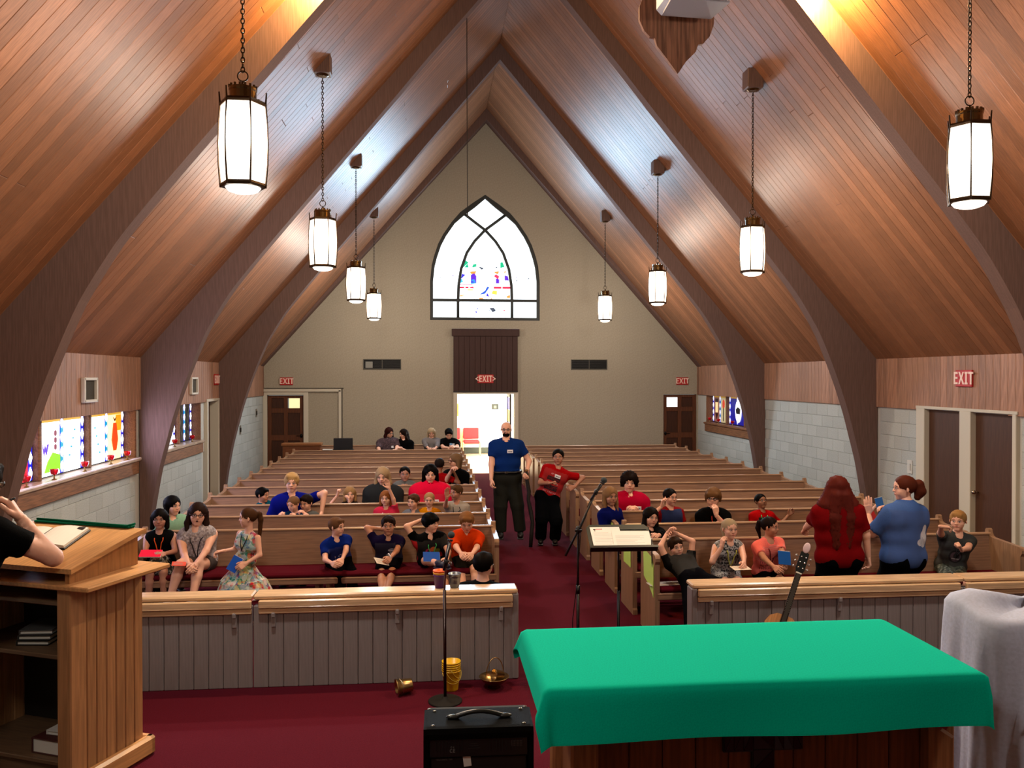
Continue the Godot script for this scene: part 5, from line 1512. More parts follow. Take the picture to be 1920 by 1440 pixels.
func draped_stand() -> void:
	var t := thing("draped_stand", "waist high stand under a thin white sheet, right of the altar", "draped stand", Vector3(2.60, PLAT - 0.0, -3.42))
	# what is under the sheet: a narrow table with a box on it, dim through the cloth
	obj("table", MB.new().box(Vector3(0, 0.90, 0), Vector3(0.50, 0.04, 0.34), 0.01).box(Vector3(-0.2, 0.45, 0.12), Vector3(0.05, 0.9, 0.05)).box(Vector3(0.2, 0.45, 0.12), Vector3(0.05, 0.9, 0.05)).box(Vector3(-0.2, 0.45, -0.12), Vector3(0.05, 0.9, 0.05)).box(Vector3(0.2, 0.45, -0.12), Vector3(0.05, 0.9, 0.05)), mat(Color(0.12, 0.11, 0.11), 0.7), t)
	obj("box", bx(Vector3(0.05, 0.94, -0.03), Vector3(0.36, 0.05, 0.20), 0.01), mat(Color(0.3, 0.3, 0.3), 0.7), t)
	# sheet: radial drape with folds
	var g := []
	var n := 96
	var rows := [[0.0, 1.0], [0.35, 1.0], [0.7, 0.995], [0.93, 0.98], [1.0, 0.95], [1.02, 0.88], [1.04, 0.78], [1.06, 0.65], [1.08, 0.5], [1.10, 0.35], [1.12, 0.2], [1.14, 0.03]]
	for r in rows.size():
		var row := []
		var k: float = rows[r][0]
		for i in n + 1:
			var a := TAU * (i % n) / n
			var c := cos(a); var s := sin(a)
			var sq := pow(pow(absf(c / 0.29), 5) + pow(absf(s / 0.21), 5), -0.2)
			var down := clampf((1.0 - rows[r][1]) / 0.9, 0.0, 1.0)
			var fold := 1.0 + down * 0.10 * sin(a * 11.0 + 1.0 + 2.0 * down) + down * 0.05 * sin(a * 23.0 + 0.5)
			var y: float = rows[r][1] + 0.025 * k * sin(a * 2.0 + 0.6) - (0.02 if k < 0.9 else 0.0) * sin(a * 3.0)
			if rows[r][1] < 0.1: y = 0.02
			row.append(Vector3(c * sq * k * fold, y, s * sq * k * fold))
		g.append(row)
	var m := MB.new(true)
	m.sheet(g, false)
	var sh := cloth(Color(0.74, 0.77, 0.86), 0.9, 6.0, 0.0, 0.03)
	obj("sheet", m, sh, t)
	# a loose corner hanging in a point towards the camera
	var fl := MB.new(true)
	var gg := []
	for j in 9:
		var row := []
		var v := j / 8.0
		for i in 9:
			var u := i / 8.0 - 0.5
			row.append(Vector3(0.03 + u * (0.05 + 0.36 * v) + 0.01 * sin(u * 20.0), 0.955 - 0.34 * v - 0.10 * absf(u) * v, 0.235 + 0.035 * v + 0.012 * cos(u * 16.0) * v))
		gg.append(row)
	fl.sheet(gg, true)
	obj("loose_corner", fl, sh, t)

# ================================================================ people: smooth solids on a grid
class Blob:
	var prims := []   # [kind, a, b, ra, rb, k, op]; kind 0 round-ended cone, 1 ellipsoid (a centre, b radii, ra basis), 2 flat-ended cone; op 0 join, 1 take away
	var cell := 0.02
	var out := []
	func cone(a: Vector3, b: Vector3, ra: float, rb: float, k: float) -> void:
		prims.append([0, a, b, ra, rb, k, 0])
	func flat(a: Vector3, b: Vector3, ra: float, rb: float, k: float) -> void:
		prims.append([2, a, b, ra, rb, k, 0])
	func cut(a: Vector3, n: Vector3) -> void:
		prims.append([3, a, n, 0.0, 0.0, 0.0, 1])
	func egg(c: Vector3, r: Vector3, k: float, basis := Basis(), op := 0) -> void:
		prims.append([1, c, r, basis, 0.0, k, op])
	func bake() -> void:
		var lo := Vector3.INF
		var hi := -Vector3.INF
		for p in prims:
			if p[6] == 1: continue
			if p[0] == 1:
				var m: float = maxf(p[2].x, maxf(p[2].y, p[2].z))
				lo = lo.min(p[1] - Vector3.ONE * m); hi = hi.max(p[1] + Vector3.ONE * m)
			else:
				var r: float = maxf(p[3], p[4])
				lo = lo.min(p[1].min(p[2]) - Vector3.ONE * r); hi = hi.max(p[1].max(p[2]) + Vector3.ONE * r)
		lo -= Vector3.ONE * cell * 3.0
		hi += Vector3.ONE * cell * 3.0
		var nx := int((hi.x - lo.x) / cell) + 1
		var ny := int((hi.y - lo.y) / cell) + 1
		var nz := int((hi.z - lo.z) / cell) + 1
		var f := PackedFloat32Array()
		f.resize(nx * ny * nz)
		f.fill(1.0)
		for p in prims:
			if p[0] == 3:   # cut everything so far beyond a plane
				var pa: Vector3 = p[1]
				var pn: Vector3 = p[2]
				var i := 0
				for z in nz:
					for y in ny:
						var dd := (Vector3(lo.x, lo.y + y * cell, lo.z + z * cell) - pa).dot(pn)
						for x in nx:
							if f[i] < dd: f[i] = dd
							i += 1
							dd += cell * pn.x
				continue
			var k: float = p[5]
			var mg := maxf(k, cell * 2.2)
			var kind: int = p[0]
			var op: int = p[6]
			var a: Vector3 = p[1]
			var b: Vector3 = p[2]
			var bl: Vector3
			var bh: Vector3
			var ra := 0.0
			var rb := 0.0
			var inv := Basis()
			if kind == 1:
				var m := maxf(b.x, maxf(b.y, b.z))
				bl = a - Vector3.ONE * (m + mg); bh = a + Vector3.ONE * (m + mg)
				inv = (p[3] as Basis).inverse()
			else:
				ra = p[3]; rb = p[4]
				var r := maxf(ra, rb) + mg
				bl = a.min(b) - Vector3.ONE * r; bh = a.max(b) + Vector3.ONE * r
			var x0 := maxi(int((bl.x - lo.x) / cell), 0); var x1 := mini(int((bh.x - lo.x) / cell) + 1, nx - 1)
			var y0 := maxi(int((bl.y - lo.y) / cell), 0); var y1 := mini(int((bh.y - lo.y) / cell) + 1, ny - 1)
			var z0 := maxi(int((bl.z - lo.z) / cell), 0); var z1 := mini(int((bh.z - lo.z) / cell) + 1, nz - 1)
			var ba := b - a
			var l2 := maxf(ba.length_squared(), 1e-9)
			var ln := sqrt(l2)
			var ik := 0.25 / maxf(k, 1e-6)
			for z in range(z0, z1 + 1):
				for y in range(y0, y1 + 1):
					var i := (z * ny + y) * nx + x0
					var q := Vector3(lo.x + x0 * cell, lo.y + y * cell, lo.z + z * cell) - a
					for x in range(x0, x1 + 1):
						var d: float
						if kind == 0:
							var t := clampf(q.dot(ba) / l2, 0.0, 1.0)
							d = (q - ba * t).length() - ra - (rb - ra) * t
						elif kind == 2:
							var t := q.dot(ba) / l2
							d = maxf((q - ba * t).length() - ra - (rb - ra) * clampf(t, 0.0, 1.0), (absf(t - 0.5) - 0.5) * ln)
						else:
							var u := inv * q
							var e := u / b
							var k0 := e.length()
							d = k0 * (k0 - 1.0) / maxf((e / b).length(), 1e-6)
						var o := f[i]
						if op == 0:
							var h := maxf(k - absf(o - d), 0.0)
							f[i] = minf(o, d) - h * h * ik
						else:
							var h := maxf(k - absf(o + d), 0.0)
							f[i] = maxf(o, -d) + h * h * ik
						i += 1
						q.x += cell
		# surface nets
		var vs := PackedVector3Array()
		var ns := PackedVector3Array()
		var ix := PackedInt32Array()
		var at := PackedInt32Array()
		at.resize(nx * ny * nz)
		at.fill(-1)
		var sy := nx
		var sz := nx * ny
		for z in nz - 1:
			for y in ny - 1:
				var i := (z * ny + y) * nx - 1
				for x in nx - 1:
					i += 1
					var a := f[i]; var b := f[i + 1]; var c := f[i + sy]; var d := f[i + sy + 1]
					var e := f[i + sz]; var g := f[i + sz + 1]; var h := f[i + sz + sy]; var j := f[i + sz + sy + 1]
					var n := int(a < 0.0) + int(b < 0.0) + int(c < 0.0) + int(d < 0.0) + int(e < 0.0) + int(g < 0.0) + int(h < 0.0) + int(j < 0.0)
					if n == 0 or n == 8: continue
					var s := Vector3.ZERO
					var m := 0
					if (a < 0.0) != (b < 0.0): s += Vector3(a / (a - b), 0, 0); m += 1
					if (c < 0.0) != (d < 0.0): s += Vector3(c / (c - d), 1, 0); m += 1
					if (e < 0.0) != (g < 0.0): s += Vector3(e / (e - g), 0, 1); m += 1
					if (h < 0.0) != (j < 0.0): s += Vector3(h / (h - j), 1, 1); m += 1
					if (a < 0.0) != (c < 0.0): s += Vector3(0, a / (a - c), 0); m += 1
					if (b < 0.0) != (d < 0.0): s += Vector3(1, b / (b - d), 0); m += 1
					if (e < 0.0) != (h < 0.0): s += Vector3(0, e / (e - h), 1); m += 1
					if (g < 0.0) != (j < 0.0): s += Vector3(1, g / (g - j), 1); m += 1
					if (a < 0.0) != (e < 0.0): s += Vector3(0, 0, a / (a - e)); m += 1
					if (b < 0.0) != (g < 0.0): s += Vector3(1, 0, b / (b - g)); m += 1
					if (c < 0.0) != (h < 0.0): s += Vector3(0, 1, c / (c - h)); m += 1
					if (d < 0.0) != (j < 0.0): s += Vector3(1, 1, d / (d - j)); m += 1
					at[i] = vs.size()
					vs.append(lo + (Vector3(x, y, z) + s / m) * cell)
					ns.append(Vector3(b + d + g + j - a - c - e - h, c + d + h + j - a - b - e - g, e + g + h + j - a - b - c - d).normalized())
		for z in range(1, nz - 1):
			for y in range(1, ny - 1):
				var i := (z * ny + y) * nx
				for x in range(1, nx - 1):
					i += 1
					var v := at[i]
					if v < 0: continue
					var s := f[i] < 0.0
					if s != (f[i + 1] < 0.0):
						var p := at[i - sy - sz]; var q := at[i - sz]; var w := at[i - sy]
						if s: ix.append_array([p, v, q, p, w, v])
						else: ix.append_array([p, q, v, p, v, w])
					if s != (f[i + sy] < 0.0):
						var p := at[i - sz - 1]; var q := at[i - 1]; var w := at[i - sz]
						if s: ix.append_array([p, v, q, p, w, v])
						else: ix.append_array([p, q, v, p, v, w])
					if s != (f[i + sz] < 0.0):
						var p := at[i - 1 - sy]; var q := at[i - sy]; var w := at[i - 1]
						if s: ix.append_array([p, v, q, p, w, v])
						else: ix.append_array([p, q, v, p, v, w])
		out = [vs, ns, ix]
	func mesh() -> ArrayMesh:
		var m := ArrayMesh.new()
		var arr := []
		arr.resize(Mesh.ARRAY_MAX)
		arr[Mesh.ARRAY_VERTEX] = out[0]
		arr[Mesh.ARRAY_NORMAL] = out[1]
		arr[Mesh.ARRAY_INDEX] = out[2]
		m.add_surface_from_arrays(Mesh.PRIMITIVE_TRIANGLES, arr)
		return m

func rough_up(b: Blob, amount: float, across: float, along: float, sd: int) -> void:
	var n := FastNoiseLite.new()
	n.seed = sd
	n.frequency = 1.0
	n.fractal_octaves = 2
	var vs: PackedVector3Array = b.out[0]
	var ns: PackedVector3Array = b.out[1]
	for i in vs.size():
		var p := vs[i]
		vs[i] = p + ns[i] * amount * n.get_noise_3d(p.x * across, p.y * along, p.z * across)
	b.out[0] = vs

func flipped(m: ArrayMesh) -> ArrayMesh:   # mirror image in x
	var arr := m.surface_get_arrays(0)
	var vs: PackedVector3Array = arr[Mesh.ARRAY_VERTEX]
	var ns: PackedVector3Array = arr[Mesh.ARRAY_NORMAL]
	var ix: PackedInt32Array = arr[Mesh.ARRAY_INDEX]
	for i in vs.size():
		vs[i].x = -vs[i].x
		ns[i].x = -ns[i].x
	for i in range(0, ix.size(), 3):
		var t := ix[i + 1]
		ix[i + 1] = ix[i + 2]
		ix[i + 2] = t
	arr[Mesh.ARRAY_VERTEX] = vs
	arr[Mesh.ARRAY_NORMAL] = ns
	arr[Mesh.ARRAY_INDEX] = ix
	var o := ArrayMesh.new()
	o.add_surface_from_arrays(Mesh.PRIMITIVE_TRIANGLES, arr)
	return o

var kit := {}        # shared head, hand, hair and face pieces in units of the head height (hand: of its length)
var jobs := []

func run_jobs() -> void:
	var t := WorkerThreadPool.add_group_task(func(i: int) -> void: jobs[i].bake(), jobs.size())
	WorkerThreadPool.wait_for_group_task_completion(t)
	jobs.clear()

func head_blob(child: bool) -> Blob:
	var b := Blob.new()
	b.cell = 0.024
	var w := 1.06 if child else 1.0
	b.egg(Vector3(0, 0.12, -0.06), Vector3(0.345 * w, 0.38, 0.43), 0.05)
	b.egg(Vector3(0, -0.12, 0.05), Vector3(0.275 * w, 0.34, 0.30), 0.08)
	b.egg(Vector3(0, -0.27, 0.07), Vector3(0.205 * w, 0.21, 0.23), 0.08)
	b.cone(Vector3(-0.04, -0.415, 0.215), Vector3(0.04, -0.415, 0.215), 0.075, 0.075, 0.07)
	for s in [-1, 1]:
		b.cone(Vector3(s * 0.155 * w, -0.14, 0.20), Vector3(s * 0.14 * w, -0.20, 0.21), 0.12 if child else 0.105, 0.10, 0.07)
		b.cone(Vector3(s * 0.06, 0.075, 0.315), Vector3(s * 0.19, 0.07, 0.27), 0.04, 0.035, 0.06)
		b.egg(Vector3(s * 0.35 * w, -0.03, -0.05), Vector3(0.03, 0.105, 0.065), 0.02, Basis(Vector3.UP, s * 0.35))
	b.cone(Vector3(0, 0.03, 0.335), Vector3(0, -0.115, 0.385 if child else 0.405), 0.028, 0.042, 0.04)
	for s in [-1, 1]:
		b.egg(Vector3(s * 0.045, -0.125, 0.355), Vector3(0.038, 0.03, 0.035), 0.025)
		b.egg(Vector3(s * 0.13, 0.0, 0.385), Vector3(0.075, 0.042, 0.06), 0.04, Basis(), 1)
	b.cone(Vector3(-0.07, -0.235, 0.305), Vector3(0.07, -0.235, 0.305), 0.032, 0.032, 0.04)
	b.cone(Vector3(0, -0.5, -0.08), Vector3(0, -0.3, -0.08), 0.19, 0.19, 0.08)
	return b

func hand_blob(pose: String) -> Blob:
	# right hand, palm facing +z, fingers up +y, thumb at +x
	var b := Blob.new()
	b.cell = 0.034
	var bend: Array = {"flat": [6.0, 8.0, 6.0], "curl": [28.0, 38.0, 26.0], "fist": [78.0, 88.0, 55.0]}[pose]
	b.cone(Vector3(0, -0.06, 0), Vector3(0, 0.10, 0), 0.125, 0.12, 0.06)
	var xs := [0.165, 0.055, -0.055, -0.16]
	var ls := [0.43, 0.48, 0.44, 0.34]
	for i in 4:
		var kx: float = xs[i]
		var kn := Vector3(kx, 0.50 - absf(kx - 0.03) * 0.25, 0)
		b.cone(Vector3(kx * 0.55, 0.06, 0), kn, 0.085, 0.078, 0.05)
		var p := kn
		var ang := 0.0
		var spread := kx * (0.55 if pose == "flat" else 0.15)
		var l: float = ls[i]
		for j in 3:
			ang += deg_to_rad(bend[j] + (4.0 * i if pose == "curl" else 0.0))
			var seg = l * [0.45, 0.30, 0.25][j]
			var q = p + Vector3(sin(spread) * cos(ang), cos(spread) * cos(ang), sin(ang)) * seg
			b.cone(p, q, 0.064 - 0.006 * j, 0.058 - 0.006 * j, 0.012)
			p = q
	var tb := Vector3(0.11, 0.12, 0.03)
	var t1 := Vector3(0.25, 0.26, 0.09)
	var t2 := Vector3(0.31, 0.42, 0.13)
	var t3 := Vector3(0.31, 0.54, 0.16)
	if pose == "fist":
		t2 = Vector3(0.20, 0.40, 0.22); t3 = Vector3(0.07, 0.45, 0.27)
	elif pose == "flat":
		t1 = Vector3(0.27, 0.25, 0.05); t2 = Vector3(0.38, 0.38, 0.06); t3 = Vector3(0.45, 0.48, 0.07)
	b.cone(tb, t1, 0.095, 0.075, 0.05)
	b.cone(t1, t2, 0.070, 0.062, 0.015)
	b.cone(t2, t3, 0.062, 0.050, 0.015)
	return b

# hair in head units; the face stays free
func hair_blob(style: String) -> Blob:
	var b := Blob.new()
	b.cell = 0.032
	var c := Vector3(0, 0.135, -0.075)
	var r := Vector3(0.392, 0.405, 0.452)
	var wipe := func(cy: float, ry: float, rx: float, cz := 0.50, rz := 0.36) -> void: b.egg(Vector3(0, cy, cz), Vector3(rx, ry, rz), 0.03, Basis(), 1)
	var nape := func(y: float) -> void: b.egg(Vector3(0, y - 0.6, 0), Vector3(0.9, 0.6, 0.9), 0.04, Basis(), 1)
	match style:
		"short":
			b.egg(c, r, 0.05)
			b.cone(Vector3(-0.14, 0.34, 0.24), Vector3(0.16, 0.32, 0.25), 0.10, 0.09, 0.08)
			wipe.call(-0.16, 0.40, 0.36)
			b.egg(Vector3(0, -0.42, 0.10), Vector3(0.6, 0.40, 0.36), 0.03, Basis(), 1)
			nape.call(-0.22)
		"crop":
			b.egg(c - Vector3(0, 0.0, 0), r - Vector3(0.006, 0.004, 0.006), 0.05)
			wipe.call(-0.12, 0.42, 0.36)
			b.egg(Vector3(0, -0.38, 0.10), Vector3(0.6, 0.40, 0.36), 0.03, Basis(), 1)
			nape.call(-0.18)
		"mop":   # thick fringe over the forehead and round the ears
			b.egg(c, r + Vector3(0.02, 0.03, 0.02), 0.05)
			b.cone(Vector3(-0.20, 0.20, 0.26), Vector3(0.20, 0.20, 0.26), 0.11, 0.11, 0.08)
			for s in [-1, 1]: b.cone(Vector3(s * 0.34, 0.1, -0.02), Vector3(s * 0.35, -0.12, -0.04), 0.10, 0.07, 0.06)
			wipe.call(-0.26, 0.38, 0.33)
			nape.call(-0.32)
		"bald": # narrow fringe of stubble round the back
			b.egg(c - Vector3(0, 0.02, 0), r - Vector3(0.035, 0.04, 0.035), 0.05)
			b.egg(Vector3(0, 0.45, 0.0), Vector3(0.6, 0.38, 0.7), 0.03, Basis(), 1)
			wipe.call(-0.1, 0.5, 0.6, 0.50, 0.52)
			nape.call(-0.25)
		"beard":
			b.egg(Vector3(0, -0.30, 0.10), Vector3(0.245, 0.225, 0.27), 0.05)
			b.cone(Vector3(-0.09, -0.175, 0.33), Vector3(0.09, -0.175, 0.33), 0.035, 0.035, 0.03)
			b.egg(Vector3(0, -0.23, 0.42), Vector3(0.085, 0.035, 0.12), 0.015, Basis(), 1)
			b.egg(Vector3(0, 0.02, 0.2), Vector3(0.6, 0.19, 0.5), 0.04, Basis(), 1)
			b.egg(Vector3(0, -0.25, -0.4), Vector3(0.6, 0.5, 0.42), 0.03, Basis(), 1)
		"pixie":
			b.egg(c, r + Vector3(0.01, 0.03, 0.0), 0.05)
			b.cone(Vector3(-0.16, 0.36, 0.22), Vector3(0.18, 0.33, 0.22), 0.13, 0.10, 0.08)
			wipe.call(-0.16, 0.38, 0.34)
			b.egg(Vector3(0, -0.42, 0.14), Vector3(0.6, 0.36, 0.34), 0.03, Basis(), 1)
			nape.call(-0.34)
		"curls":
			b.egg(c + Vector3(0, 0.01, 0), r + Vector3(0.06, 0.05, 0.03), 0.05)
			for s in [-1, 1]: b.cone(Vector3(s * 0.36, 0.05, 0.02), Vector3(s * 0.36, -0.16, -0.05), 0.13, 0.09, 0.06)
			wipe.call(-0.16, 0.36, 0.30)
			nape.call(-0.36)
		"bob":
			b.egg(c, r + Vector3(0.02, 0.015, 0.01), 0.05)
			for s in [-1, 1]: b.cone(Vector3(s * 0.34, 0.1, -0.08), Vector3(s * 0.37, -0.45, -0.04), 0.13, 0.12, 0.08)
			b.cone(Vector3(0, 0, -0.3), Vector3(0, -0.40, -0.28), 0.26, 0.22, 0.1)
			wipe.call(-0.14, 0.38, 0.275)
		"long", "loose", "very_long":
			var d := {"long": -0.85, "loose": -0.72, "very_long": -1.45}[style] as float
			var wd := {"long": 1.0, "loose": 1.12, "very_long": 1.35}[style] as float
			b.egg(c, r + Vector3(0.02, 0.015, 0.01), 0.05)
			for s in [-1, 1]:
				b.cone(Vector3(s * 0.33, 0.1, -0.06), Vector3(s * 0.37 * wd, -0.40, -0.02), 0.13, 0.12, 0.08)
				b.cone(Vector3(s * 0.37 * wd, -0.40, -0.02), Vector3(s * 0.36 * wd, d, 0.10 if style != "very_long" else -0.25), 0.12 * wd, 0.08 * wd, 0.06)
			b.cone(Vector3(0, 0, -0.30), Vector3(0, -0.45, -0.33), 0.26 * wd, 0.25 * wd, 0.1)
			b.cone(Vector3(-0.14 * wd, -0.45, -0.33), Vector3(-0.13 * wd, d, -0.34), 0.2 * wd, 0.12 * wd, 0.1)
			b.cone(Vector3(0.14 * wd, -0.45, -0.33), Vector3(0.13 * wd, d, -0.34), 0.2 * wd, 0.12 * wd, 0.1)
			wipe.call(-0.14, 0.39, 0.27)
			b.egg(Vector3(0, -0.85, 0.5), Vector3(0.24, 0.5, 0.42), 0.05, Basis(), 1)
		"mane":   # wide curly hair to the waist
			b.cell = 0.045
			b.egg(c, r + Vector3(0.06, 0.05, 0.03), 0.08)
			for s in [-1, 1]:
				b.cone(Vector3(s * 0.32, 0.05, -0.1), Vector3(s * 0.62, -0.75, -0.12), 0.22, 0.30, 0.15)
				b.cone(Vector3(s * 0.62, -0.75, -0.12), Vector3(s * 0.62, -1.7, -0.25), 0.32, 0.20, 0.12)
				b.cone(Vector3(s * 0.18, -0.3, -0.36), Vector3(s * 0.32, -1.3, -0.42), 0.30, 0.30, 0.15)
				b.cone(Vector3(s * 0.32, -1.3, -0.44), Vector3(s * 0.26, -2.55, -0.50), 0.32, 0.20, 0.12)
			wipe.call(-0.14, 0.36, 0.27)
			b.egg(Vector3(0, -0.95, 0.45), Vector3(0.4, 0.6, 0.42), 0.05, Basis(), 1)
		"ponytail", "tail_long", "tail_short":
			b.egg(c, r - Vector3(0.012, 0.008, 0.01), 0.05)
			wipe.call(-0.10, 0.40, 0.37)
			b.egg(Vector3(0, -0.38, 0.12), Vector3(0.6, 0.42, 0.36), 0.03, Basis(), 1)
			nape.call(-0.25)
			var e := {"ponytail": -0.62, "tail_long": -1.55, "tail_short": -0.36}[style] as float
			b.cone(Vector3(0, 0.20, -0.46), Vector3(0, 0.17, -0.60), 0.085, 0.11, 0.05)
			b.cone(Vector3(0, 0.17, -0.60), Vector3(0, -0.12, -0.66), 0.12 if style != "tail_short" else 0.2, 0.13 if style != "tail_short" else 0.22, 0.06)
			b.cone(Vector3(0, -0.12, -0.66), Vector3(0, e, -0.55), 0.13 if style != "tail_short" else 0.22, 0.06 if style != "tail_short" else 0.14, 0.06)
	return b

func build_kit() -> void:
	var keys := []
	for k in ["adult", "child"]: keys.append(["head_" + k, head_blob(k == "child")])
	for k in ["flat", "curl", "fist"]: keys.append(["hand_" + k, hand_blob(k)])
	for k in ["short", "crop", "mop", "mane", "bald", "beard", "pixie", "curls", "bob", "long", "loose", "very_long", "ponytail", "tail_long", "tail_short"]: keys.append(["hair_" + k, hair_blob(k)])
	for k in keys: jobs.append(k[1])
	run_jobs()
	var i := 0
	for k in keys:
		if k[0].begins_with("hair"):
			var big: bool = k[0] in ["hair_curls", "hair_mane"]
			rough_up(k[1], 0.075 if big else (0.018 if k[0] in ["hair_ponytail", "hair_tail_long", "hair_tail_short", "hair_crop"] else 0.03), 11.0 if big else 16.0, 8.0 if big else 2.5, i)
		kit[k[0]] = k[1].mesh()
		if k[0].begins_with("hand"): kit[k[0] + "_left"] = flipped(kit[k[0]])
		i += 1
	# face pieces
	var e := MB.new(true)
	e.col = Color(0.80, 0.76, 0.73)
	e.ball(Vector3(0, 0, 0), Vector3(0.062, 0.034, 0.035), 6)
	e.col = Color(0.05, 0.03, 0.02)
	e.ball(Vector3(0, 0, 0.022), Vector3(0.030, 0.030, 0.018), 5)
	kit["eye"] = e.done()
	var em := StandardMaterial3D.new()
	em.vertex_color_use_as_albedo = true
	em.roughness = 0.2
	kit["eye_mat"] = em
	kit["lash"] = MB.new(true).tube([Vector3(-0.068, 0.006, 0.018), Vector3(-0.03, 0.034, 0.034), Vector3(0.03, 0.034, 0.034), Vector3(0.068, 0.006, 0.018)], 0.011, 5).done()
	kit["brow"] = MB.new(true).tube([Vector3(-0.085, -0.012, -0.012), Vector3(-0.03, 0.014, 0.012), Vector3(0.05, 0.012, 0.008), Vector3(0.09, -0.006, -0.012)], [0.012, 0.018, 0.018, 0.012], 6).done()
	kit["mouth"] = MB.new(true).tube([Vector3(-0.088, 0.006, -0.02), Vector3(-0.04, 0.0, 0.012), Vector3(0.0, -0.004, 0.02), Vector3(0.04, 0.0, 0.012), Vector3(0.088, 0.006, -0.02)], [0.010, 0.022, 0.026, 0.022, 0.010], 6).done()
	kit["smile"] = MB.new(true).tube([Vector3(-0.105, 0.034, -0.03), Vector3(-0.05, -0.006, 0.012), Vector3(0.0, -0.016, 0.022), Vector3(0.05, -0.006, 0.012), Vector3(0.105, 0.034, -0.03)], [0.010, 0.022, 0.026, 0.022, 0.010], 6).done()
	kit["open"] = MB.new(true).ball(Vector3(0, -0.01, 0.0), Vector3(0.06, 0.05, 0.035), 6).done()
	var g := MB.new(true)
	for s in [-1, 1]:
		var ring := []
		for k in 14:
			var a := TAU * k / 14
			ring.append(Vector3(s * 0.135 + cos(a) * 0.095, -0.005 + sin(a) * 0.065, 0.40 - 0.03 * absf(cos(a))))
		g.tube(ring, 0.014, 5, false, true)
		g.tube([Vector3(s * 0.23, 0.01, 0.37), Vector3(s * 0.36, 0.02, 0.12), Vector3(s * 0.375, 0.01, -0.06)], 0.011, 5)
	g.tube([Vector3(-0.045, 0.01, 0.40), Vector3(0.0, 0.02, 0.415), Vector3(0.045, 0.01, 0.40)], 0.012, 5)
	kit["glasses"] = g.done()

# two-bone reach: the middle joint for a limb from a towards b, bent to the side of the pole
func joint(a: Vector3, b: Vector3, l1: float, l2: float, pole: Vector3) -> Array:
	var d := b - a
	var l := clampf(d.length(), absf(l1 - l2) + 0.01, (l1 + l2) * 0.995)
	var n := d.normalized()
	var e := a + n * l
	var x := (l1 * l1 - l2 * l2 + l * l) / (2 * l)
	var h := sqrt(maxf(l1 * l1 - x * x, 0.0))
	var side := (pole - n * pole.dot(n)).normalized()
	return [a + n * x + side * h, e]

func frame(y: Vector3, z: Vector3) -> Basis:   # y kept, z as near as possible
	y = y.normalized()
	var x := y.cross(z)
	x = x.normalized() if x.length() > 1e-4 else y.cross(Vector3.RIGHT).normalized()
	return Basis(x, y, x.cross(y))

const SKIN := Color(0.87, 0.66, 0.56)

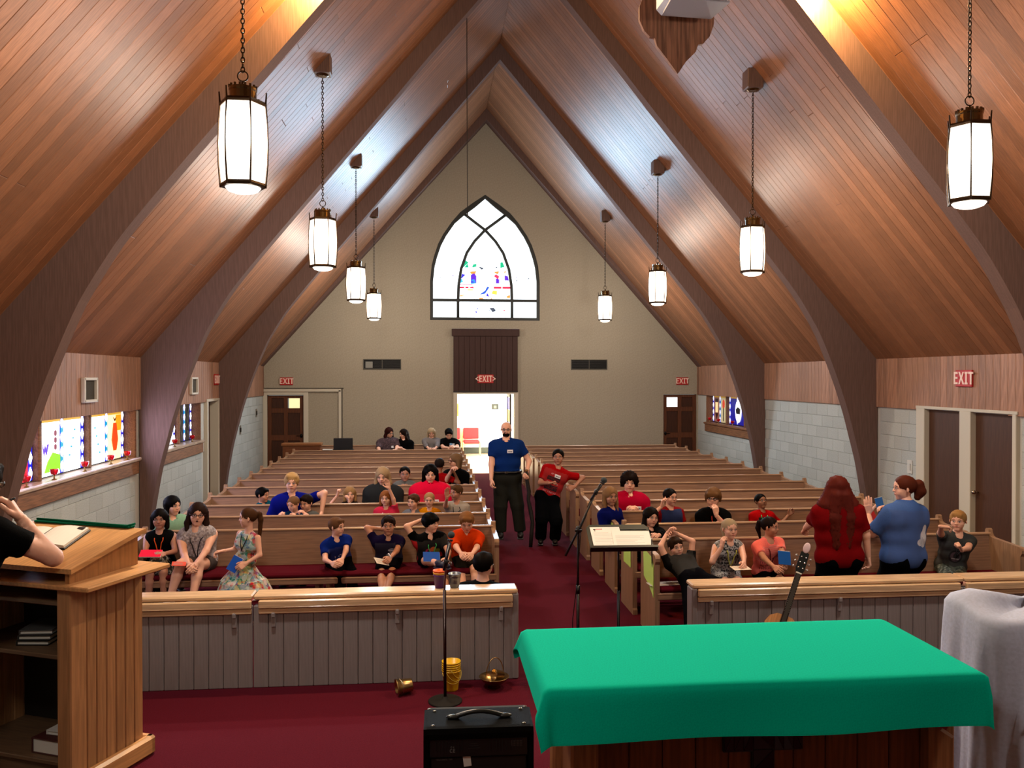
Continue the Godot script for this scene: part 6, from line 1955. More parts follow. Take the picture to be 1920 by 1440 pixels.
# everything about one figure; measures in metres, angles in degrees
func plan(d: Dictionary) -> Dictionary:
	var hh: float = d.hh
	var n: float = d.get("n", 6.0)
	var H := hh * n
	var g: float = d.get("g", 1.0)
	var yaw := deg_to_rad(d.get("yaw", 0.0))
	var hb := Basis(Vector3.UP, deg_to_rad(d.get("hy", d.get("yaw", 0.0)))) * Basis(Vector3.RIGHT, deg_to_rad(d.get("hp", 0.0))) * Basis(Vector3.BACK, deg_to_rad(d.get("hr", 0.0)))
	var head: Vector3 = d.head
	var P: Vector3 = d.pelvis
	var fwd := Vector3(sin(yaw), 0, cos(yaw))
	var N := head - hb.y * hh * 0.60 - hb.z * hh * 0.10 - Vector3.UP * hh * 0.06
	var up := (N - P).normalized()
	var bx_ := up.cross(fwd).normalized()
	fwd = bx_.cross(up)
	var sw: float = d.get("sw", 0.108) * H * (0.6 + 0.4 * g)
	var cell := clampf(H * 0.0115, 0.0125, 0.020)
	var body := Blob.new(); body.cell = cell
	var shirt := Blob.new(); shirt.cell = cell
	var legs := Blob.new(); legs.cell = cell
	var k := 0.035 * H
	var hip := 0.050 * H * g
	var at := func(t: float) -> Vector3: return N.lerp(P, t)
	var S := {}
	var sk: Dictionary = d.get("clothes", {})
	var loose: float = d.get("loose", 0.010) * H
	# trunk: cross bars of half width w and radius r, moved forward by f
	var bars := [[0.15, 0.64 * sw, 0.040 * H * (0.7 + 0.3 * g), 0.0], [0.30, 0.066 * H * g, 0.060 * H * (0.4 + 0.6 * g), 0.006 * H], [0.62, 0.052 * H * g, 0.057 * H * (0.2 + 0.8 * g), (g - 1.0) * 0.03 * H], [0.97, 0.056 * H * g, 0.062 * H * (0.4 + 0.6 * g), 0.0]]
	for b in bars:
		var c: Vector3 = at.call(b[0]) + fwd * b[3]
		body.cone(c - bx_ * b[1], c + bx_ * b[1], b[2], b[2], k)
		shirt.cone(c - bx_ * b[1], c + bx_ * b[1], b[2] + loose, b[2] + loose, k)
	body.cone(at.call(0.1), at.call(0.95), 0.050 * H * g, 0.052 * H * g, k)
	shirt.cone(at.call(0.12), at.call(1.02), 0.050 * H * g + loose, 0.056 * H * g + loose, k)
	var hem: float = sk.get("hem", -0.025)
	shirt.cut(P + up * hem * H, -up)
	if sk.get("scoop", 0.028) > 0.0: shirt.egg(N + fwd * 0.032 * H - up * 0.004 * H, Vector3.ONE * sk.get("scoop", 0.028) * H, 0.008, Basis(), 1)
	body.cone(at.call(0.08), head - hb.y * hh * 0.30 - hb.z * hh * 0.06, 0.036 * H * (0.7 + 0.3 * g), 0.21 * hh, 0.02 * H)
	var sleeve: float = sk.get("sleeve", 0.62)      # share of the upper arm; over 1 runs down the forearm
	var hands := []
	for s in [-1, 1]:       # -1 the person's right
		var sh = N + bx_ * s * sw - up * 0.050 * H
		var key := "rh" if s < 0 else "lh"
		var l1 := 0.166 * H; var l2 := 0.142 * H
		var want: Vector3 = d[key] if d.has(key) else P + fwd * 0.13 * H + up * 0.10 * H + bx_ * s * 0.04 * H
		var pole: Vector3 = d[key + "p"] if d.has(key + "p") else bx_ * s * 0.7 - up * 0.8 - fwd * 0.35
		var j := joint(sh, want, l1, l2, pole)
		var el: Vector3 = j[0]
		var wr: Vector3 = j[1]
		var ga := 0.6 + 0.4 * g
		body.cone(sh, el, 0.031 * H * ga, 0.0245 * H * ga, 0.02 * H)
		body.cone(el, wr, 0.0245 * H * ga, 0.0165 * H * ga, 0.012 * H)
		if sleeve > 0.0:
			var m = sh.lerp(el, minf(sleeve, 1.0))
			shirt.cone(sh, sh, 0.033 * H * ga + loose * 0.7, 0.033 * H * ga + loose * 0.7, 0.03 * H)
			shirt.flat(sh - (el - sh).normalized() * 0.01 * H, m, (0.031 * H) * ga + loose * 0.7, (0.029 * H) * ga + loose * 1.1, 0.022 * H)
			if sleeve > 1.0: shirt.flat(el - (wr - el).normalized() * 0.012 * H, el.lerp(wr, sleeve - 1.0), 0.028 * H * ga + loose * 0.7, 0.023 * H * ga + loose * 0.7, 0.02 * H)
		var fd: Vector3 = (wr - el).normalized()
		if d.has(key + "d"): fd = (d[key + "d"] as Vector3).normalized()
		var palm: Vector3 = d[key + "n"] if d.has(key + "n") else -up * 0.6 - bx_ * s * 0.7
		hands.append([s, wr, frame(fd, palm), d.get(key + "pose", "curl"), hh * 0.74 if n < 6.8 else hh * 0.80])
		S[key] = [sh, el, wr]
	var shoes := []
	var low: Dictionary = d.get("legs", {})
	var cut: float = low.get("len", 1.0)            # 1 trousers, under 1 share of the thigh, 0 none
	for s in [-1, 1]:
		var hp: Vector3 = P + bx_ * s * hip - up * 0.02 * H
		var key := "rf" if s < 0 else "lf"
		var l1 := 0.235 * H; var l2 := 0.225 * H
		var want: Vector3 = d[key] if d.has(key) else P + fwd * 0.26 * H + bx_ * s * 0.06 * H - Vector3.UP * 0.235 * H
		var pole: Vector3 = d[key + "p"] if d.has(key + "p") else (fwd + Vector3.UP * 0.9)
		var j := joint(hp, want, l1, l2, pole)
		var kn: Vector3 = j[0]
		var an: Vector3 = j[1]
		var gl := 0.5 + 0.5 * g
		body.cone(hp, kn, 0.053 * H * gl, 0.036 * H * gl, 0.025 * H)
		body.cone(kn, kn.lerp(an, 0.35), 0.035 * H * gl, 0.035 * H * gl, 0.012 * H)
		body.cone(kn.lerp(an, 0.35), an, 0.035 * H * gl, 0.021 * H * gl, 0.012 * H)
		var toe_dir := Vector3(fwd.x, 0, fwd.z).normalized()
		if d.has(key + "d"): toe_dir = (d[key + "d"] as Vector3).normalized()
		var toe := an + toe_dir * 0.085 * H - Vector3.UP * 0.018 * H
		body.cone(an - Vector3.UP * 0.012 * H - toe_dir * 0.02 * H, toe, 0.021 * H, 0.016 * H, 0.012 * H)
		shoes.append([an - Vector3.UP * 0.012 * H - toe_dir * 0.022 * H, toe + toe_dir * 0.012 * H, 0.027 * H, 0.022 * H])
		var baggy: float = low.get("loose", 0.008) * H
		if cut > 0.0:
			legs.cone(P - bx_ * hip, P + bx_ * hip, 0.062 * H * (0.4 + 0.6 * g) + baggy * 0.5, 0.062 * H * (0.4 + 0.6 * g) + baggy * 0.5, 0.03 * H)
			legs.flat(hp, hp.lerp(kn, minf(cut, 1.0)), 0.053 * H * gl + baggy * 0.8, (0.038 * H * gl if cut >= 1.0 else 0.047 * H * gl) + baggy * 1.2, 0.03 * H)
			if cut >= 1.0:
				legs.cone(kn, kn, 0.038 * H * gl + baggy, 0.038 * H * gl + baggy, 0.015 * H)
				legs.flat(kn, kn.lerp(an, 0.95), 0.038 * H * gl + baggy, 0.030 * H * gl + baggy * 1.2, 0.015 * H)
		S[key] = [hp, kn, an]
	if d.has("skirt"):    # flared: [length as a share of H, end radius as a share of H]
		var q: Array = d.skirt
		var tip: Vector3 = P + (q[2] as Vector3).normalized() * q[0] * H
		legs.prims.clear()
		legs.flat(at.call(0.70), P.lerp(tip, 0.25), 0.075 * H * g, q[1] * H * 0.75, 0.03 * H)
		legs.flat(P.lerp(tip, 0.2), tip, q[1] * H * 0.74, q[1] * H, 0.03 * H)
	jobs.append(body)
	if sk.size(): jobs.append(shirt)
	if low.size(): jobs.append(legs)
	return {"d": d, "body": body, "shirt": shirt, "trousers": legs, "hands": hands, "shoes": shoes, "hb": hb, "H": H, "N": N, "P": P, "up": up, "fwd": fwd, "bx": bx_, "S": S, "g": g, "loose": loose}

func finish(p: Dictionary) -> Node3D:
	var d: Dictionary = p.d
	var hh: float = d.hh
	var H: float = p.H
	var t := thing("person", d.label, "person", Vector3.ZERO)
	var org: Vector3 = p.P * Vector3(1, 0, 1) + Vector3.UP * d.get("ground", 0.0)
	t.position = org
	var off := Transform3D(Basis(), -org)
	var hx := off * Transform3D((p.hb as Basis).scaled_local(Vector3(hh, hh, hh)), d.head)
	var child: bool = d.get("n", 6.0) < 6.7
	# skin: body, head and hands in one mesh
	var st := SurfaceTool.new()
	st.begin(Mesh.PRIMITIVE_TRIANGLES)
	st.append_from(p.body.mesh(), 0, off)
	st.append_from(kit["head_child" if child else "head_adult"], 0, hx)
	for h in p.hands:
		st.append_from(kit["hand_" + h[3] + ("_left" if h[0] > 0 else "")], 0, off * Transform3D((h[2] as Basis).scaled_local(Vector3.ONE * h[4]), h[1]))
	var skin: Color = d.get("skin", SKIN)
	var sm := mat(skin, 0.5)
	put("body", st.commit(), sm, t)
	# face
	for s in [-1, 1]:
		put("eye", kit["eye"], kit["eye_mat"], t, hx * Transform3D(Basis(Vector3.UP, s * 0.22), Vector3(s * 0.13, 0.0, 0.335)))
		put("eyelash", kit["lash"], mat(shade(skin, 0.25), 0.6), t, hx * Transform3D(Basis(Vector3.UP, s * 0.25), Vector3(s * 0.13, 0.0, 0.325)))
		put("eyebrow", kit["brow"], mat(shade(d.get("hair", Color(0.2, 0.12, 0.08)), 0.8), 0.7), t, hx * Transform3D(Basis(Vector3.UP, s * 0.32) * Basis(Vector3.BACK, -s * 0.1), Vector3(s * 0.135, 0.095, 0.335)))
	put("mouth", kit[d.get("mouth", "mouth")], mat(Color(skin.r * 0.78, skin.g * 0.5, skin.b * 0.5) if d.get("mouth", "mouth") != "open" else Color(0.25, 0.08, 0.07), 0.45), t, hx * Transform3D(Basis(), Vector3(0, -0.245, 0.325)))
	# hair
	var hm := cloth(d.get("hair", Color(0.2, 0.12, 0.08)), 0.55, 14.0, 0.0, 0.12)
	if d.has("style"): put("hair", kit["hair_" + d.style], hm, t, hx)
	if d.has("style2"): put("beard" if d.style2 == "beard" else "hair", kit["hair_" + d.style2], hm, t, hx)
	if d.get("glasses", false): put("glasses", kit["glasses"], mat(d.get("frames", Color(0.03, 0.03, 0.03)), 0.3), t, hx)
	# clothes
	var sk: Dictionary = d.get("clothes", {})
	if sk.size():
		var m: Mesh = p.shirt.mesh()
		var cm: Material = sk.get("mat", cloth(sk.color, 0.9, 9.0, 0.05, 0.1)) if sk.has("mat") else cloth(sk.color, 0.9, 9.0, 0.05, 0.1)
		var o := put(sk.get("name", "shirt"), m, cm, t, off)
		if sk.has("print"): print_on(o, p, sk)
	var low: Dictionary = d.get("legs", {})
	if low.size():
		put(low.get("name", "trousers" if low.get("len", 1.0) >= 1.0 else "shorts"), p.trousers.mesh(), low.get("mat") if low.has("mat") else cloth(low.color, 0.9, 9.0, 0.05, 0.1), t, off)
	if d.has("shoes"):
		for s in p.shoes:
			var b := MB.new(true)
			var a: Vector3 = s[0]; var c: Vector3 = s[1]
			var dir := (c - a).normalized()
			var l = (c - a).length() + s[2] * 1.6
			b.xf = off * Transform3D(frame(Vector3.UP, dir), a.lerp(c, 0.5))
			b.ball(Vector3(0, 0.004, 0), Vector3(s[2] * 1.05, s[2] * 1.0, l * 0.5), 8)
			b.ball(Vector3(0, s[2] * 0.5, -l * 0.2), Vector3(s[2] * 0.95, s[2] * 1.1, l * 0.26), 6)
			b.box(Vector3(0, -s[2] * 0.75, 0), Vector3(s[2] * 1.9, s[2] * 0.4, l * 0.94), 0.006)
			obj("shoe", b, mat(d.shoes, 0.5), t)
	var chest := func(x: float, y: float, lift := 0.0) -> Vector3:   # point on the front of the chest, shares of H
		var best: Vector3 = p.N.lerp(p.P, 0.35)
		var want: Vector3 = p.N + p.bx * x * H - p.up * y * H
		var far := -INF
		var vs: PackedVector3Array = p.shirt.out[0] if sk.size() else p.body.out[0]
		for v in vs:
			var q := v - want
			var a := absf(q.dot(p.bx)); var b := absf(q.dot(p.up))
			if a < 0.016 * H and b < 0.016 * H:
				var f: float = q.dot(p.fwd)
				if f > far:
					far = f
					best = v
		return best + p.fwd * (lift + 0.004)
	if d.has("belt"):
		var ring := []
		var c0: Vector3 = p.P + p.up * 0.05 * H
		for i in 20:
			var a := TAU * i / 20
			var dir: Vector3 = p.bx * cos(a) + p.fwd * sin(a)
			var far := 0.0
			for v in p.trousers.out[0] as PackedVector3Array:
				var q: Vector3 = v - c0
				if absf(q.dot(p.up)) < 0.02 * H:
					var flat_q: Vector3 = q - p.up * q.dot(p.up)
					if flat_q.normalized().dot(dir) > 0.95: far = maxf(far, flat_q.length())
			ring.append(off * (c0 + dir * (maxf(far, 0.05 * H) + 0.002)))
		obj("belt", MB.new(true).tube(ring, 0.018, 6, false, true), mat(Color(0.02, 0.018, 0.016), 0.4), t)
		obj("buckle", bx(off * (c0) + p.fwd * ((ring[5] as Vector3) - off * c0).length() + p.fwd * 0.016, Vector3(0.05, 0.034, 0.012), 0.004), mat(Color(0.45, 0.43, 0.38), 0.3, 1.0), t)
	if d.get("collar", false):
		for s in [-1, 1]:
			var q0: Vector3 = p.N + p.bx * s * 0.034 * H + p.fwd * 0.018 * H + p.up * 0.010 * H
			var q1: Vector3 = p.N + p.bx * s * 0.012 * H + p.fwd * 0.052 * H - p.up * 0.012 * H
			var q2: Vector3 = p.N + p.bx * s * 0.036 * H + p.fwd * 0.056 * H - p.up * 0.030 * H
			var q3: Vector3 = p.N + p.bx * s * 0.050 * H + p.fwd * 0.020 * H - p.up * 0.006 * H
			var cb := MB.new()
			for w in [0.0, 0.006]:
				var e: Vector3 = p.fwd * w
				if (w > 0.0) == (s > 0): cb.quad(off * (q0 + e), off * (q1 + e), off * (q2 + e), off * (q3 + e))
				else: cb.quad(off * (q3 + e), off * (q2 + e), off * (q1 + e), off * (q0 + e))
			obj("collar", cb, mat(shade(sk.color, 1.15), 0.9), t)
	if d.has("lanyard"):
		var lm := mat(d.lanyard, 0.7)
		for s in [-1, 1]:
			var pts := []
			for q in [[0.045, 0.03], [0.045, 0.055], [0.036, 0.10], [0.022, 0.15], [0.006, 0.20]]: pts.append(off * chest.call(s * q[0], q[1]))
			obj("lanyard", MB.new(true).tube(pts, 0.005, 5), lm, t)
	if d.has("tag"):
		var q: Vector3 = chest.call(d.tag[0], d.tag[1], 0.002)
		put("name_tag", bx(Vector3.ZERO, Vector3(0.085, 0.05, 0.004), 0.001).done(), mat(Color(0.86, 0.87, 0.90), 0.6), t, off * Transform3D(frame(p.up, p.fwd), q))
		put("tag_writing", bx(Vector3(0, -0.003, 0.003), Vector3(0.06, 0.014, 0.002)).done(), mat(Color(0.45, 0.47, 0.5), 0.6), t, off * Transform3D(frame(p.up, p.fwd), q))
	return t

# the front (or back) of a garment takes a flat print laid out in the trunk's own axes
func print_on(o: MeshInstance3D, p: Dictionary, sk: Dictionary) -> void:
	var vs: PackedVector3Array = p.shirt.out[0]
	var ns: PackedVector3Array = p.shirt.out[1]
	var ix: PackedInt32Array = p.shirt.out[2]
	var side: float = sk.get("side", 1.0)
	var H: float = p.H
	var mid: Vector3 = p.N - p.up * sk.get("at", 0.16) * H
	var w: float = sk.get("w", 0.26) * H
	var uv := PackedVector2Array()
	for v in vs:
		var q: Vector3 = v - mid
		uv.append(Vector2(0.5 + side * q.dot(p.bx) / w, 0.5 - q.dot(p.up) / w))
	var a := PackedInt32Array()
	var b := PackedInt32Array()
	for i in range(0, ix.size(), 3):
		var n := ns[ix[i]] + ns[ix[i + 1]] + ns[ix[i + 2]]
		var inside := true
		for j in 3:
			var u := uv[ix[i + j]]
			inside = inside and u.x > 0.02 and u.x < 0.98 and u.y > 0.02 and u.y < 0.98
		if inside and n.dot(p.fwd) * side > 0.6: b.append_array([ix[i], ix[i + 1], ix[i + 2]])
		else: a.append_array([ix[i], ix[i + 1], ix[i + 2]])
	var m := ArrayMesh.new()
	for part in [a, b]:
		var arr := []
		arr.resize(Mesh.ARRAY_MAX)
		arr[Mesh.ARRAY_VERTEX] = vs
		arr[Mesh.ARRAY_NORMAL] = ns
		arr[Mesh.ARRAY_TEX_UV] = uv
		arr[Mesh.ARRAY_INDEX] = part
		m.add_surface_from_arrays(Mesh.PRIMITIVE_TRIANGLES, arr)
	var pm := StandardMaterial3D.new()
	pm.albedo_texture = ImageTexture.create_from_image(sk["print"])
	pm.roughness = 0.9
	var plain: Material = o.material_override
	o.material_override = null
	o.mesh = m
	m.surface_set_material(0, plain)
	m.surface_set_material(1, pm)
	if plain is StandardMaterial3D and plain.albedo_texture != null:
		pm.albedo_color = Color(0.93, 0.93, 0.93)

func folk(pat: Dictionary) -> Array:
	var p := []
	p.append({"label": "girl in a sleeveless black dress with orange necklace, far left of the front left pew", "head": Vector3(-2.786, 1.033, -8.860), "pelvis": Vector3(-2.786, 0.568, -8.910), "hh": 0.194, "n": 6, "yaw": 8, "hy": 10, "clothes": {"color": Color(0.03, 0.03, 0.035), "sleeve": 0.0, "name": "dress_top"}, "legs": {"color": Color(0.03, 0.03, 0.035), "len": 0.8, "name": "skirt", "mat": pat.dots}, "skirt": [0.22, 0.15, Vector3(0.1, -0.55, 0.8)], "hair": Color(0.06, 0.045, 0.04), "style": "bob", "lanyard": Color(0.9, 0.35, 0.05), "skin": Color(0.7, 0.5, 0.42), "rh": Vector3(-2.784, 0.721, -8.600), "lh": Vector3(-2.662, 0.725, -8.620), "shoes": Color(0.1, 0.08, 0.08)})
	p.append({"label": "tall girl in a grey patterned tank top with glasses, front left pew", "head": Vector3(-2.405, 1.075, -8.860), "pelvis": Vector3(-2.405, 0.586, -8.910), "hh": 0.225, "n": 6.6, "yaw": 4, "hy": 14, "hr": -6, "mouth": "open", "glasses": true, "frames": Color(0.25, 0.12, 0.12), "clothes": {"color": Color(0.55, 0.53, 0.55), "sleeve": 0.0, "name": "tank_top", "mat": pat.tank}, "legs": {"color": Color(0.28, 0.25, 0.25), "len": 0.45}, "hair": Color(0.16, 0.1, 0.08), "style": "loose", "lanyard": Color(0.05, 0.06, 0.12), "rh": Vector3(-2.395, 0.629, -8.500), "lh": Vector3(-2.324, 0.638, -8.500), "rf": Vector3(-2.565, 0.318, -8.450), "lf": Vector3(-2.333, 0.325, -8.400), "shoes": Color(0.75, 0.72, 0.7)})
	p.append({"label": "girl in a bright flowered dress with a long ponytail, before the front left pew", "head": Vector3(-1.819, 1.098, -8.460), "pelvis": Vector3(-1.865, 0.515, -8.470), "hh": 0.193, "n": 5.3, "yaw": -28, "hy": -78, "mouth": "smile", "clothes": {"color": Color(0.7, 0.7, 0.7), "sleeve": 0.0, "name": "dress_top", "mat": pat.flower}, "legs": {"color": Color(0.7, 0.7, 0.7), "len": 0.8, "name": "skirt", "mat": pat.flower}, "skirt": [0.20, 0.29, Vector3(0.06, -1.0, 0.05)], "hair": Color(0.27, 0.17, 0.1), "style": "tail_long", "lanyard": Color(0.05, 0.06, 0.1), "rh": Vector3(-2.036, 0.781, -8.420), "rhp": Vector3(-0.400, -0.800, 0.100), "lh": Vector3(-1.796, 0.682, -8.300), "lhp": Vector3(0.900, -0.400, -0.200), "rhd": Vector3(-0.800, -0.100, 0.300), "rf": Vector3(-1.930, 0.060, -8.450), "lf": Vector3(-1.800, 0.060, -8.470), "shoes": Color(0.35, 0.25, 0.2)})
	p.append({"label": "boy in a blue shirt with white print looking right, front left pew", "head": Vector3(-0.981, 0.933, -8.800), "pelvis": Vector3(-0.981, 0.565, -8.910), "hh": 0.188, "n": 6, "yaw": 20, "hy": 62, "clothes": {"color": Color(0.03, 0.12, 0.42), "print": art("dogs", Color(0.03, 0.12, 0.42)), "at": 0.165}, "legs": {"color": Color(0.015, 0.017, 0.03), "loose": 0.014}, "hair": Color(0.38, 0.26, 0.17), "style": "short", "rh": Vector3(-1.001, 0.620, -8.500), "lh": Vector3(-0.906, 0.623, -8.500), "shoes": Color(0.05, 0.05, 0.06)})
	p.append({"label": "boy in a dark purple shirt with one hand behind his head, front left pew", "head": Vector3(-0.452, 0.938, -8.800), "pelvis": Vector3(-0.452, 0.568, -8.910), "hh": 0.194, "n": 6, "yaw": 4, "hy": 2, "mouth": "smile", "clothes": {"color": Color(0.07, 0.04, 0.17), "print": art("wings", Color(0.07, 0.04, 0.17)), "at": 0.14}, "legs": {"color": Color(0.03, 0.03, 0.05), "len": 0.8, "loose": 0.014}, "hair": Color(0.13, 0.08, 0.06), "style": "short", "skin": Color(0.72, 0.5, 0.39), "rh": Vector3(-0.521, 0.877, -8.930), "rhp": Vector3(-1.000, 0.250, 0.100), "rhd": Vector3(0.800, 0.500, -0.200), "lh": Vector3(-0.421, 0.656, -8.500), "lhp": Vector3(1.000, -0.700, -0.100), "rf": Vector3(-0.497, 0.326, -8.420), "lf": Vector3(-0.462, 0.309, -8.360), "rfp": Vector3(-0.550, 0.700, 1.000), "lfp": Vector3(0.550, 0.700, 1.000), "shoes": Color(0.55, 0.45, 0.4)})
	p.append({"label": "boy in black and red shirt with hand behind his dark hair, front left pew", "head": Vector3(-0.007, 0.957, -8.800), "pelvis": Vector3(-0.007, 0.571, -8.910), "hh": 0.198, "n": 6.2, "yaw": 12, "hy": 52, "clothes": {"color": Color(0.018, 0.018, 0.022), "print": art("logos", Color(0.018, 0.018, 0.022)), "at": 0.17, "w": 0.34}, "legs": {"color": Color(0.03, 0.04, 0.07), "len": 0.75}, "hair": Color(0.025, 0.02, 0.02), "style": "mop", "lanyard": Color(0.25, 0.75, 0.4), "rh": Vector3(-0.109, 0.972, -8.900), "rhp": Vector3(-1.000, 0.400, 0.100), "rhd": Vector3(0.900, 0.300, -0.100), "lh": Vector3(0.157, 0.627, -8.550), "rf": Vector3(0.068, 0.624, -8.380), "rfp": Vector3(-1.000, 0.250, 0.500), "rfd": Vector3(0.800, 0.000, 0.500), "lf": Vector3(0.175, 0.223, -8.420), "shoes": Color(0.06, 0.07, 0.2)})
	p.append({"label": "boy in an orange shirt looking down, aisle end of the front left pew", "head": Vector3(0.371, 0.956, -8.820), "pelvis": Vector3(0.371, 0.574, -8.910), "hh": 0.206, "n": 6.2, "yaw": -4, "hy": -2, "hp": 24, "clothes": {"color": Color(0.8, 0.22, 0.03), "sleeve": 0.85}, "legs": {"color": Color(0.11, 0.1, 0.08), "len": 0.78}, "hair": Color(0.5, 0.34, 0.2), "style": "short", "rh": Vector3(0.307, 0.672, -8.480), "lh": Vector3(0.405, 0.670, -8.480), "rf": Vector3(0.315, 0.257, -8.400), "lf": Vector3(0.467, 0.270, -8.420), "shoes": Color(0.3, 0.3, 0.3)})
	p.append({"label": "girl with dark straight hair and mint shirt, behind the girl in black dress", "head": Vector3(-2.918, 1.036, -9.740), "pelvis": Vector3(-2.918, 0.582, -9.778), "hh": 0.214, "n": 6.6, "yaw": 35, "hy": 58, "clothes": {"color": Color(0.5, 0.66, 0.56)}, "legs": {"color": Color(0.1, 0.12, 0.2)}, "hair": Color(0.05, 0.04, 0.04), "style": "bob", "shoes": Color(0.1, 0.1, 0.1)})
	p.append({"label": "woman with short blond hair and royal blue shirt, one arm along the pew back", "head": Vector3(-1.742, 1.170, -10.620), "pelvis": Vector3(-1.742, 0.597, -10.646), "hh": 0.232, "n": 7.2, "yaw": 10, "hy": 6, "mouth": "smile", "clothes": {"color": Color(0.03, 0.06, 0.45), "sleeve": 0.7}, "legs": {"color": Color(0.1, 0.1, 0.15)}, "hair": Color(0.66, 0.52, 0.33), "style": "pixie", "lanyard": Color(0.75, 0.4, 0.1), "lh": Vector3(-1.360, 0.817, -10.500), "lhp": Vector3(0.600, 0.750, 0.100), "lhd": Vector3(0.100, -1.000, 0.300), "rh": Vector3(-1.832, 0.739, -10.420), "shoes": Color(0.1, 0.1, 0.1), "rf": Vector3(-1.787, 0.075, -10.232), "lf": Vector3(-1.558, 0.075, -10.272)})
	p.append({"label": "toddler in a teal shirt on the lap of the blond woman in blue", "head": Vector3(-1.681, 0.941, -10.360), "pelvis": Vector3(-1.694, 0.610, -10.400), "hh": 0.180, "n": 4.9, "yaw": -12, "hy": -30, "hp": 14, "clothes": {"color": Color(0.02, 0.16, 0.27)}, "legs": {"color": Color(0.1, 0.1, 0.15)}, "hair": Color(0.42, 0.3, 0.2), "style": "crop", "rh": Vector3(-1.812, 0.835, -10.200), "lh": Vector3(-1.605, 0.793, -10.200), "shoes": Color(0.3, 0.3, 0.3)})
	p.append({"label": "small dark haired child in grey leaning on the blond woman in blue", "head": Vector3(-1.539, 0.941, -10.440), "pelvis": Vector3(-1.517, 0.596, -10.420), "hh": 0.196, "n": 5.2, "yaw": -18, "hy": -28, "hp": 8, "clothes": {"color": Color(0.32, 0.32, 0.31)}, "legs": {"color": Color(0.1, 0.1, 0.15)}, "hair": Color(0.1, 0.06, 0.05), "style": "short", "lh": Vector3(-1.506, 0.820, -10.260), "rh": Vector3(-1.564, 0.782, -10.260), "shoes": Color(0.3, 0.3, 0.3)})
	p.append({"label": "girl in a pink shirt with one arm raised high, third left pew", "head": Vector3(-0.573, 0.963, -10.600), "pelvis": Vector3(-0.573, 0.562, -10.646), "hh": 0.186, "n": 5.8, "yaw": -6, "hy": -14, "clothes": {"color": Color(0.75, 0.16, 0.28)}, "legs": {"color": Color(0.1, 0.1, 0.15)}, "hair": Color(0.5, 0.3, 0.16), "style": "bob", "lanyard": Color(0.8, 0.75, 0.8), "lh": Vector3(-0.540, 1.136, -10.520), "lhp": Vector3(0.900, -0.100, 0.200), "lhd": Vector3(-0.300, 1.000, 0.100), "lhn": Vector3(0.000, 0.000, 1.000), "lhpose": "flat", "shoes": Color(0.3, 0.3, 0.3)})
	p.append({"label": "small brown haired child in a grey shirt looking left, third left pew", "head": Vector3(-0.231, 0.914, -10.600), "pelvis": Vector3(-0.231, 0.561, -10.646), "hh": 0.187, "n": 5.6, "yaw": -10, "hy": -32, "clothes": {"color": Color(0.4, 0.41, 0.45)}, "legs": {"color": Color(0.1, 0.1, 0.15)}, "hair": Color(0.28, 0.18, 0.12), "style": "short", "lanyard": Color(0.1, 0.1, 0.15), "shoes": Color(0.3, 0.3, 0.3)})
	p.append({"label": "fair haired boy in a yellow shirt, third left pew", "head": Vector3(-0.028, 0.941, -10.560), "pelvis": Vector3(-0.028, 0.556, -10.646), "hh": 0.173, "n": 5.6, "yaw": -6, "hy": -6, "hp": 4, "clothes": {"color": Color(0.75, 0.47, 0.02)}, "legs": {"color": Color(0.1, 0.1, 0.15)}, "hair": Color(0.6, 0.46, 0.31), "style": "crop", "lanyard": Color(0.1, 0.1, 0.15), "shoes": Color(0.3, 0.3, 0.3)})
	p.append({"label": "boy in pale grey shirt holding one hand up, aisle end of third left pew", "head": Vector3(0.310, 1.026, -10.600), "pelvis": Vector3(0.310, 0.565, -10.646), "hh": 0.189, "n": 5.9, "yaw": -10, "hy": -48, "clothes": {"color": Color(0.62, 0.59, 0.56)}, "legs": {"color": Color(0.1, 0.1, 0.15)}, "hair": Color(0.3, 0.21, 0.13), "style": "short", "lanyard": Color(0.1, 0.1, 0.13), "skin": Color(0.68, 0.47, 0.38), "rh": Vector3(0.190, 0.990, -10.350), "rhp": Vector3(-0.400, -1.000, 0.100), "rhd": Vector3(0.000, 1.000, 0.050), "rhn": Vector3(0.300, 0.000, 1.000), "rhpose": "flat", "shoes": Color(0.3, 0.3, 0.3)})
	p.append({"label": "dark haired boy in a teal shirt seen from the side, fourth left pew", "head": Vector3(-2.258, 0.906, -11.450), "pelvis": Vector3(-2.258, 0.567, -11.514), "hh": 0.198, "n": 5.8, "yaw": 45, "hy": 68, "clothes": {"color": Color(0.02, 0.28, 0.36)}, "legs": {"color": Color(0.1, 0.1, 0.15)}, "hair": Color(0.04, 0.03, 0.03), "style": "short", "skin": Color(0.72, 0.5, 0.39), "shoes": Color(0.1, 0.1, 0.1)})
	p.append({"label": "small fair haired girl with one fist raised, fourth left pew", "head": Vector3(-1.108, 0.897, -11.480), "pelvis": Vector3(-1.108, 0.561, -11.514), "hh": 0.193, "n": 5.4, "yaw": 4, "hy": 8, "clothes": {"color": Color(0.12, 0.11, 0.12), "sleeve": 0.0, "name": "tank_top"}, "legs": {"color": Color(0.1, 0.1, 0.15)}, "hair": Color(0.58, 0.45, 0.3), "style": "bob", "rh": Vector3(-1.261, 0.903, -11.380), "rhp": Vector3(-1.000, -0.800, 0.100), "rhd": Vector3(0.100, 1.000, 0.100), "rhpose": "fist", "lh": Vector3(-1.097, 0.805, -11.300), "lhp": Vector3(0.800, -1.000, 0.000), "lhd": Vector3(-0.100, 1.000, -0.100), "shoes": Color(0.3, 0.3, 0.3)})
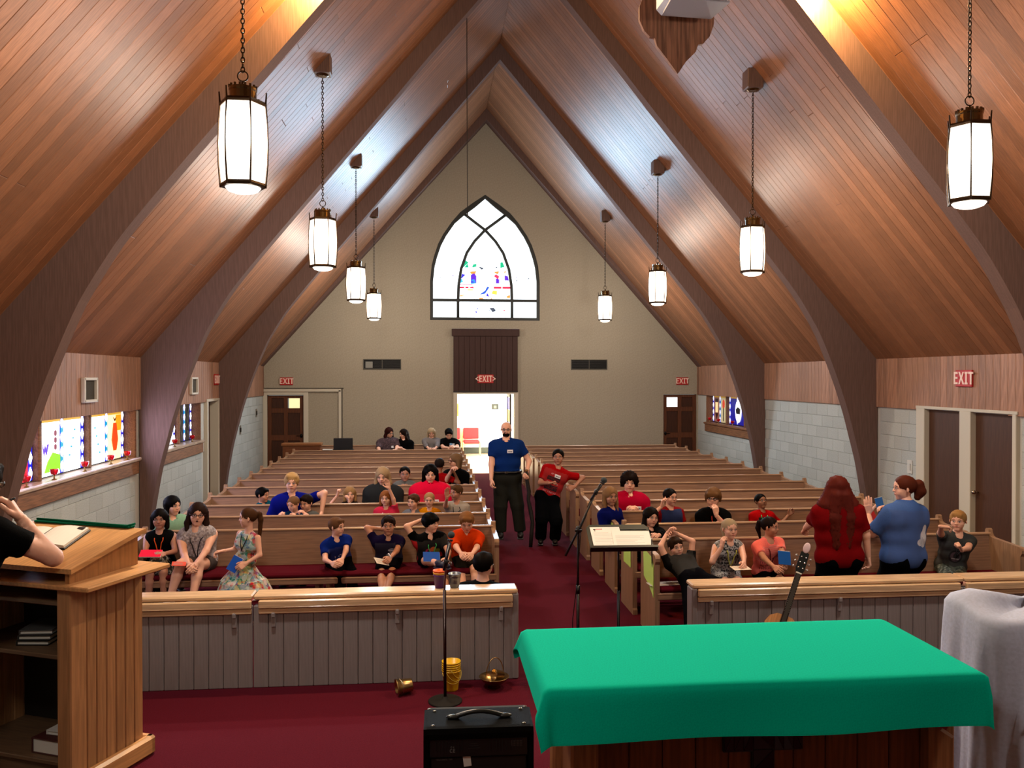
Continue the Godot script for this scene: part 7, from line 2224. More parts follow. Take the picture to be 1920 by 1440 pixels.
	p.append({"label": "woman with long fair hair and dark grey shirt, fourth left pew", "head": Vector3(-0.663, 1.142, -11.450), "pelvis": Vector3(-0.663, 0.595, -11.514), "hh": 0.233, "n": 7, "yaw": -6, "hy": -10, "hp": 10, "g": 1.3, "clothes": {"color": Color(0.14, 0.15, 0.16)}, "legs": {"color": Color(0.06, 0.06, 0.09)}, "hair": Color(0.6, 0.5, 0.38), "style": "loose", "shoes": Color(0.1, 0.1, 0.1), "rf": Vector3(-0.818, 0.075, -11.137), "lf": Vector3(-0.591, 0.075, -11.113)})
	p.append({"label": "woman with straight black hair and bright pink shirt, fourth left pew", "head": Vector3(-0.016, 1.168, -11.450), "pelvis": Vector3(-0.016, 0.598, -11.514), "hh": 0.240, "n": 7, "yaw": -2, "hy": 2, "hp": 8, "g": 1.35, "mouth": "smile", "clothes": {"color": Color(0.82, 0.05, 0.22), "print": art("shark", Color(0.82, 0.05, 0.22)), "at": 0.2, "w": 0.3}, "legs": {"color": Color(0.06, 0.06, 0.09)}, "hair": Color(0.025, 0.018, 0.02), "style": "bob", "tag": [0.06, 0.115], "shoes": Color(0.1, 0.1, 0.1), "rf": Vector3(-0.147, 0.075, -11.115), "lf": Vector3(0.088, 0.075, -11.106)})
	p.append({"label": "dark haired child in light grey, sixth left pew", "head": Vector3(-0.419, 0.962, -13.200), "pelvis": Vector3(-0.419, 0.582, -13.200), "hh": 0.228, "n": 6.2, "yaw": 0, "hy": 4, "clothes": {"color": Color(0.4, 0.41, 0.41)}, "legs": {"color": Color(0.1, 0.1, 0.15)}, "hair": Color(0.03, 0.02, 0.02), "style": "ponytail", "skin": Color(0.66, 0.46, 0.38), "shoes": Color(0.1, 0.1, 0.1)})
	p.append({"label": "child in a red shirt seen from behind, beside the woman in black near the aisle", "head": Vector3(0.125, 1.112, -13.150), "pelvis": Vector3(0.125, 0.569, -13.200), "hh": 0.200, "n": 6, "yaw": 165, "hy": 178, "clothes": {"color": Color(0.6, 0.03, 0.05)}, "legs": {"color": Color(0.1, 0.1, 0.15)}, "hair": Color(0.12, 0.09, 0.08), "style": "crop", "skin": Color(0.55, 0.37, 0.27), "lh": Vector3(0.245, 0.934, -13.300), "rh": Vector3(0.357, 0.988, -13.050), "rhp": Vector3(0.400, -0.600, 0.000), "shoes": Color(0.1, 0.1, 0.1)})
	p.append({"label": "woman with glasses and chin length fair hair, black shirt, sixth left pew by the aisle", "head": Vector3(0.371, 1.160, -13.250), "pelvis": Vector3(0.371, 0.593, -13.230), "hh": 0.230, "n": 7, "yaw": -35, "hy": -66, "glasses": true, "frames": Color(0.18, 0.04, 0.05), "clothes": {"color": Color(0.02, 0.02, 0.022), "sleeve": 0.5}, "legs": {"color": Color(0.05, 0.05, 0.06)}, "hair": Color(0.46, 0.36, 0.26), "style": "bob", "tag": [0.03, 0.16], "rh": Vector3(0.304, 1.025, -12.950), "shoes": Color(0.1, 0.1, 0.1), "rf": Vector3(0.057, 0.075, -12.978), "lf": Vector3(0.242, 0.075, -12.849)})
	p.append({"label": "woman with long reddish hair and purple checked shirt, last left pew", "head": Vector3(-0.996, 1.165, -19.920), "pelvis": Vector3(-0.996, 0.600, -19.860), "hh": 0.240, "n": 7.2, "yaw": 10, "hy": 38, "hp": 10, "g": 1.25, "glasses": true, "clothes": {"color": Color(0.22, 0.15, 0.19), "mat": pat.check, "sleeve": 0.95}, "legs": {"color": Color(0.06, 0.06, 0.08)}, "hair": Color(0.17, 0.06, 0.05), "style": "loose", "tag": [0.04, 0.14], "lh": Vector3(-0.824, 0.773, -19.400), "rh": Vector3(-1.190, 0.776, -19.400), "shoes": Color(0.1, 0.1, 0.1), "rf": Vector3(-1.043, 0.075, -19.430), "lf": Vector3(-0.804, 0.075, -19.472)})
	p.append({"label": "young woman with long dark hair and black shirt facing left, last left pew", "head": Vector3(-0.669, 1.135, -19.920), "pelvis": Vector3(-0.669, 0.593, -19.860), "hh": 0.223, "n": 7.2, "yaw": -20, "hy": -55, "hp": 8, "clothes": {"color": Color(0.015, 0.015, 0.018), "sleeve": 1.6}, "legs": {"color": Color(0.05, 0.05, 0.06)}, "hair": Color(0.1, 0.06, 0.045), "style": "very_long", "tag": [-0.03, 0.16], "shoes": Color(0.1, 0.1, 0.1), "rf": Vector3(-0.907, 0.075, -19.537), "lf": Vector3(-0.696, 0.075, -19.460)})
	p.append({"label": "girl with long pale blond hair looking down, last left pew", "head": Vector3(-0.001, 1.159, -19.920), "pelvis": Vector3(-0.001, 0.588, -19.860), "hh": 0.217, "n": 7, "yaw": 0, "hy": 0, "hp": 20, "clothes": {"color": Color(0.45, 0.43, 0.43), "sleeve": 1.5}, "legs": {"color": Color(0.1, 0.1, 0.15)}, "hair": Color(0.66, 0.58, 0.46), "style": "long", "lh": Vector3(0.086, 0.806, -19.500), "rh": Vector3(-0.063, 0.807, -19.500), "shoes": Color(0.1, 0.1, 0.1), "rf": Vector3(-0.107, 0.075, -19.495), "lf": Vector3(0.106, 0.075, -19.495)})
	p.append({"label": "dark haired teenager in black shirt looking down at a telephone, last left pew", "head": Vector3(0.413, 1.124, -19.920), "pelvis": Vector3(0.413, 0.606, -19.860), "hh": 0.254, "n": 7.2, "yaw": 2, "hy": 4, "hp": 26, "clothes": {"color": Color(0.018, 0.018, 0.02)}, "legs": {"color": Color(0.05, 0.05, 0.06)}, "hair": Color(0.035, 0.025, 0.02), "style": "short", "tag": [0.05, 0.1], "lh": Vector3(0.520, 0.857, -19.450), "rh": Vector3(0.395, 0.833, -19.450), "shoes": Color(0.1, 0.1, 0.1), "rf": Vector3(0.300, 0.075, -19.416), "lf": Vector3(0.556, 0.075, -19.425)})
	p.append({"label": "bald bearded man in a blue polo shirt walking up the aisle", "head": Vector3(1.112, 1.708, -12.400), "pelvis": Vector3(1.125, 0.990, -12.430), "hh": 0.220, "n": 7.9, "yaw": -6, "hy": -6, "g": 1.05, "glasses": true, "frames": Color(0.25, 0.2, 0.18), "belt": true, "collar": true, "clothes": {"color": Color(0.05, 0.17, 0.42), "name": "polo_shirt", "hem": 0.05}, "legs": {"color": Color(0.13, 0.135, 0.125), "loose": 0.016}, "hair": Color(0.05, 0.035, 0.03), "style2": "beard", "tag": [0.048, 0.115], "rh": Vector3(0.877, 0.932, -12.250), "rhp": Vector3(-0.500, -0.300, -0.800), "lh": Vector3(1.397, 1.064, -12.220), "lhp": Vector3(0.800, -0.300, -0.600), "lhpose": "fist", "lhd": Vector3(0.000, -0.450, 0.900), "rf": Vector3(1.030, 0.085, -12.400), "lf": Vector3(1.330, 0.085, -12.300), "rfp": Vector3(-0.150, 0.200, 1.000), "lfp": Vector3(0.150, 0.200, 1.000), "shoes": Color(0.03, 0.028, 0.028), "ground": 0.0})
	p.append({"label": "boy in a red shirt with a hand on his hip, standing in the aisle", "head": Vector3(1.884, 1.298, -12.300), "pelvis": Vector3(1.725, 0.700, -12.320), "hh": 0.227, "n": 6.6, "yaw": -8, "hy": -12, "clothes": {"color": Color(0.6, 0.03, 0.05), "loose": 0.024, "sleeve": 0.75, "hem": -0.05, "print": art("slogan", Color(0.6, 0.03, 0.05)), "at": 0.16}, "legs": {"color": Color(0.015, 0.02, 0.03), "loose": 0.022}, "hair": Color(0.05, 0.04, 0.03), "style": "crop", "skin": Color(0.66, 0.46, 0.37), "tag": [0.04, 0.075], "rh": Vector3(1.730, 0.933, -12.100), "rhp": Vector3(-0.600, -0.900, 0.000), "rhd": Vector3(0.800, 0.200, 0.100), "rhpose": "fist", "lh": Vector3(2.116, 0.857, -12.220), "lhp": Vector3(1.000, 0.300, -0.300), "lhd": Vector3(-0.900, -0.300, 0.100), "rf": Vector3(1.620, 0.075, -12.300), "lf": Vector3(1.830, 0.075, -12.270), "rfp": Vector3(-0.100, 0.200, 1.000), "lfp": Vector3(0.100, 0.200, 1.000), "shoes": Color(0.05, 0.04, 0.04)})
	p.append({"label": "woman with short dark curls and deep pink shirt, fourth right pew", "head": Vector3(2.546, 1.131, -10.550), "pelvis": Vector3(2.546, 0.604, -10.584), "hh": 0.248, "n": 7.2, "yaw": -4, "hy": -10, "clothes": {"color": Color(0.66, 0.02, 0.18), "sleeve": 0.8}, "legs": {"color": Color(0.06, 0.06, 0.08)}, "hair": Color(0.09, 0.05, 0.035), "style": "curls", "tag": [0.06, 0.1], "shoes": Color(0.1, 0.1, 0.1), "rf": Vector3(2.391, 0.075, -10.165), "lf": Vector3(2.641, 0.075, -10.147)})
	p.append({"label": "girl with straight fair hair and blue shirt looking back, third right pew by the aisle", "head": Vector3(2.113, 1.079, -9.700), "pelvis": Vector3(2.113, 0.577, -9.716), "hh": 0.213, "n": 6.2, "yaw": 40, "hy": 16, "clothes": {"color": Color(0.02, 0.05, 0.32)}, "legs": {"color": Color(0.1, 0.1, 0.15)}, "hair": Color(0.5, 0.38, 0.26), "style": "long", "skin": Color(0.7, 0.5, 0.4), "shoes": Color(0.1, 0.1, 0.1)})
	p.append({"label": "boy in blue shirt with red sleeves, hand to his ear, third right pew", "head": Vector3(2.841, 1.059, -9.700), "pelvis": Vector3(2.841, 0.571, -9.716), "hh": 0.197, "n": 6.2, "yaw": 8, "hy": 26, "mouth": "smile", "clothes": {"color": Color(0.5, 0.06, 0.07), "print": art("raglan", Color(0.5, 0.06, 0.07)), "at": 0.12, "w": 0.24}, "legs": {"color": Color(0.1, 0.1, 0.15)}, "hair": Color(0.05, 0.035, 0.03), "style": "crop", "rh": Vector3(2.696, 0.966, -9.580), "rhp": Vector3(-0.800, -0.800, 0.000), "rhd": Vector3(0.150, 1.000, 0.000), "rhn": Vector3(0.800, 0.000, 0.300), "shoes": Color(0.1, 0.1, 0.1)})
	p.append({"label": "boy with black glasses and hand on chin, black shirt, third right pew", "head": Vector3(3.365, 1.042, -9.700), "pelvis": Vector3(3.365, 0.584, -9.716), "hh": 0.231, "n": 6.3, "yaw": -2, "hy": -26, "glasses": true, "clothes": {"color": Color(0.015, 0.017, 0.02)}, "legs": {"color": Color(0.1, 0.1, 0.15)}, "hair": Color(0.4, 0.28, 0.17), "style": "mop", "lanyard": Color(0.85, 0.2, 0.1), "lh": Vector3(3.335, 0.868, -9.500), "lhp": Vector3(0.800, -1.000, 0.000), "lhd": Vector3(-0.100, 1.000, -0.150), "lhn": Vector3(-0.300, 0.000, -1.000), "shoes": Color(0.1, 0.1, 0.1)})
	p.append({"label": "boy in red and black jersey with an arm along the third right pew", "head": Vector3(3.986, 0.983, -9.760), "pelvis": Vector3(3.986, 0.564, -9.716), "hh": 0.177, "n": 6.2, "yaw": 4, "hy": 10, "hp": -16, "clothes": {"color": Color(0.62, 0.02, 0.03), "sleeve": 0.85, "print": art("jersey", Color(0.62, 0.02, 0.03)), "at": 0.14, "w": 0.17}, "legs": {"color": Color(0.1, 0.1, 0.15)}, "hair": Color(0.02, 0.016, 0.015), "style": "crop", "skin": Color(0.55, 0.37, 0.27), "lanyard": Color(0.2, 0.7, 0.4), "lh": Vector3(4.348, 0.802, -9.800), "lhp": Vector3(0.300, -1.000, -0.100), "lhd": Vector3(0.700, 0.700, 0.100), "shoes": Color(0.1, 0.1, 0.1)})
	p.append({"label": "smiling girl with long dark hair and black top, second right pew", "head": Vector3(2.368, 0.975, -8.820), "pelvis": Vector3(2.368, 0.572, -8.848), "hh": 0.200, "n": 6.2, "yaw": 10, "hy": 14, "hr": -5, "mouth": "smile", "clothes": {"color": Color(0.015, 0.015, 0.018), "sleeve": 1.5}, "legs": {"color": Color(0.1, 0.1, 0.15)}, "hair": Color(0.07, 0.045, 0.035), "style": "long", "lh": Vector3(2.275, 0.866, -8.300), "lhp": Vector3(1.000, -0.600, 0.000), "shoes": Color(0.1, 0.1, 0.1)})
	p.append({"label": "boy in a dark grey shirt sprawling with both arms over his head, front right pew", "head": Vector3(2.376, 0.836, -7.920), "pelvis": Vector3(2.464, 0.592, -7.700), "hh": 0.184, "n": 6.2, "yaw": 16, "hy": 10, "hr": 8, "hp": -4, "mouth": "smile", "clothes": {"color": Color(0.075, 0.08, 0.085), "sleeve": 0.55, "print": art("word", Color(0.075, 0.08, 0.085)), "at": 0.1}, "legs": {"color": Color(0.018, 0.022, 0.045), "loose": 0.014, "name": "track_trousers"}, "hair": Color(0.17, 0.11, 0.07), "style": "short", "rh": Vector3(2.300, 0.954, -7.980), "rhp": Vector3(-0.800, 0.500, 0.200), "rhd": Vector3(0.600, 0.800, 0.000), "lh": Vector3(2.407, 0.952, -7.980), "lhp": Vector3(1.000, 0.600, 0.100), "lhd": Vector3(-1.000, 0.200, 0.000), "rf": Vector3(2.300, 0.120, -7.220), "rfp": Vector3(-0.100, 0.600, 1.000), "lf": Vector3(2.800, 0.420, -7.300), "lfp": Vector3(0.600, 0.900, 0.500), "shoes": Color(0.3, 0.3, 0.32)})
	p.append({"label": "pale blond girl in black and white patterned top, hand to cheek, front right pew", "head": Vector3(2.896, 1.014, -7.860), "pelvis": Vector3(2.896, 0.568, -7.980), "hh": 0.190, "n": 6.2, "yaw": 2, "hy": 10, "clothes": {"color": Color(0.5, 0.5, 0.5), "sleeve": 0.0, "name": "romper_top", "mat": pat.ink}, "legs": {"color": Color(0.5, 0.5, 0.5), "len": 0.5, "mat": pat.ink}, "hair": Color(0.62, 0.55, 0.44), "style": "ponytail", "lanyard": Color(0.75, 0.75, 0.3), "rh": Vector3(2.763, 0.866, -7.720), "rhp": Vector3(-0.600, -1.000, 0.100), "rhd": Vector3(0.150, 1.000, 0.000), "lh": Vector3(2.913, 0.734, -7.520), "shoes": Color(0.5, 0.4, 0.4)})
	p.append({"label": "girl with a dark ponytail and coral striped shirt looking right, front right pew", "head": Vector3(3.306, 1.026, -7.860), "pelvis": Vector3(3.306, 0.568, -7.980), "hh": 0.189, "n": 6.2, "yaw": 10, "hy": 48, "clothes": {"color": Color(0.95, 0.45, 0.4), "print": art("script", Color(0.95, 0.45, 0.4)), "at": 0.15, "w": 0.27}, "legs": {"color": Color(0.02, 0.02, 0.025), "len": 0.5}, "hair": Color(0.1, 0.06, 0.05), "style": "ponytail", "skin": Color(0.72, 0.5, 0.39), "lanyard": Color(0.4, 0.05, 0.08), "rh": Vector3(3.203, 0.708, -7.520), "lh": Vector3(3.308, 0.700, -7.500), "shoes": Color(0.1, 0.1, 0.1)})
	p.append({"label": "fair haired boy in grey shirt, hand at his mouth, right end of front right pew", "head": Vector3(5.253, 1.054, -7.860), "pelvis": Vector3(5.253, 0.571, -7.980), "hh": 0.198, "n": 6.2, "yaw": -16, "hy": -44, "clothes": {"color": Color(0.22, 0.23, 0.23), "loose": 0.016, "print": art("disc", Color(0.22, 0.23, 0.23)), "at": 0.17}, "legs": {"color": Color(0.16, 0.18, 0.16), "len": 0.8, "mat": pat.camo}, "hair": Color(0.6, 0.45, 0.27), "style": "short", "lanyard": Color(0.15, 0.15, 0.17), "rh": Vector3(4.917, 1.057, -7.620), "rhp": Vector3(-1.000, -0.900, 0.000), "rhd": Vector3(0.950, -0.050, 0.100), "lh": Vector3(5.119, 0.818, -7.600), "lhp": Vector3(0.900, -0.800, 0.000), "lhd": Vector3(-0.500, 0.800, 0.200), "lhpose": "fist", "shoes": Color(0.2, 0.2, 0.2)})
	p.append({"label": "woman with very long curly red hair and dark red shirt, standing with her back turned", "head": Vector3(3.741, 1.463, -7.380), "pelvis": Vector3(3.758, 0.820, -7.360), "hh": 0.202, "n": 7.3, "yaw": 176, "hy": 178, "g": 1.3, "clothes": {"color": Color(0.42, 0.02, 0.035), "loose": 0.02, "sleeve": 0.8, "hem": -0.05}, "legs": {"color": Color(0.008, 0.01, 0.014)}, "hair": Color(0.34, 0.12, 0.09), "style": "mane", "rh": Vector3(4.059, 0.736, -7.360), "rhp": Vector3(0.900, -0.200, 0.300), "rhd": Vector3(0.100, -1.000, 0.000), "lh": Vector3(3.620, 1.000, -7.800), "lhp": Vector3(-0.400, -1.000, 0.000), "rf": Vector3(3.720, 0.085, -7.360), "lf": Vector3(3.480, 0.085, -7.360), "rfp": Vector3(0.000, 0.000, -1.000), "lfp": Vector3(0.000, 0.000, -1.000), "shoes": Color(0.05, 0.05, 0.05)})
	p.append({"label": "woman with auburn ponytail and light blue shirt, standing turned away, holding a folder", "head": Vector3(4.416, 1.451, -7.420), "pelvis": Vector3(4.405, 0.800, -7.400), "hh": 0.228, "n": 7, "yaw": 200, "hy": 258, "g": 1.32, "clothes": {"color": Color(0.25, 0.36, 0.58), "loose": 0.02, "sleeve": 0.9, "hem": -0.05, "print": art("leaf", Color(0.22, 0.33, 0.56)), "at": 0.19, "side": -1.0, "w": 0.34}, "legs": {"color": Color(0.008, 0.01, 0.014)}, "hair": Color(0.3, 0.13, 0.08), "style": "tail_short", "lh": Vector3(4.174, 1.172, -7.620), "lhp": Vector3(-0.500, -1.000, 0.100), "lhd": Vector3(0.000, 1.000, 0.050), "lhn": Vector3(0.000, 0.000, -1.000), "lhpose": "flat", "rh": Vector3(4.533, 1.169, -7.860), "rhp": Vector3(0.300, -1.000, 0.000), "rhd": Vector3(-0.900, 0.400, 0.000), "rf": Vector3(4.270, 0.085, -7.420), "lf": Vector3(4.050, 0.085, -7.420), "rfp": Vector3(0.000, 0.000, -1.000), "lfp": Vector3(0.000, 0.000, -1.000), "shoes": Color(0.05, 0.05, 0.05)})
	p.append({"label": "dark haired man in charcoal shirt seated on the floor behind the left rail", "head": Vector3(0.467, 0.805, -7.460), "pelvis": Vector3(0.440, 0.110, -7.480), "hh": 0.228, "n": 7.2, "yaw": 172, "hy": 150, "glasses": true, "frames": Color(0.6, 0.6, 0.6), "clothes": {"color": Color(0.045, 0.05, 0.052)}, "legs": {"color": Color(0.06, 0.07, 0.1)}, "hair": Color(0.05, 0.035, 0.03), "style": "short", "rf": Vector3(0.620, 0.070, -8.050), "lf": Vector3(0.300, 0.070, -8.050), "rh": Vector3(0.700, 0.360, -7.800), "lh": Vector3(0.200, 0.360, -7.800), "shoes": Color(0.1, 0.1, 0.1)})
	p.append({"label": "reader in a black shirt leaning an elbow on the lectern, mostly outside the frame", "head": Vector3(-2.105, 2.002, -4.120), "pelvis": Vector3(-2.224, 1.282, -3.760), "hh": 0.226, "n": 7.4, "yaw": 157, "hy": 160, "hp": 10, "glasses": true, "clothes": {"color": Color(0.012, 0.012, 0.013), "sleeve": 0.55, "loose": 0.014}, "legs": {"color": Color(0.01, 0.01, 0.012)}, "hair": Color(0.1, 0.07, 0.05), "style": "short", "rh": Vector3(-1.910, 1.838, -4.080), "rhp": Vector3(0.800, -0.900, -0.200), "rhd": Vector3(-0.450, 0.850, 0.100), "rhn": Vector3(-0.900, 0.000, 0.300), "lh": Vector3(-2.404, 1.582, -4.300), "rf": Vector3(-2.050, 0.590, -3.720), "lf": Vector3(-2.280, 0.590, -3.740), "rfp": Vector3(0.300, 0.000, -1.000), "lfp": Vector3(0.300, 0.000, -1.000), "shoes": Color(0.03, 0.03, 0.03), "ground": 0.51})
	return p

# flat prints for shirts: rectangles in hundredths on a ground colour
func art(kind: String, ground: Color) -> Image:
	var im := Image.create(128, 128, false, Image.FORMAT_RGB8)
	im.fill(ground)
	var w := Color(0.85, 0.85, 0.88)
	var dk := Color(0.12, 0.02, 0.06)
	var r := func(x: float, y: float, a: float, b: float, c: Color) -> void:
		im.fill_rect(Rect2i(int(x * 1.28), int(y * 1.28), maxi(1, int(a * 1.28)), maxi(1, int(b * 1.28))), c)
	var oval := func(cx: float, cy: float, a: float, b: float, c: Color) -> void:
		for y in range(int((cy - b) * 1.28), int((cy + b) * 1.28) + 1):
			for x in range(int((cx - a) * 1.28), int((cx + a) * 1.28) + 1):
				if x >= 0 and y >= 0 and x < 128 and y < 128 and pow((x / 1.28 - cx) / a, 2) + pow((y / 1.28 - cy) / b, 2) < 1.0: im.set_pixel(x, y, c)
	var g := RandomNumberGenerator.new()
	g.seed = 3
	var words := func(x: float, y: float, wd: float, h: float, c: Color) -> void:
		var u := x
		while u < x + wd - 2.0:
			var l := g.randf_range(2.5, 5.0)
			r.call(u, y, 1.4, h, c)
			r.call(u, y + h * g.randf_range(0.0, 0.8), l, h * 0.22, c)
			if g.randf() < 0.5: r.call(u + l - 1.4, y, 1.4, h, c)
			u += l + (1.6 if g.randf() < 0.8 else 4.0)
	match kind:
		"dogs":
			for q in [[33, 40, 3, 8], [34, 52, 3, 7], [46, 42, 4, 4], [50, 38, 9, 3], [59, 42, 4, 4], [47, 51, 3, 3], [60, 51, 3, 3], [47, 58, 18, 3], [47, 58, 3, 9], [62, 58, 3, 9], [47, 66, 18, 3], [70, 62, 12, 3], [52, 72, 4, 12], [57, 72, 7, 8]]: r.call(q[0], q[1], q[2], q[3], w)
			oval.call(34, 74, 7, 4, Color(0.8, 0.62, 0.62)); oval.call(66, 80, 12, 6, Color(0.03, 0.03, 0.05))
		"wings":
			oval.call(64, 30, 17, 7, w); oval.call(62, 45, 14, 7, w); r.call(46, 36, 34, 3, ground); r.call(52, 28, 28, 2, ground); r.call(50, 45, 26, 2, ground); oval.call(77, 19, 5, 2.5, w)
			for q in [[38, 56, 5, 6], [33, 65, 4, 6], [42, 70, 4, 7], [35, 77, 5, 8], [46, 60, 3, 4]]: r.call(q[0], q[1], q[2], q[3], Color(0.66, 0.62, 0.75))
		"logos":
			r.call(2, 5, 14, 92, Color(0.72, 0.02, 0.06)); r.call(86, 50, 12, 45, Color(0.72, 0.02, 0.06))
			oval.call(40, 32, 8, 8, Color(0.80, 0.15, 0.40)); oval.call(40, 32, 3, 3, Color(0.3, 0.02, 0.12)); oval.call(52, 28, 8, 7, Color(0.85, 0.40, 0.15)); oval.call(63, 36, 7, 7, Color(0.5, 0.55, 0.12)); oval.call(68, 52, 8, 11, Color(0.70, 0.06, 0.08))
			words.call(34, 45, 20, 8, Color(0.80, 0.75, 0.25)); words.call(56, 66, 18, 6, Color(0.70, 0.66, 0.35)); oval.call(72, 66, 4, 4, Color(0.75, 0.1, 0.35))
		"slogan":
			words.call(34, 16, 30, 7, w); r.call(24, 30, 50, 15, dk); words.call(27, 33, 44, 9, ground); words.call(26, 50, 48, 7, w); r.call(24, 62, 50, 20, Color(0.08, 0.04, 0.10)); words.call(27, 65, 44, 14, ground); words.call(24, 86, 54, 6, Color(0.82, 0.76, 0.80))
		"shark":
			for i in 14: oval.call(60 + i * 0.8, 45 + i * 1.6, 10, 5, Color(0.13, 0.16, 0.20))
			oval.call(62, 42, 12, 3, Color(0.30, 0.36, 0.42)); r.call(36, 48, 14, 2, Color(0.3, 0.02, 0.10)); r.call(34, 58, 10, 2, Color(0.3, 0.02, 0.10)); oval.call(38, 53, 3, 4, Color(0.3, 0.02, 0.10))
		"raglan": r.call(0, 0, 100, 100, Color(0.05, 0.14, 0.34))
		"jersey":
			r.call(0, 0, 100, 100, Color(0.02, 0.02, 0.025)); words.call(28, 50, 44, 14, Color(0.55, 0.50, 0.48)); words.call(30, 70, 34, 8, Color(0.5, 0.12, 0.1))
		"word": words.call(26, 40, 48, 6, Color(0.02, 0.02, 0.02))
		"script":
			for i in 9: r.call(0, 4 + i * 6, 100, 2.2, Color(0.92, 0.58, 0.54))
			for i in 5: words.call(16, 44 + i * 11, 44 - i * 3, 8, Color(0.25, 0.03, 0.08))
			words.call(62, 38, 22, 10, Color(0.25, 0.03, 0.08))
		"disc":
			oval.call(48, 52, 20, 22, Color(0.09, 0.07, 0.09)); oval.call(48, 52, 15, 17, Color(0.30, 0.22, 0.26)); oval.call(50, 50, 9, 11, Color(0.09, 0.07, 0.09)); words.call(36, 22, 30, 6, Color(0.12, 0.10, 0.12)); r.call(38, 58, 22, 4, Color(0.6, 0.58, 0.58))
		"leaf":
			oval.call(72, 38, 6, 12, w); oval.call(66, 48, 7, 11, w); oval.call(60, 56, 9, 6, w); oval.call(76, 50, 5, 9, w); oval.call(70, 60, 7, 5, w)
			for i in 5: r.call(56 + i * 5, 42 + i * 3, 1, 16, Color(0.30, 0.42, 0.62))
	return im

# all-over patterns
func strewn(ground: Color, tones: Array, count: int, lo: float, hi: float, sd: int, scale: float) -> StandardMaterial3D:
	var n := 192
	var im := Image.create(n, n, false, Image.FORMAT_RGB8)
	im.fill(ground)
	var g := RandomNumberGenerator.new()
	g.seed = sd
	for i in count:
		var c: Color = tones[g.randi() % tones.size()]
		var cx := g.randi() % n; var cy := g.randi() % n
		var a := g.randf_range(lo, hi); var b := a * g.randf_range(0.5, 1.0)
		var t := g.randf() * PI
		var m := int(a) + 1
		for y in range(-m, m + 1):
			for x in range(-m, m + 1):
				var u := x * cos(t) + y * sin(t); var v := y * cos(t) - x * sin(t)
				if u * u / (a * a) + v * v / (b * b) < 1.0: im.set_pixel(posmod(cx + x, n), posmod(cy + y, n), c)
	var m2 := StandardMaterial3D.new()
	m2.albedo_texture = ImageTexture.create_from_image(im)
	m2.roughness = 0.9
	m2.uv1_triplanar = true
	m2.uv1_scale = Vector3.ONE * scale
	return m2

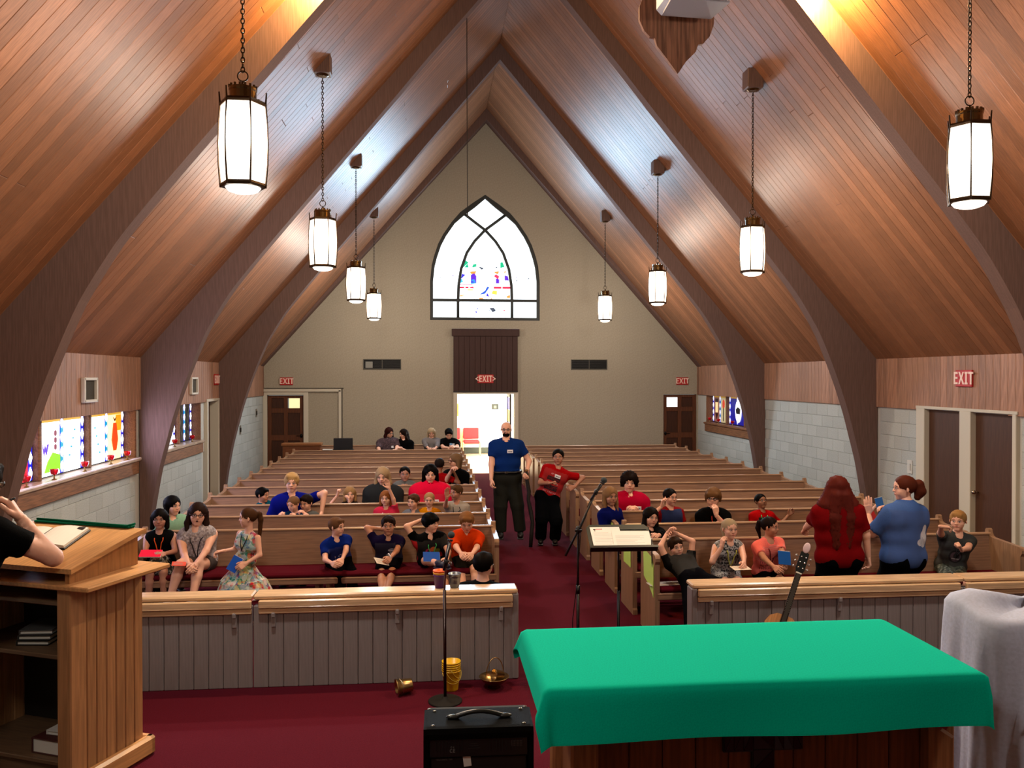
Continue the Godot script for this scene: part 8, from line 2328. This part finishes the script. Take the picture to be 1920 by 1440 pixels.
func build_people() -> void:
	build_kit()
	var pat := {
		"flower": strewn(Color(0.62, 0.72, 0.72), [Color(0.02, 0.36, 0.24), Color(0.05, 0.45, 0.36), Color(0.66, 0.03, 0.10), Color(0.70, 0.05, 0.14), Color(0.85, 0.85, 0.82), Color(0.80, 0.74, 0.45), Color(0.10, 0.35, 0.55)], 150, 7, 17, 4, 2.6),
		"tank": strewn(Color(0.60, 0.58, 0.60), [Color(0.42, 0.39, 0.42), Color(0.50, 0.45, 0.42), Color(0.72, 0.70, 0.71)], 260, 3, 9, 5, 3.6),
		"dots": strewn(Color(0.025, 0.025, 0.03), [Color(0.75, 0.75, 0.75)], 44, 5, 9, 6, 4.0),
		"ink": strewn(Color(0.66, 0.66, 0.66), [Color(0.05, 0.05, 0.06), Color(0.10, 0.11, 0.14)], 170, 3, 11, 7, 4.6),
		"check": strewn(Color(0.22, 0.15, 0.18), [Color(0.10, 0.07, 0.10), Color(0.33, 0.24, 0.27)], 120, 4, 12, 8, 4.0),
		"camo": strewn(Color(0.28, 0.31, 0.28), [Color(0.08, 0.13, 0.11), Color(0.50, 0.53, 0.50), Color(0.15, 0.20, 0.17)], 90, 6, 16, 9, 4.0),
	}
	var plans := []
	for d in folk(pat): plans.append(plan(d))
	run_jobs()
	for p in plans: finish(p)
	# things they hold, and things left beside them
	card("folder", Vector3(-2.776, 0.745, -8.55), Vector3(0.20, 0.004, 0.13), Vector3(0.35, 0.1, -0.05), Color(0.92, 0.09, 0.25), "bright pink folder held by the girl in the black dress", true)
	card("card", Vector3(-2.478, 0.655, -8.46), Vector3(0.13, 0.003, 0.09), Vector3(0.25, 0.2, -0.1), Color(0.85, 0.30, 0.20), "orange card under the hands of the girl in the grey tank top", false)
	card("folder", Vector3(-1.912, 0.672, -8.32), Vector3(0.10, 0.15, 0.004), Vector3(-0.35, -0.1, -0.45), Color(0.03, 0.32, 0.75), "blue glossy folder on the lap of the girl in the flowered dress", true)
	card("paper_sheet", Vector3(-0.502, 0.640, -8.44), Vector3(0.16, 0.003, 0.09), Vector3(0.55, 0.5, -0.35), Color(0.85, 0.80, 0.74), "folded white paper on the knee of the boy in dark purple", false)
	card("folder", Vector3(-0.001, 0.665, -8.50), Vector3(0.17, 0.004, 0.12), Vector3(0.7, 0.05, -0.06), Color(0.02, 0.30, 0.66), "blue folder on the lap of the boy in black and red", true)
	card("paper_sheet", Vector3(2.868, 0.715, -7.50), Vector3(0.17, 0.003, 0.11), Vector3(0.12, 0.1, 0.0), Color(0.84, 0.78, 0.70), "white paper on the lap of the pale blond girl", false)
	card("folder", Vector3(3.300, 0.795, -7.52), Vector3(0.125, 0.125, 0.004), Vector3(-0.35, 0.1, -0.12), Color(0.02, 0.32, 0.62), "blue folder held by the girl in the coral striped shirt", true)
	card("folder", Vector3(4.455, 1.215, -7.90), Vector3(0.10, 0.15, 0.004), Vector3(-0.2, 0.3, 0.12), Color(0.02, 0.36, 0.66), "blue folder held up by the woman in the light blue shirt", true)
	card("folder", Vector3(4.285, 1.13, -7.76), Vector3(0.13, 0.22, 0.004), Vector3(-0.2, 0.4, 0.5), Color(0.75, 0.06, 0.06), "red folder held between the two standing women", true)
	card("paper_sheet", Vector3(2.24, 0.505, -7.82), Vector3(0.34, 0.004, 0.14), Vector3(0.0, 0.08, 0.0), Color(0.80, 0.77, 0.76), "white paper lying on the cushion at the aisle end of the front right pew", false)
	var ph := thing("telephone", "telephone in the hands of the dark haired teenager on the last left pew", "telephone", Vector3(0.452, 0.90, -19.40))
	obj("case", bx(Vector3.ZERO, Vector3(0.07, 0.012, 0.14), 0.004), mat(Color(0.05, 0.05, 0.055), 0.3), ph)
	obj("screen", bx(Vector3(0, 0.007, 0), Vector3(0.06, 0.002, 0.12)), mat(Color(0.2, 0.25, 0.3), 0.2), ph)
	ph.rotation.x = 0.6
	var st := thing("walking_stick", "dark crooked walking stick held by the man in the blue polo shirt", "stick", Vector3(1.43, 0, -12.13))
	obj("shaft", MB.new(true).tube([Vector3(-0.035, 1.10, -0.06), Vector3(-0.03, 0.98, -0.05), Vector3(0.0, 0.80, -0.03), Vector3(-0.012, 0.68, -0.02), Vector3(0.022, 0.52, 0.0), Vector3(0.045, 0.36, 0.02), Vector3(0.03, 0.2, 0.03), Vector3(0.015, 0.0, 0.04)], [0.022, 0.026, 0.030, 0.027, 0.032, 0.028, 0.030, 0.027], 9), wood(Color(0.085, 0.07, 0.06), 0.6, 1, 1, 0.2), st)
	obj("knob", MB.new(true).ball(Vector3(-0.036, 1.115, -0.06), Vector3(0.028, 0.022, 0.028), 6), wood(Color(0.55, 0.38, 0.2), 0.4, 1, 1, 0.1), st)
	var pn := thing("pen", "dark pen between the fingers of the reader at the lectern", "pen", Vector3(-1.955, 1.925, -4.05))
	obj("barrel", MB.new(true).tube([Vector3(-0.02, -0.015, 0.0), Vector3(0.035, 0.012, 0.0)], 0.005, 8), mat(Color(0.03, 0.03, 0.035), 0.3), pn)
	obj("clip", MB.new(true).tube([Vector3(0.0, 0.002, 0.005), Vector3(0.03, 0.017, 0.005)], 0.002, 5), mat(Color(0.75, 0.75, 0.75), 0.2, 1.0), pn)
	var wr := thing("wristbands", "black and white wristbands on the boy in dark purple", "wristband", Vector3(-0.44, 0.655, -8.52))
	obj("band", MB.new(true).tube(circle(Vector3.ZERO, 0.033, 14, 0), 0.009, 6, false, true), mat(Color(0.02, 0.02, 0.03), 0.6), wr)
	obj("band", MB.new(true).tube(circle(Vector3(0.02, 0.008, 0), 0.033, 14, 0), 0.006, 6, false, true), mat(Color(0.82, 0.82, 0.84), 0.6), wr)
	wr.rotation = Vector3(0.3, 0.5, 0.4)

func card(called: String, at: Vector3, size: Vector3, turn: Vector3, c: Color, label: String, cover: bool) -> void:
	var t := thing(called, label, "folder" if cover else "paper", at)
	t.rotation = turn
	obj("cover" if cover else "paper", bx(Vector3.ZERO, size, 0.0008), mat(c, 0.3 if cover else 0.8), t)
	var flatwise := size.y < size.z
	if cover:
		var off := Vector3(0.004, -size.y * 0.8, 0.004) if flatwise else Vector3(0.003, 0.006, -size.z)
		obj("pages", bx(off, size * 0.97), mat(Color(0.85, 0.85, 0.84), 0.8), t)
	else:
		for i in 4:
			var l := size.x * (0.7 - 0.1 * (i % 2))
			obj("printed_line", bx(Vector3(-size.x * 0.05, size.y * 0.6, size.z * (0.25 - i * 0.16)), Vector3(l, 0.0006, 0.004)), mat(Color(0.6, 0.58, 0.56), 0.8), t)
